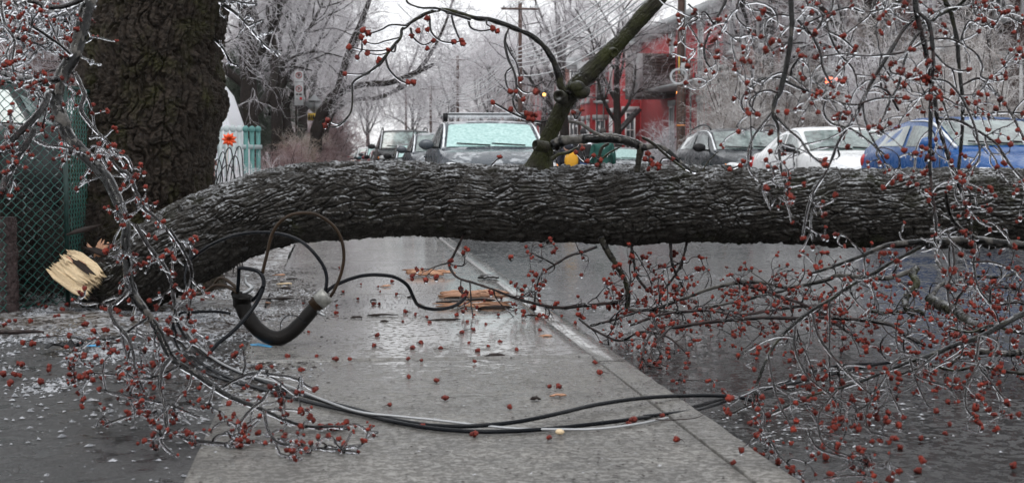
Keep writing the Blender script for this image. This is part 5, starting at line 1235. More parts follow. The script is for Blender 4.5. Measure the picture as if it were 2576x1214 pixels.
car('small red car parked beyond the boxy black van', 'paint_red', LX - .30, 65, 0, 'hatch', 'glass_dark', gl, None, 'glass_mint')
car('black crossover parked just behind the boxy van', 'paint_black', LX - .30, 59, 0, 'wagon', 'glass_dark', gl)
car('dark crossover parked beyond the small red car', 'paint_charcoal', LX - .3, 70.5, 0, 'suv', 'glass_dark', gl, None, 'glass_mint')
car('teal hatchback far down the left row', 'paint_teal', LX - .3, 77.5, 0, 'hatch', 'glass_mint', gl)
car('beige sedan far down the left row beyond the teal hatchback', 'paint_beige', LX - .3, 85, 0, 'sedan', 'glass_dark', gl)
car('dark red wagon far down the left row', 'paint_red', LX - .3, 92.5, 0, 'wagon', 'glass_dark', gl)
car('white van near the far end of the left row', 'paint_white', LX - .3, 100, 0, 'van', 'glass_dark', gl)
car('black sedan at the far end of the left row', 'paint_black', LX - .3, 108, 0, 'sedan', 'glass_dark', gl)
for Y_, c_, k_, l_ in ((118, 'paint_beige', 'suv', 'beige crossover in the hazy end of the left row'), (128, 'paint_grey', 'sedan', 'grey sedan in the hazy end of the left row'), (140, 'paint_red', 'suv', 'tiny red crossover near the vanishing end of the left row'), (155, 'paint_black', 'wagon', 'tiny black wagon near the vanishing end of the left row'), (172, 'paint_white', 'suv', 'tiny white crossover near the vanishing end of the left row'), (195, 'paint_charcoal', 'van', 'farthest tiny dark van closing the left row')):
    car(l_, c_, LX - .3, Y_, 0, k_, 'glass_dark', gl, detail=False)
RX = 8.75
car('blue hatchback glazed with ice at the right behind the hanging branches', 'paint_blue', vx(2520, 19.8), 19.8, 0, 'hatch', 'glass_pale', gr, scale=1.12)
car('white sedan parked between the dark wagon and the blue hatchback', 'paint_white', vx(2140, 25.2), 25.2, 0, 'sedan', 'glass_pale', gr, scale=1.14)
car('charcoal wagon with roof rails parked beside the brown utility pole', 'paint_charcoal', vx(1885, 31), 31, 0, 'wagon', 'glass_pale', gr, 'rail', scale=1.14)
car('dark silver car seen beyond the person in the green jacket', 'paint_grey', RX + .1, 46.0, 0, 'sedan', 'glass_mint', gr)
car('light grey car showing past the frosted windshield and the upright limb', 'paint_silver', RX - 1.2, 58.0, 0, 'suv', 'glass_dark', gr)
car('black hatchback parked farther along the right kerb', 'paint_black', RX + .1, 54.5, 0, 'hatch', 'glass_dark', gr)

# ------------------------------------------------------------------ row houses on the right
def brick(name, a, b, mortar, scale=5.5):
    m = Mat(name); g = m.n('ShaderNodeNewGeometry'); sx = m.n('ShaderNodeSeparateXYZ'); m.l(m.tc, sx.inputs[0]); cb = m.n('ShaderNodeCombineXYZ')
    m.l(m.math('ADD', sx.outputs[0], sx.outputs[1]), cb.inputs[0]); m.l(sx.outputs[2], cb.inputs[1])
    bt = m.n('ShaderNodeTexBrick'); bt.inputs['Scale'].default_value = scale; bt.inputs['Color1'].default_value = (*a, 1); bt.inputs['Color2'].default_value = (*b, 1); bt.inputs['Mortar'].default_value = (*mortar, 1); bt.inputs['Mortar Size'].default_value = .012
    m.l(cb.outputs[0], bt.inputs['Vector']); n = m.noise(.9, 5, .6); c = m.mix(m.ramp(n, (.35, .0), (.7, .45)), bt.outputs['Color'], tuple(x * .5 for x in a)); m.set(color=c, rough=.7); m.bump(bt.outputs['Fac'], -.3, .01); return m.m
M['brick_red'] = brick('painted_red_brick', (.46, .020, .026), (.40, .018, .024), (.33, .02, .022))
M['brick_dark'] = brick('dark_brown_brick', (.085, .035, .028), (.06, .027, .022), (.07, .05, .045))
M['brick_orange'] = brick('worn_orange_brick', (.20, .065, .045), (.15, .05, .038), (.15, .11, .10))
M['stone'] = simple('grey_stone', (.26, .265, .27), .7, .2, 3)
M['trim_grey'] = simple('grey_trim', (.40, .42, .43), .6, .12, 4)
M['pane'] = simple('window_pane', (.045, .055, .065), .08, .4, 2, spec=.8)
M['door_wood'] = simple('house_door', (.10, .07, .05), .5, .2, 6)
M['door_teal'] = simple('teal_door', (.02, .10, .11), .45, .2, 6)
M['roof_snow'] = simple('icy_roofing', (.42, .43, .45), .35, .25, 2)
M['wood_panel'] = simple('dark_slatted_wood', (.06, .035, .028), .6, .4, 7)
def window(host, c, wd, ht, normal, frame='white_paint', lint='trim_grey'):
    """c centre on the wall; normal axis 'x' (faces -X) or 'y' (faces -Y)"""
    c = np.array(c, float); 
    U = np.array([0, 1.0, 0]) if normal == 'x' else np.array([1.0, 0, 0]); N = np.array([-1.0, 0, 0]) if normal == 'x' else np.array([0, -1.0, 0])
    def bx(mb, cu, cv, su, sv, off, th):
        p = c + U * cu + np.array([0, 0, cv]) + N * off; s = np.abs(U) * su + np.array([0, 0, sv]) + np.abs(N) * th; mb.box(p, s)
    f = MB()
    for s_ in (-1, 1): bx(f, s_ * (wd / 2 - .045), 0, .09, ht, .03, .10); 
    bx(f, 0, ht / 2 - .045, wd - .18, .09, .03, .10); bx(f, 0, -ht / 2 + .045, wd - .18, .09, .03, .10); bx(f, 0, .05, wd - .18, .06, .035, .09); bx(f, 0, 0, .035, ht - .18, .02, .06)
    fo = f.build('window', M[frame], host); p = MB(); bx(p, 0, 0, wd - .05, ht - .05, .012, .02); p.build('pane', M['pane'], fo)
    l = MB(); bx(l, 0, ht / 2 + .16, wd + .45, .32, .04, .12); l.build('lintel', M[lint], fo); s = MB(); bx(s, 0, -ht / 2 - .08, wd + .3, .14, .06, .18); s.build('sill', M[lint], fo)
def rowhouse(label, X, y0, y1, H, mat, bay=True, storeys=2, winw=1.0, door='door_wood', balcony=True, lint='trim_grey', cornice='trim_grey', depth=11):
    root = empty('row_house', (X, y0, 0), 0, label, 'house', 'row houses along the far side'); W_ = y1 - y0
    MB().box((depth / 2, W_ / 2, H / 2 - .1), (depth, W_ - .01, H)).build('wall', M[mat], root)
    rf = MB(); rf.box((depth / 2, W_ / 2, H + .0), (depth + .1, W_ - .02, .18)); ro = rf.build('roof', M['roof_snow'], root)
    cn = MB(); cn.box((-.22, W_ / 2, H - .25), (.42, W_ - .02, .42)); cn.box((-.12, W_ / 2, H - .62), (.22, W_ - .02, .26))
    for k in range(int(W_ / .6)): cn.box((-.32, .3 + k * .6, H - .58), (.16, .10, .30))
    cn.build('cornice', M[cornice], root)
    fh = (H - 1.2) / storeys
    if bay:
        bw = W_ * .42; by = bw / 2 + .35; bd = 1.15; bh = H - .75
        b = MB().box((-bd / 2, by, bh / 2 - .1), (bd, bw, bh)); bo = b.build('bay', M[mat], root); cp = MB().box((-bd / 2 - .03, by, bh + .08), (bd + .25, bw + .3, .36)); cp.build('bay_cornice', M[cornice], bo)
        for s_ in range(storeys):
            z = .9 + fh * s_ + fh * .48
            window(bo, (-bd * .52, by - bw / 2, z), .62, fh * .62, 'y', lint=lint); window(bo, (-bd, by - bw * .22, z), .8, fh * .62, 'x', lint=lint); window(bo, (-bd, by + bw * .22, z), .8, fh * .62, 'x', lint=lint)
        rest0 = by + bw / 2
    else: rest0 = .4
    for s_ in range(storeys):
        z = .9 + fh * s_ + fh * .48
        window(root, (0, (rest0 + W_) / 2 + .9, z), winw, fh * .62, 'x', lint=lint)
        if not bay: window(root, (0, W_ * .22, z), winw, fh * .62, 'x', lint=lint)
    dz = 1.0
    dr = MB().box((-.04, rest0 + 1.0, dz + 1.1), (.10, 1.0, 2.2)).build('door', M[door], root); MB().box((-.12, rest0 + .65, dz + 1.05), (.05, .05, .12)).build('handle', M['metal'], dr)
    st = MB(); 
    for k in range(6): st.box((-1.0 - k * .28, rest0 + 1.0, (dz - k * .17) / 2), (.28, 1.3, dz - k * .17))
    st.box((-.45, rest0 + 1.0, dz / 2), (.82, 1.6, dz)); so__ = st.build('stairs', M['stone'], root)
    hr = MB()
    for s_ in (-.6, .6):
        hr.bar((-.1, rest0 + 1.0 + s_, dz + .95), (-.9, rest0 + 1 + s_, dz + .95), .04); hr.bar((-.9, rest0 + 1 + s_, dz + .95), (-2.4, rest0 + 1 + s_, .95), .04)
        for k in range(9):
            x = -.15 - k * .28; zt = dz + .95 if x > -.9 else dz + .95 + (x + .9) * .63; hr.bar((x, rest0 + 1 + s_, zt - .93), (x, rest0 + 1 + s_, zt), .025)
    hr.build('railing', M['bg_black'], so__)
    if balcony:
        b = MB().box((-.75, rest0 + 1.1, .95 + fh), (1.5, W_ - rest0 - .6 if not bay else 2.6, .14)); bo = b.build('balcony', M['trim_grey'], root)
        r_ = MB(); y_0, y_1 = rest0 - .1, rest0 + 2.3; zz = fh + 1.05
        for a_, b_ in (((-1.45, y_0), (-1.45, y_1)), ((-.05, y_0), (-1.45, y_0)), ((-.05, y_1), (-1.45, y_1))):
            r_.bar((*a_, zz + .95), (*b_, zz + .95), .045); n = int(np.hypot(a_[0] - b_[0], a_[1] - b_[1]) / .13)
            for k in range(n): t = (k + .5) / n; r_.bar((a_[0] + (b_[0] - a_[0]) * t, a_[1] + (b_[1] - a_[1]) * t, zz), (a_[0] + (b_[0] - a_[0]) * t, a_[1] + (b_[1] - a_[1]) * t, zz + .95), .022)
        for y_ in (y_0, y_1): r_.bar((-1.45, y_, 0), (-1.45, y_, zz), .08)
        r_.build('railing', M['bg_black'], bo)
    return root
HX = 18.0
rowhouse('dark brown brick house behind the thicket at the right edge', HX, 33, 41.5, 10.5, 'brick_dark', True, 3, door='door_teal', lint='stone')
rowhouse('dark brown brick house with teal door above the white sedan', HX, 41.5, 50, 10.2, 'brick_dark', False, 3, door='door_teal', lint='stone')
rowhouse('dark brown brick house with balcony rails behind the tall bush', HX, 50, 58.5, 10.0, 'brick_dark', False, 3, door='door_teal')
rowhouse('grey stone trimmed brick house right of the utility pole top', HX, 58.5, 67.5, 9.2, 'brick_orange', True, 2, lint='white_paint')
r1 = rowhouse('bright red painted brick house with dark balcony box behind the utility pole', HX, 67.5, 86, 8.5, 'brick_red', False, 2)
rowhouse('bright red painted brick house with grey lintels over its bay windows', HX, 86, 96, 8.4, 'brick_red', True, 2)
rowhouse('red painted house with pale porch columns beyond the bay window house', HX, 96, 107, 7.9, 'brick_red', True, 2, cornice='white_paint')
rowhouse('red brown house left of the red bay window house', HX, 107, 119, 8.6, 'brick_orange', True, 2)
rowhouse('dull red house behind the hanging wires', HX, 119, 133, 8.4, 'brick_red', True, 2)
rowhouse('worn orange brick house far down the right side', HX, 133, 150, 9.2, 'brick_orange', False, 2)
rowhouse('faded brick house farthest down the right side', HX, 150, 175, 8.8, 'brick_orange', False, 2)
# dark slatted balcony box and red stair on the red house
b = MB().box((-1.0, 11.5, 5.4), (2.0, 3.6, 2.3)); bo = b.build('balcony_screen', M['wood_panel'], r1); mb = MB()
for k in range(14): mb.box((-1.0, 9.67, 4.35 + k * .16), (2.05, .05, .10))
mb.build('slats', M['wood_panel'], bo)
MB().box((-2.05, 9.62, 5.4), (.5, .04, 2.3)).build('grey_panel', M['trim_grey'], bo)
mb = MB(); 
for k in range(12): mb.box((-.9 - k * .26, 15.8, 3.6 - k * .28), (.28, 1.0, .06))
for s_ in (-.5, .5): mb.bar((-.7, 15.8 + s_, 3.8), (-4.0, 15.8 + s_, .3), .06, .2); mb.bar((-.7, 15.8 + s_, 4.7), (-4.0, 15.8 + s_, 1.2), .04)
mb.build('outdoor_stairs', M['bg_black'], r1)
# left side: brick house and white shelter
def lefthouse(label, X, y0, y1, H, mat):
    root = empty('house', (X, y0, 0), 0, label, 'house'); W_ = y1 - y0
    MB().box((-5, W_ / 2, H / 2 - .1), (10, W_, H)).build('wall', M[mat], root); MB().box((-5, W_ / 2, H + .05), (10.3, W_ + .3, .2)).build('roof', M['roof_snow'], root)
    for s_ in (0, 1):
        for yy in (.2, .5, .8):
            f = MB().box((.03, W_ * yy, 2 + s_ * 3), (.1, 1.1, 1.7)).build('window', M['white_paint'], root); MB().box((.075, W_ * yy, 2 + s_ * 3), (.03, .9, 1.5)).build('pane', M['pane'], f)
        f = MB().box((-2.5, -.03, 2 + s_ * 3), (1.1, .1, 1.7)).build('window', M['white_paint'], root); MB().box((-2.5, -.075, 2 + s_ * 3), (.9, .03, 1.5)).build('pane', M['pane'], f)
lefthouse('red brick house glimpsed through frosted twigs right of the big tree', -5.8, 52, 66, 8, 'brick_dark')
lefthouse('brown house hidden behind the pair of dark tree trunks', -6.8, 70, 88, 7.5, 'brick_orange')
lefthouse('pale house far left behind the chain link fence', -11, 26, 40, 6.5, 'stone')
m = Mat('white_tarpaulin'); m.set(color=(.74, .76, .80), rough=.3, sss=.1); m.bump(m.noise(3, 4), .5, .05); M['tarp'] = m.m
sx, sy = vx(606, 27), 27.0
root = empty('car_shelter', (sx - 1.6, sy, 0), 0, 'white tarpaulin car shelter standing just right of the big tree', 'shelter')
prof = [(1.70, 0), (1.62, .6), (1.42, 1.5), (1.15, 2.3), (.65, 2.95), (0, 3.25)]; prof = prof + [(-x, z) for x, z in prof[-2::-1]]
prof = np.array(prof); V = []; q = []; nl = 9
for k in range(nl):
    for x, z in prof: V.append((x * (1 + .012 * math.sin(k * 3)), k * .7, z * (1 - .012 * (k % 2))))
q = [[k * 11 + j, k * 11 + j + 1, (k + 1) * 11 + j + 1, (k + 1) * 11 + j] for k in range(nl - 1) for j in range(10)]
sh = MB().add(V, q).build('cover', M['tarp'], root, True); sh.modifiers.new('s', 'SOLIDIFY').thickness = .02
fr = MB(); idx = prof; Vf = [(x, 0.0, z) for x, z in prof] + [(0, 0, 0)]; fr.add(Vf, t=[[11, j, j + 1] for j in range(10)]); fo = fr.build('front_flap', M['tarp'], root); fo.modifiers.new('s', 'SOLIDIFY').thickness = .02
MB().box((1.22, -.03, 2.0), (.30, .02, .55)).build('flap_window', M['teal_paint'], root)
# white and teal picket fence, brown board fence, ornament, wire hoops
root = empty('picket_fence', (vx(560, 24), 24, 0), 0, 'icy white and teal picket fence below the white shelter', 'fence'); x0 = vx(545, 24) - vx(560, 24); 
for k in range(8):
    x = x0 + k * .095; mb = MB().box((x, k * .12, .70), (.075, .02, 1.40)); add_balls(mb, [(x, k * .12, 1.44)], [.055], .02, (1, .5, 1.1)); mb.build('picket', M['picket' if k < 5 else 'teal_paint'], root)
for z in (.3, 1.15): MB().bar((x0 - .05, .03, z), (x0 + .72, .87, z), .03, .07).build('rail', M['picket'], root)
root = empty('board_fence', (vx(535, 19), 19, 0), 0, 'brown board fence end beside the big tree', 'fence')
for k in range(4): MB().box((vx(520 + k * 8, 19) - root.location[0], 0, .62), (.038, .025, 1.22 + .02 * (k % 2))).build('board', M['brown_wood'], root)
MB().box((vx(533, 19) - root.location[0], .03, .9), (.2, .03, .07)).build('rail', M['brown_wood'], root)
root = empty('flower_ornament', (vx(583, 17), 17, 0), 0, 'orange maple leaf shaped ornament on a stem beside the wire hoops', 'ornament')
zc = at(583, 352, 17)[2]; mb = MB(); rr = np.random.default_rng(4)
for k in range(9):
    a = k * 2 * math.pi / 9 + .3; L_ = .065 + .03 * rr.random(); d = np.array([math.cos(a), -.25 + .3 * rr.random(), math.sin(a)]); s = np.cross(d, [0, 1, 0]); s = s / np.linalg.norm(s)
    c_ = np.array([0, 0, zc]); mb.add([c_, c_ + d * L_ * .55 + s * .022, c_ + d * L_ + [0, .02, 0], c_ + d * L_ * .55 - s * .022, c_ + d * L_ * .5 + [0, -.03, 0]], t=[[0, 4, 1], [1, 4, 2], [2, 4, 3], [3, 4, 0]])
o = mb.build('petals', M['orange_plastic'], root); o.modifiers.new('s', 'SOLIDIFY').thickness = .006
mb = MB(); P, Rd = spline([(0, .02, zc), (-.03, .03, zc - .3), (-.02, .03, -.03)], 12, [.008, .008, .008]); mb.tubes(P, Rd, 6); mb.build('stem', M['straw'], root)
root = empty('wire_edging', (vx(560, 12.8), 12.8, 0), 0, 'overlapping black wire hoops of a garden edging between the tree and the log', 'edging')
for k, (xa, xb, yt) in enumerate(((520, 562, 400), (535, 572, 382), (548, 590, 372), (530, 600, 415), (560, 606, 392), (516, 548, 425), (575, 612, 368))):
    D_ = 12.6 + .12 * k; zt = at(0, yt, D_)[2]; xa_, xb_ = vx(xa, D_) - root.location[0], vx(xb, D_) - root.location[0]; t = np.linspace(0, math.pi, 20); h_ = zt
    P = np.stack([(xa_ + xb_) / 2 - (xb_ - xa_) / 2 * np.cos(t) + .05 * np.sin(t), np.full(20, D_ - 12.8), h_ * np.sin(t) ** .55 - .04 * (1 - np.sin(t))], -1)
    MB().tubes(P, np.full(20, .0055), 6).build('hoop', M['bg_black'], root, True)
# snow covered car behind the chain link fence
cr = car('dark parked car with thick crusted snow on its roof behind the fence', 'paint_black', -4.5, 13.4, R(-90), 'suv', 'glass_dark', None, scale=1.08)
sn = MB(); xs = np.linspace(-1, 1, 20); X, Y = np.meshgrid(xs, xs); Z = 1.64 + .12 * np.clip(1 - (X ** 4 + Y ** 4) / 1.2, -1, 1) + .03 * fbm(np.stack([X * 3, Y * 3, X * 0], -1), 3, 6)
i = np.arange(19)[:, None]; j = np.arange(19)[None]; q = np.stack([i * 20 + j, i * 20 + j + 1, (i + 1) * 20 + j + 1, (i + 1) * 20 + j], -1)
sn.add(np.stack([X * .70, Y * .95 + .45, Z], -1), q); so2 = sn.build('snow_cover', M['snow'], cr, True); sf_ = so2.modifiers.new('s', 'SOLIDIFY'); sf_.thickness = .12
sn = MB(); sn.add(np.stack([X * .74, Y * .42 - 1.35, 1.12 + (Z - 1.64) * .8 - .04 * (1 - Y)], -1), q); so2 = sn.build('snow_cover', M['snow'], cr, True); so2.modifiers.new('s', 'SOLIDIFY').thickness = .08

# ------------------------------------------------------------------ trees, bushes, hedges
def crown_twigs(mb, starts, dirs, lens, r0, kk=3, levels=3, pull=-.2, keep=.8, wander=.3, sides=3, angs=(25, 60)):
    S, D, L = starts, dirs, lens; r = np.full(len(S), r0); n = 6
    for lev in range(levels):
        P, T = grow(S, D, L, n, 1.2, pull, wander); Rd = taper(r, n, .45); mb.tubes(P, Rd, sides, cap=False)
        if lev < levels - 1:
            S, D, rr = sprout(P, T, Rd, kk, .15, 1, angs, opposite=False); k = rng.random(len(S)) < keep; S, D, rr = S[k], D[k], rr[k]; L = np.repeat(L, kk)[k] * (.35 + .35 * rng.random(len(S))); r = np.maximum(rr * .7, r0 * .32); n = 5
def make_tree(height, trunk_r, seed, spread=4.5, lean=(0, 0), nl=9, twr=.011, kk=5, fork=.35, mat='bark_far', crown='frost', droop=-.25, sides=3, twigs=1.0, levels=4):
    global rng
    keep_rng = rng; rng = np.random.default_rng(seed)
    root = empty('street_tree', (0, 0, -.05)); rr = rng
    top = np.array([lean[0], lean[1], height * .62])
    P, Rd = spline([(0, 0, -.1), (lean[0] * .15, lean[1] * .15, height * .15), (lean[0] * .5 + .1, lean[1] * .5, height * .36), tuple(top)], 40, [trunk_r * 1.25, trunk_r, trunk_r * .85, trunk_r * .45])
    V, Q = bark_tube(P[::3], Rd[::3], 28, 120, 14, .3, trunk_r * .07, seed); tm = MB().add(V, Q)
    limbs = []; h0 = fork
    for k in range(nl):
        f = h0 + (1 - h0) * (k + rr.random() * .6) / nl; i = int(f * 39); s = P[i]; a = k * 2.4 + rr.random(); el = .25 + .9 * f + .2 * rr.random()
        d = np.array([math.cos(a) * math.cos(el), math.sin(a) * math.cos(el), math.sin(el)]); limbs.append((s, d, (spread * (1.25 - .45 * f)) * (.8 + .4 * rr.random()), Rd[i] * .62))
    S = np.array([l[0] for l in limbs]); D = np.array([l[1] for l in limbs]); L = np.array([l[2] for l in limbs]); r = np.array([l[3] for l in limbs])
    LP, LT = grow(S, D, L, 14, .9, .25, .22, .3); LR = taper(r, 14, .25); tm.tubes(LP, LR, 8, cap=False)
    S, D, r2_ = sprout(LP, LT, LR, 6, .2, 1, (25, 60)); BL = L.repeat(6); BL = np.concatenate([BL, BL])[:len(S)] * (.28 + .25 * rr.random(len(S)))
    BP, BT = grow(S, D, BL, 9, 1.0, -.05, .25, .4); BR = taper(np.maximum(r2_ * .55, .012), 9, .3); tm.tubes(BP, BR, 5, cap=False)
    tm.build('trunk', M[mat], root, True)
    cw_ = MB(); S, D, r3 = sprout(BP, BT, BR, int(6 * twigs), .1, 1, (25, 70)); S2, D2, _ = sprout(LP, LT, LR, int(10 * twigs), .3, 1, (30, 80)); S = np.concatenate([S, S2]); D = np.concatenate([D, D2])
    crown_twigs(cw_, S, D, .5 + .9 * rr.random(len(S)), twr, kk, levels - 1, droop, .85)
    cw_.build('crown', M[crown], root)
    rng = keep_rng
    return root
tA = make_tree(13, .19, 101, 5.0, twr=.010)
tB = make_tree(11, .17, 202, 4.2, (.5, .3), twr=.010, droop=-.5)
tC = make_tree(14, .23, 303, 5.5, (-.4, .4), fork=.25, twr=.011)
tG = 'bare glazed street trees'
TL = [  # proto, X, Y, rot, scale, label
    (tC, vx(641, 42), 42, .4, 1.0, 'thick dark bare tree behind the white shelter, left of the slimmer trunk'), (tA, vx(700, 49), 49, 1.9, .92, 'slimmer dark bare tree just right of the thick trunk and left of the parking sign'),
    (tB, vx(735, 60), 60, 2.2, 1.1, 'mossy trunked bare tree rising behind the white parking sign'), (tA, vx(760, 78), 78, .7, 1.1, 'bare frosted tree behind the diamond shaped sign'), (tC, vx(800, 105), 105, 2.9, 1.0, 'bare frosted tree far down the left side beyond the diamond sign'),
    (tB, vx(812, 135), 135, 4.0, 1.2, 'pale frosted tree second farthest on the left side'), (tA, vx(825, 175), 175, 5.0, 1.3, 'pale frosted tree farthest on the left side'),
    (tA, vx(1560, 74), 74, 3.3, .95, 'mossy forked bare tree before the red houses'), (tC, vx(1425, 96), 96, 1.2, 1.2, 'tall bare tree with pale trunk behind the upright limb'), (tB, vx(1360, 118), 118, .3, 1.3, 'bare frosted tree beyond the hanging wires'),
    (tA, vx(1230, 140), 140, 2.0, 1.2, 'hazy frosted tree above the silver crossover roof'), (tC, vx(1130, 165), 165, 3.6, 1.2, 'hazy frosted tree left of the distant poles'), (tB, vx(1035, 200), 200, 4.4, 1.4, 'faint frosted tree near the vanishing street end on the right side'),
    (tB, vx(1960, 47), 47, 1.1, 1.05, 'bare tree rising out of the tall frosted bush'), (tC, vx(2215, 40), 40, 5.2, .9, 'bare tree before the dark brick house above the blue hatchback'), (tA, vx(2500, 36), 36, .9, .9, 'bare frosted tree near the top right corner'),
    (tA, -7.5, 33, 2.7, 1.0, 'bare tree behind the fence at far left'), (tB, -5.5, 36, .9, .8, 'small frosted tree between the big trunk and the thick dark tree'), (tB, vx(770, 92), 92, 1.4, 1.2, 'frosted tree between the diamond sign and the street end'), (tC, vx(1260, 190), 190, .4, 1.4, 'faint frosted tree behind the crossarm pole'), (tA, vx(925, 250), 250, 1.9, 1.6, 'faintest frosted tree closing the street end'), (tC, vx(835, 235), 235, .2, 1.5, 'faint frosted tree on the left at the street end')]
used = set()
for p, X, Y, rz, s, lb_ in TL:
    o = p if id(p) not in used else copy_tree(p); used.add(id(p)); o.location = (X, Y, -.05); o.rotation_euler = (0, 0, rz); o.scale = (s, s, s); tag(o, lb_, 'tree', tG)
# leaning tree whose dark limb arches over the pavement
ltr = empty('leaning_tree', (vx(790, 56), 56, -.05), 0, 'dark leaning tree with a long limb arching right over the pavement', 'tree'); LBs = np.array(ltr.location)
def PT(tr, d): return [at(x, y, d) for x, y in tr]
lp = PT([(775, 470), (790, 400), (800, 320), (822, 265), (850, 225), (862, 180), (885, 110), (915, 40), (950, -60)], 56); P, Rd = spline(lp, 60, [.34, .28, .25, .22, .16, .14, .12, .10, .07]); tm = MB().tubes(P - LBs, Rd * (1 + .12 * fbm(P * 3, 3, 5)), 14)
lp2 = PT([(815, 275), (850, 235), (880, 222), (920, 212), (980, 208), (1030, 190), (1070, 172), (1092, 162)], 56); P2, R2 = spline(lp2, 50, [.20, .17, .14, .12, .11, .10, .09, .06]); tm.tubes(P2 - LBs, R2 * (1 + .15 * fbm(P2 * 3, 3, 6)), 12)
lp3 = PT([(1050, 180), (1080, 140), (1120, 60), (1150, -40)], 56); P3_, R3 = spline(lp3, 30, [.08, .07, .05, .04]); tm.tubes(P3_ - LBs, R3, 8)
tm.build('trunk', M['bark_far'], ltr, True)
cwm = MB(); 
for PP, RR_ in ((P[20:], Rd[20:]), (P2, R2), (P3_, R3)):
    T = nrm(np.gradient(PP, axis=0)); S, D, r_ = sprout(PP[None], T[None], RR_[None], 46, .05, 1, (40, 85)); crown_twigs(cwm, S - LBs, D, .8 + 1.6 * rng.random(len(S)), .014, 5, 3, -.35, .85)
cwm.build('crown', M['frost'], ltr)
def copy_mirror(): pass
lt2 = copy_tree(ltr); lt2.location = (LBs[0] + .2, 88, -.05); lt2.rotation_euler = (0, 0, .35); lt2.scale = (1.2,) * 3; lt2['label'] = 'second leaning tree with arching limb farther down the pavement'

def bush(name, label, c, rx, ry, rz_, n, mat, seed, stem='bark_far', kk=4, L=(.5, 1.0), r=.008, up=.9, levels=3, group=None, droop=-.15, cat='bush'):
    global rng
    kr = rng; rng = np.random.default_rng(seed); root = empty(name, c, 0, label, cat, group)
    ns = max(8, int(n ** .5)); a = rng.random(ns) * 6.28; el = .5 + 1.0 * rng.random(ns); D = np.stack([np.cos(a) * np.cos(el) * rx, np.sin(a) * np.cos(el) * ry, np.sin(el) * rz_], -1); Ls = np.linalg.norm(D, axis=1) * (.7 + .3 * rng.random(ns)); S = np.stack([rng.normal(size=ns) * rx * .15, rng.normal(size=ns) * ry * .15, np.full(ns, -.05)], -1)
    P, T = grow(S, nrm(D), Ls, 10, .5, -.1, .18, .3); st = MB(); Rd = taper(np.full(ns, r * 3.0), 10, .35); st.tubes(P, Rd, 5, cap=False); st.build('stems', M[stem], root, True)
    S, D, _ = sprout(P, T, Rd, max(2, int(n / ns)), .08, 1, (25, 80)); f = MB(); crown_twigs(f, S, D, L[0] + (L[1] - L[0]) * rng.random(len(S)), r, kk, levels, droop, .85, .35)
    V = np.concatenate(f.v); V[:, 2] = np.maximum(V[:, 2], 0); f.v = [V]; f.build('twigs', M[mat], root); rng = kr; return root
bush('tall_bush', 'large frosted bush between the utility pole and the white sedan', (vx(1890, 43), 43, 0), 1.5, 2.0, 4.0, 340, 'frostb', 1, kk=5, L=(.4, 1.0), r=.010)
bush('tall_bush', 'pale frosted bush with drooping sprays left of the utility pole', (vx(1690, 50), 50, 0), .9, 1.0, 2.1, 160, 'frost', 2, kk=5, L=(.4, 1.0), r=.010)
bush('tall_bush', 'brownish frosted bush rising behind the white sedan', (vx(1935, 38), 38, 0), 2.0, 2.2, 4.4, 420, 'frostb', 3, kk=5, L=(.4, .9), r=.009)
bush('tall_bush', 'silvery thicket of fine twigs above the blue hatchback', (vx(2330, 34), 34, 0), 2.4, 2.6, 4.9, 560, 'frostb', 4, kk=5, L=(.4, 1.0), r=.008)
bush('tall_bush', 'fine frosted thicket at the right edge behind the blue hatchback', (vx(2530, 30), 30, 0), 2.0, 2.4, 4.6, 520, 'frostb', 5, kk=5, L=(.4, .9), r=.007)
bush('tall_bush', 'dim brown thicket above the gap between the white sedan and the blue hatchback', (vx(2130, 38), 38, 0), 1.9, 2.2, 3.6, 420, 'frostb', 6, kk=5, L=(.4, .9), r=.008)
hd = 'clipped hedges left of the pavement'
bush('hedge', 'reddish brown rounded hedge behind the frosted shrub', (vx(718, 34), 34, 0), 1.0, 1.4, 1.55, 420, 'frostr', 11, kk=5, L=(.18, .4), r=.005, group=hd, cat='hedge')
bush('hedge', 'straw coloured frosted hedge behind the reddish hedge', (vx(752, 44), 44, 0), 1.2, 2.2, 1.75, 420, 'straw', 12, kk=5, L=(.2, .5), r=.006, group=hd, cat='hedge')
bush('hedge', 'pinkish frosted hedge along the far pavement', (vx(790, 58), 58, 0), 1.3, 3.5, 1.8, 380, 'frostr', 13, kk=5, L=(.25, .6), r=.008, group=hd, cat='hedge')
bush('hedge', 'pale hedge farther on beyond the pinkish hedge', (vx(800, 74), 74, 0), 1.6, 5, 2.2, 380, 'straw', 14, kk=5, L=(.3, .7), r=.010, group=hd, cat='hedge')
bush('frosted_shrub', 'low spiky glazed shrub between the wire hoops and the reddish hedge', (vx(640, 19), 19, 0), .75, .8, .98, 260, 'frost', 15, kk=5, L=(.15, .4), r=.0035)
bush('frosted_shrub', 'thin icy shrub hugging the back of the log left of the hedge', (vx(590, 15), 15, 0), .4, .5, .8, 150, 'frost', 16, kk=4, L=(.12, .35), r=.003)
bush('frosted_shrub', 'icy shrub behind the chain link fence at the left edge', (-3.3, 11.3, 0), .6, .5, 2.0, 120, 'frost', 17, kk=4, L=(.3, .7), r=.004)
bush('frosted_shrub', 'tall icy shrub above the snow covered car', (-5.6, 22, 0), 1.8, 1.5, 4.2, 260, 'frost', 18, kk=4, L=(.4, .9), r=.006)
bush('frosted_shrub', 'pale shrub by the red house steps', (vx(1660, 60), 60, 0), 1.2, 1.4, 2.0, 200, 'frost', 19, kk=4, L=(.3, .6), r=.008)
bush('tall_bush', 'silvery bush sprays over the roof of the charcoal wagon', (vx(1880, 36), 36, 0), 1.4, 1.4, 2.5, 360, 'frostb', 26, kk=5, L=(.4, .9), r=.008)
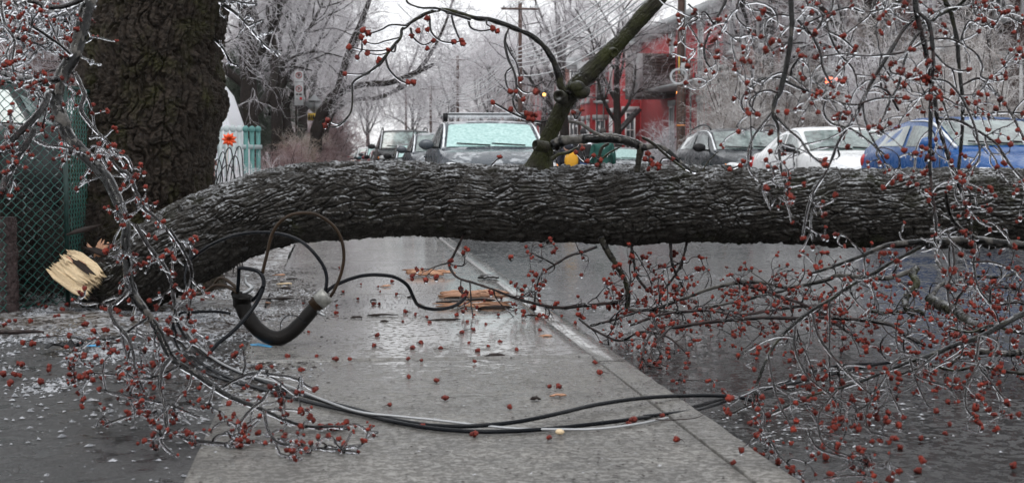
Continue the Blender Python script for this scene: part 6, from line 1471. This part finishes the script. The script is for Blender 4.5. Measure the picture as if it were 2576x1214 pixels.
bush('tall_bush', 'glazed bush sprays just behind the roof of the blue hatchback', (vx(2420, 27), 27, 0), 1.9, 1.5, 3.1, 460, 'frostb', 27, kk=5, L=(.35, .8), r=.006)
bush('tall_bush', 'glazed thicket between the neon sign and the blue hatchback', (vx(2260, 31), 31, 0), 1.6, 1.5, 3.8, 420, 'frost', 28, kk=5, L=(.35, .9), r=.007)
bush('dark_shrub', 'dark leafless undergrowth behind the chain link fence', (-2.75, 10.6, 0), .75, .6, 1.25, 420, 'bark_far', 29, kk=5, L=(.15, .4), r=.004)
bush('dark_shrub', 'dark tangled undergrowth between the fence and the big tree', (-2.15, 10.2, 0), .45, .4, .95, 360, 'bark_far', 30, kk=5, L=(.12, .35), r=.0035)
bush('hedge', 'pinkish overgrown hedge farthest along the pavement', (vx(815, 96), 96, 0), 2.0, 6, 4.2, 480, 'frostr', 31, kk=5, L=(.5, 1.2), r=.014, group=hd, cat='hedge')
bush('hedge', 'tall pink tinged thicket closing the pavement at the street end', (vx(838, 150), 150, 0), 3.0, 8, 6.5, 520, 'frostr', 32, kk=5, L=(.8, 1.8), r=.022, group=hd, cat='hedge')
# far masses of twigs closing the street
def far_mass(label, x0, x1, y0, y1, z1, n, mat, seed):
    global rng
    kr = rng; rng = np.random.default_rng(seed); x = x0 + (x1 - x0) * rng.random(n); y = y0 + (y1 - y0) * rng.random(n); z = .5 + (z1 - .5) * rng.random(n) ** .8
    S = np.stack([x, y, z], -1); D = nrm(rng.normal(size=(n, 3)) + [0, 0, .6]); f = MB(); crown_twigs(f, S, D, 1.2 + 2.0 * rng.random(n), .022, 4, 3, -.2, .8, .3); o = f.build('distant_woods', M[mat]); rng = kr; return tag(o, label, 'trees', kind='stuff')
far_mass('pale mass of glazed trees closing the far end of the street', -28, 34, 250, 300, 16, 2600, 'frostb', 71)
far_mass('mass of glazed trees lining the far left yards', -14, -2.0, 90, 240, 11, 1700, 'frostr', 72)
far_mass('mass of glazed trees over the far right pavement', 11.5, 17, 120, 240, 12, 1500, 'frost', 73)
# evergreen behind the twin trunks
def evergreen(label, c, h, rad, seed):
    global rng
    kr = rng; rng = np.random.default_rng(seed); root = empty('evergreen_tree', c, 0, label, 'tree'); MB().tubes(np.array([[0, 0, -.1], [0, 0, h]]), np.array([.14, .02]), 10).build('trunk', M['bark_far'], root)
    n = 420; z = .4 + (h - .5) * rng.random(n); a = rng.random(n) * 6.28; D = np.stack([np.cos(a), np.sin(a), np.full(n, -.15)], -1); L = rad * (1 - z / h) + .15
    P, T = grow(np.stack([z * 0, z * 0, z], -1), nrm(D), L, 8, .3, -.3, .1); f = MB(); Rd = taper(np.full(n, .02), 8, .3); f.tubes(P, Rd, 3, cap=False); S, D, _ = sprout(P, T, Rd, 22, .1, 1, (30, 80)); n2 = len(S); P, T = grow(S, D, .12 + .2 * rng.random(n2), 4, .5, -.5, .2); f.tubes(P, taper(np.full(n2, .014), 4, .3), 3, cap=False)
    f.build('crown', M['needle'], root); rng = kr
evergreen('dark evergreen behind the two dark trunks and the parking sign', (vx(680, 62), 62, 0), 6.5, 2.2, 81)
evergreen('small evergreen left of the thick dark trunk', (vx(615, 50), 50, 0), 5.0, 1.6, 82)

# ------------------------------------------------------------------ signs, poles, wires
c = at(752, 222, 48); root = empty('parking_sign', (c[0], c[1], 0), 0, 'white no parking sign panel on a pole among the left trees', 'sign'); zc = c[2]
pw, ph = .29, 1.12
MB().tubes(np.array([[-.10, .04, -.05], [-.10, .04, zc + .3]]), np.array([.03, .03]), 10).build('pole', M['bark_far'], root, True)
pn = MB().box((0, 0, zc), (pw, .012, ph)).build('panel', M['white_paint'], root)
def ringmb(cx, cz, r, th, y=-.010): 
    mb = MB(); t = np.linspace(0, 2 * math.pi, 33); P = np.stack([cx + r * np.cos(t), np.full(33, y), cz + r * np.sin(t)], -1); mb.tubes(P, np.full(33, th), 6, cap=False); return mb
for dz in (.42, -.02):
    mb = ringmb(0, zc + dz, .095, .012); mb.bar((-.066, -.010, zc + dz + .066), (.066, -.010, zc + dz - .066), .02, .012); mb.build('prohibition_ring', M['redlens'], pn)
    mb = MB(); mb.box((-.02, -.008, zc + dz), (.022, .006, .12)); mb.box((.01, -.008, zc + dz + .04), (.05, .006, .02)); mb.box((.01, -.008, zc + dz), (.05, .006, .02)); mb.box((.035, -.008, zc + dz + .02), (.02, .006, .05)); mb.build('letter', M['black'], pn)
mb = MB(); mb.box((-.06, -.008, zc - .20), (.07, .006, .045)); mb.box((.05, -.008, zc - .20), (.09, .006, .045)); mb.build('lettering', M['black'], pn)
mb = MB(); mb.box((-.07, -.008, zc - .34), (.08, .006, .06)); mb.build('arrow_mark', M['trim_grey'], pn); MB().box((.06, -.009, zc - .34), (.08, .006, .09)).build('red_square', M['redlens'], pn)
MB().box((0, -.004, zc + .20), (pw, .02, .012)).build('panel_joint', M['black'], pn)
c = at(791, 262, 62); root = empty('warning_sign', (c[0], c[1], 0), 0, 'grey diamond shaped sign seen from behind with a yellow tab beneath', 'sign'); zc = c[2]
mb = MB().box((0, 0, 0), (.60, .012, .60)); V = mb.v[0] @ np.array(Matrix.Rotation(R(45), 3, 'Y').transposed()); mb.v = [V + [0, .04, zc]]; mb.build('diamond', M['trim_grey'], root)
MB().tubes(np.array([[0, 0, -.05], [0, 0, zc + .12]]), np.array([.035, .035]), 10).build('pole', M['bg_black'], root, True)
MB().bar((-.24, 0, zc + .12), (.24, 0, zc + .12), .05).build('crossbar', M['bg_black'], root)
z2 = at(791, 294, 62)[2]; yt = MB().box((0, -.05, z2), (.56, .012, .30)).build('yellow_tab', simple('sign_yellow', (.75, .48, .03), .4, .1, 6), root)
mb = MB(); 
for k, (w_, h_) in enumerate(((.06, .16), (.04, .13), (.07, .17), (.05, .12), (.05, .16), (.06, .13))): mb.box((-.22 + k * .088, -.060, z2 + .01 * (k % 2)), (w_, .006, h_))
mb.build('lettering', M['black'], yt)
# utility poles
PXL = 11.6
def upole(label, px, Y, h, r=.15, arm=True):
    root = empty('utility_pole', (vx(px, Y), Y, 0), 0, label, 'pole', 'wooden utility poles along the far pavement')
    P = np.array([[0, 0, -.1 + h * k / 14] for k in range(15)]); V, Q = bark_tube(P, [r * (1 - .25 * k / 14) for k in range(15)], 24, 120, 10, 1.2, .006, int(px)); MB().add(V, Q).build('post', M['pole'], root, True)
    if arm:
        for z in (h - .5, ):
            a = MB().box((0, -.16, z), (2.3, .10, .12)).build('crossarm', M['pole'], root)
            for k in (-1.0, -.6, .6, 1.0):
                mb = MB(); add_balls(mb, [(k, -.16, z + .13)], [.06], .02, (1, 1, 1.4)); mb.build('insulator', M['trim_grey'], a, True)
    return root
up0 = upole('nearest brown utility pole left of the charcoal wagon', 1723, 46, 10.5, .14)
pz = lambda px, py, D: at(px, py, D)[2]
MB().box((.04, -.16, pz(1728, 170, 46)), (.16, .08, .36)).build('meter_box', M['trim_grey'], up0)
MB().tubes(np.array([[.09, -.14, pz(1728, 170, 46)], [.09, -.13, 9.5]]), np.array([.022, .022]), 8).build('conduit', M['trim_grey'], up0)
mb = MB()
for k in range(4):
    t = np.linspace(0, 2 * math.pi, 30); rr = .22 + .02 * k; mb.tubes(np.stack([-.13 + rr * np.cos(t), np.full(30, -.17 - .015 * k), pz(1705, 190, 46) + rr * np.sin(t) * .9], -1), np.full(30, .009), 5, cap=False)
mb.build('wire_coil', M['icebright'], up0)
MB().disc((0, 0, pz(1720, 314, 46)), (0, 0, 1), .148, 20, .05).build('orange_band', M['amber'], up0)
MB().box((-.10, -.12, pz(1709, 160, 46)), (.04, .04, .55)).build('yellow_guard', simple('guard_yellow', (.6, .38, .04), .5, .1, 6), up0)
mb = MB(); 
for k in range(16): mb.bar((-.02, -.14, .6 + k * .3), (-.02, -.14, .8 + k * .3), .03, .02)
mb.build('staple_strip', M['bg_black'], up0)
upole('utility pole with crossarm standing in open sky above the silver crossover', 1308, 88, 10.4, .14)
upole('distant utility pole right of the arching limb', 1150, 135, 10.5, .16); upole('thin distant utility pole left of the second distant pole', 1020, 185, 10.5, .17); upole('brown pole stub seen just over the crossover roof bar', 1082, 160, 9.0, .16)
# overhead wires, coated with ice
polepts = [(vx(2600, 22), 14), (vx(1723, 46), 46), (vx(1308, 88), 88), (vx(1150, 135), 135), (vx(1020, 185), 185), (vx(960, 240), 240)]
wl = 0
for (z0, dx, sag) in ((9.95, -1.0, .5), (9.95, -.6, .5), (9.95, .6, .5), (9.95, 1.0, .5), (7.9, -.2, .5), (7.65, -.2, .55), (7.45, -.22, .65), (7.2, -.25, .6), (7.0, -.2, .75), (6.75, -.2, .7), (6.3, -.3, .9)):
    pts = []
    zz = [z0, z0, z0 - (0 if z0 > 9 else .3), z0 - (0 if z0 > 9 else .5), z0 - .4, z0 - .4]
    for i in range(len(polepts) - 1):
        a = np.array([polepts[i][0] + dx, polepts[i][1], zz[i]]); b = np.array([polepts[i + 1][0] + dx, polepts[i + 1][1], zz[i + 1]]); t = np.linspace(0, 1, 24)[:, None][: (24 if i == len(polepts) - 2 else 23)]
        pts.append(a + (b - a) * t - np.array([0, 0, sag * 4]) * t * (1 - t))
    P = np.concatenate(pts); o0 = P[0].copy()
    names = ('highest', 'second highest', 'third highest', 'fourth highest')
    o = MB().tubes(P - o0, np.full(len(P), .033 if z0 < 9 else .018), 5).build('overhead_wire', M['icebright'], None, True); o.location = tuple(o0); tag(o, 'sagging ice coated overhead wire strung between the utility poles', 'wire', 'ice coated overhead wires'); wl += 1
for k, (a, b, sag) in enumerate((((1308, 88, 8.8), (940, 120, 6.5), 1.2), ((1308, 88, 7.4), (1640, 86, 7.6), .8), ((1723, 46, 8.2), (1655, 68, 8.3), .5), ((1150, 135, 8.6), (790, 105, 7.0), 1.0), ((1308, 88, 6.6), (1000, 60, 7.2), 1.0))):
    A_ = np.array([vx(a[0], a[1]), a[1], a[2]]); B_ = np.array([vx(b[0], b[1]), b[1], b[2]]); t = np.linspace(0, 1, 30)[:, None]; P = A_ + (B_ - A_) * t - np.array([0, 0, sag * 4]) * t * (1 - t)
    o = MB().tubes(P - P[0], np.full(30, .020), 5).build('service_wire', M['icebright'], None, True); o.location = tuple(P[0]); tag(o, ['thin wire crossing the street from the crossarm pole to the left trees', 'service wire running from the crossarm pole to the red house', 'short service wire from the nearest pole to the red house', 'thin wire crossing the far street between the left trees', 'low wire crossing before the leaning tree'][k], 'wire')
# lit lamps seen through the twigs
def lamp(label, px, py, D, r, colr, st):
    c = at(px, py, D); root = empty('wall_lamp', c, 0, label, 'lamp'); m = Mat('lit_' + str(px)); m.set(color=colr, emit=colr, es=st)
    mb = MB(); add_balls(mb, [(0, 0, 0)], [r], 0); mb.build('globe', m.m, root, True); MB().box((0, .05, r + .03), (r * 1.3, .12, .04)).build('cap', M['bg_black'], root); MB().bar((0, .1, r), (.5, .45, r + .1), .03).build('bracket', M['bg_black'], root)
lamp('lit amber lamp at the left side of the utility pole', 1706, 233, 62, .08, (1, .30, .05), 3); lamp('small lit amber lamp seen above the pruned knot', 1369, 238, 84, .09, (1, .42, .08), 3)
c = at(2093, 202, 44); root = empty('neon_sign', c, 0, 'glowing red and orange sign in the dark house window', 'sign'); m = Mat('neon'); m.set(color=(1, .08, .02), emit=(1, .10, .02), es=5)
MB().box((0, .03, 0), (.55, .04, .30)).build('backing', M['black'], root); mb = MB(); mb.bar((-.2, 0, .06), (.02, 0, .06), .05); mb.bar((-.2, 0, -.06), (-.02, 0, -.06), .05); mb.bar((.08, 0, .08), (.2, 0, -.02), .05); mb.build('tube', m.m, root)

# ------------------------------------------------------------------ people seen from behind
M['hair'] = simple('dark_hair', (.018, .012, .010), .6, .3, 20); M['skin'] = simple('skin', (.30, .17, .12), .5, .1, 10)
M['yellow_cloth'] = simple('yellow_cloth', (.72, .36, .02), .7, .1, 8, .2); M['navy'] = simple('navy_cloth', (.012, .014, .025), .8, .2, 12, .2); M['green_cloth'] = simple('green_cloth', (.008, .075, .06), .75, .2, 10, .2); M['jeans'] = simple('jeans', (.02, .06, .16), .8, .2, 15, .2); M['dark_cloth'] = simple('dark_cloth', (.015, .014, .016), .8, .2, 12, .2); M['tan_cloth'] = simple('tan_cloth', (.35, .18, .07), .8, .1, 12, .2)
def skinned(name, verts, edges, radii, mat, parent, root_i=0, sub=2):
    me = bpy.data.meshes.new(name); me.from_pydata([tuple(v) for v in verts], edges, []); o = bpy.data.objects.new(name, me); col.objects.link(o); o.parent = parent
    md = o.modifiers.new('skin', 'SKIN'); md.use_smooth_shade = True; sv = me.skin_vertices[0].data
    for i, r in enumerate(radii): sv[i].radius = (r if isinstance(r, tuple) else (r, r))
    sv[root_i].use_root = True
    ss = o.modifiers.new('sub', 'SUBSURF'); ss.levels = sub; ss.render_levels = sub
    me.materials.append(M[mat]); return o
def person(label, X, Y, rz, h, top, legs, hairmat='hair', hat=None, stride=.16, bulk=1.0, pack=None, hood=False):
    root = empty('person', (X, Y, -.10), rz, label, 'person', 'people walking away up the street'); s = h / 1.75
    v = [(0, 0, .95), (0, 0, 1.10), (0, -.01, 1.28), (0, 0, 1.44), (0, .01, 1.53), (0, .0, 1.60),
         (.10, 0, .90), (.11, .05 + stride * .4, .50), (.11, stride * .6 - .02, .09), (.11, stride * .6 + .12, .035),
         (-.10, 0, .90), (-.11, .03 - stride * .2, .50), (-.11, -stride * .8, .10), (-.11, -stride * .8 + .12, .04),
         (.19, 0, 1.41), (.25, -.03, 1.13), (.27, .05, .89), (-.19, 0, 1.41), (-.25, .02, 1.13), (-.26, .08, .89)]
    e = [(0, 1), (1, 2), (2, 3), (3, 4), (4, 5), (0, 6), (6, 7), (7, 8), (8, 9), (0, 10), (10, 11), (11, 12), (12, 13), (3, 14), (14, 15), (15, 16), (3, 17), (17, 18), (18, 19)]
    r = [(.15, .11), (.145, .105), (.165, .115), (.15, .10), .055, .05, .095, .062, .042, .035, .095, .062, .042, .035, .06, .045, .032, .06, .045, .032]
    body = skinned('body', [tuple(k * s for k in p) for p in v], e, [tuple(q * s for q in k) if isinstance(k, tuple) else k * s for k in r], 'skin', root)
    # head with face
    hv = []; mb = MB(); add_balls(mb, [(0, 0, 0)], [1.0], 0); V = mb.v[0] * np.array([.078, .098, .118]) * s; V[:, 0] *= 1 - .18 * np.clip(-V[:, 2] / (.118 * s), 0, 1); mb.v = [V + np.array([0, .015, 1.665]) * s]
    add_balls(mb, [np.array([.0, .115, 1.65]) * s], [.016 * s], 0, (.8, 1, 1.3)); add_balls(mb, [np.array([sx_ * .08, .01, 1.655]) * s for sx_ in (-1, 1)], [.02 * s] * 2, 0, (.4, .8, 1.3)); hd_ = mb.build('head', M['skin'], root, True)
    mb = MB(); add_balls(mb, [np.array([sx_ * .03, .10, 1.675]) * s for sx_ in (-1, 1)], [.010 * s] * 2, 0); mb.bar(np.array([-.022, .104, 1.605]) * s, np.array([.022, .104, 1.605]) * s, .006); mb.build('face', M['hair'], hd_)
    mb = MB(); add_balls(mb, [(0, 0, 0)], [1.0], .04); V = mb.v[0] * np.array([.088, .104, .112]) * s; V[:, 1] = np.minimum(V[:, 1], .05 * s); mb.v = [V + np.array([0, -.0, 1.69]) * s]; mb.build('hair', M[hairmat if not hat else hat], root, True)
    # jacket and trousers follow the body
    jv = [v[0], v[1], v[2], v[3], (0, .01, 1.49), (.19, 0, 1.41), (.25, -.03, 1.13), (.268, .045, .92), (-.19, 0, 1.41), (-.25, .02, 1.13), (-.258, .075, .92), (0, 0, .84)]
    je = [(0, 1), (1, 2), (2, 3), (3, 4), (3, 5), (5, 6), (6, 7), (3, 8), (8, 9), (9, 10), (0, 11)]
    jr = [(.185, .14), (.17, .135), (.19, .14), (.165, .115), .07, .078, .062, .05, .078, .062, .05, (.19, .145)]
    skinned('jacket', [tuple(k * s for k in p) for p in jv], je, [tuple(q * s * bulk for q in k) if isinstance(k, tuple) else k * s * bulk for k in jr], top, root)
    tv = [(0, 0, .92), v[6], v[7], (v[8][0], v[8][1], .12), v[10], v[11], (v[12][0], v[12][1], .13)]; te = [(0, 1), (1, 2), (2, 3), (0, 4), (4, 5), (5, 6)]
    skinned('trousers', [tuple(k * s for k in p) for p in tv], te, [(.15 * s, .12 * s), .105 * s, .075 * s, .06 * s, .105 * s, .075 * s, .06 * s], legs, root)
    for k in (8, 12):
        mb = MB(); add_balls(mb, [(0, 0, 0)], [1.0], 0); V = mb.v[0] * np.array([.052, .14, .055]); V[:, 2] = np.maximum(V[:, 2], -.03); mb.v = [(V + np.array([v[k][0], v[k][1] + .06, .035])) * s]; mb.build('shoe', M['black'], root, True)
    # hands: palm and five bent fingers
    for k, sg in ((16, 1), (19, -1)):
        w_ = np.array(v[k]) * s; hv = [w_, w_ + np.array([0, .01, -.06]) * s]; he = [(0, 1)]; hr = [(.026 * s, .02 * s), (.04 * s, .018 * s)]
        for f_ in range(4):
            y_ = (-.03 + f_ * .02) * s; L_ = (.06, .075, .07, .055)[f_] * s; b0 = len(hv); hv += [w_ + np.array([0, .01 * s + y_, -.085 * s]), w_ + np.array([-sg * .008 * s, .012 * s + y_, -.085 * s - L_ * .6]), w_ + np.array([-sg * .026 * s, .014 * s + y_, -.085 * s - L_])]; he += [(1, b0), (b0, b0 + 1), (b0 + 1, b0 + 2)]; hr += [.010 * s, .009 * s, .0075 * s]
        b0 = len(hv); hv += [w_ + np.array([-sg * .01, .045, -.04]) * s, w_ + np.array([-sg * .02, .06, -.075]) * s]; he += [(0, b0), (b0, b0 + 1)]; hr += [.012 * s, .009 * s]
        skinned('hand', hv, he, hr, 'skin', root, 0, 1)
    if hood:
        mb = MB(); add_balls(mb, [np.array([0, -.06, 1.50]) * s], [.12 * s], .04, (1.15, .8, .8)); mb.build('hood', M[top], root, True)
    return root
person('person in a dark jacket with a yellow back panel walking with head bowed', vx(1432, 33.5), 33.5, .15, 1.55, 'navy', 'dark_cloth', hood=True)
p1 = [o for o in bpy.data.objects if o.get('category') == 'person'][-1]
mb = MB(); add_balls(mb, [(0, 0, 0)], [1.0], .02); V = mb.v[0] * np.array([.17, .07, .24]); mb.v = [V + np.array([.02, -.15, 1.02])]; mb.build('yellow_panel', M['yellow_cloth'], p1, True)
person('person in black coat and blue jeans between two others', vx(1470, 35.5), 35.5, .05, 1.76, 'dark_cloth', 'jeans', hat='dark_cloth', hood=True)
person('person in a green jacket with short brown hair seen from behind', vx(1520, 34.5), 34.5, -.1, 1.74, 'green_cloth', 'dark_cloth', bulk=1.2)
person('person in tan trousers half hidden by the upright limb', vx(1409, 37.5), 37.5, .1, 1.6, 'dark_cloth', 'tan_cloth')
M['hair'] = M['hair']

# ------------------------------------------------------------------ haze
mb = MB().box((0, 155, 13.3), (150, 330, 27)); hz = mb.build('haze'); hm = bpy.data.materials.new('haze'); hm.use_nodes = True; ht = hm.node_tree; ht.nodes.clear()
pv = ht.nodes.new('ShaderNodeVolumePrincipled'); pv.inputs['Color'].default_value = (.93, .93, .95, 1); pv.inputs['Density'].default_value = .00028; pv.inputs['Anisotropy'].default_value = .2
om = ht.nodes.new('ShaderNodeOutputMaterial'); ht.links.new(pv.outputs[0], om.inputs['Volume']); hz.data.materials.append(hm); tag(hz, 'thin winter haze filling the street', 'haze', kind='stuff')
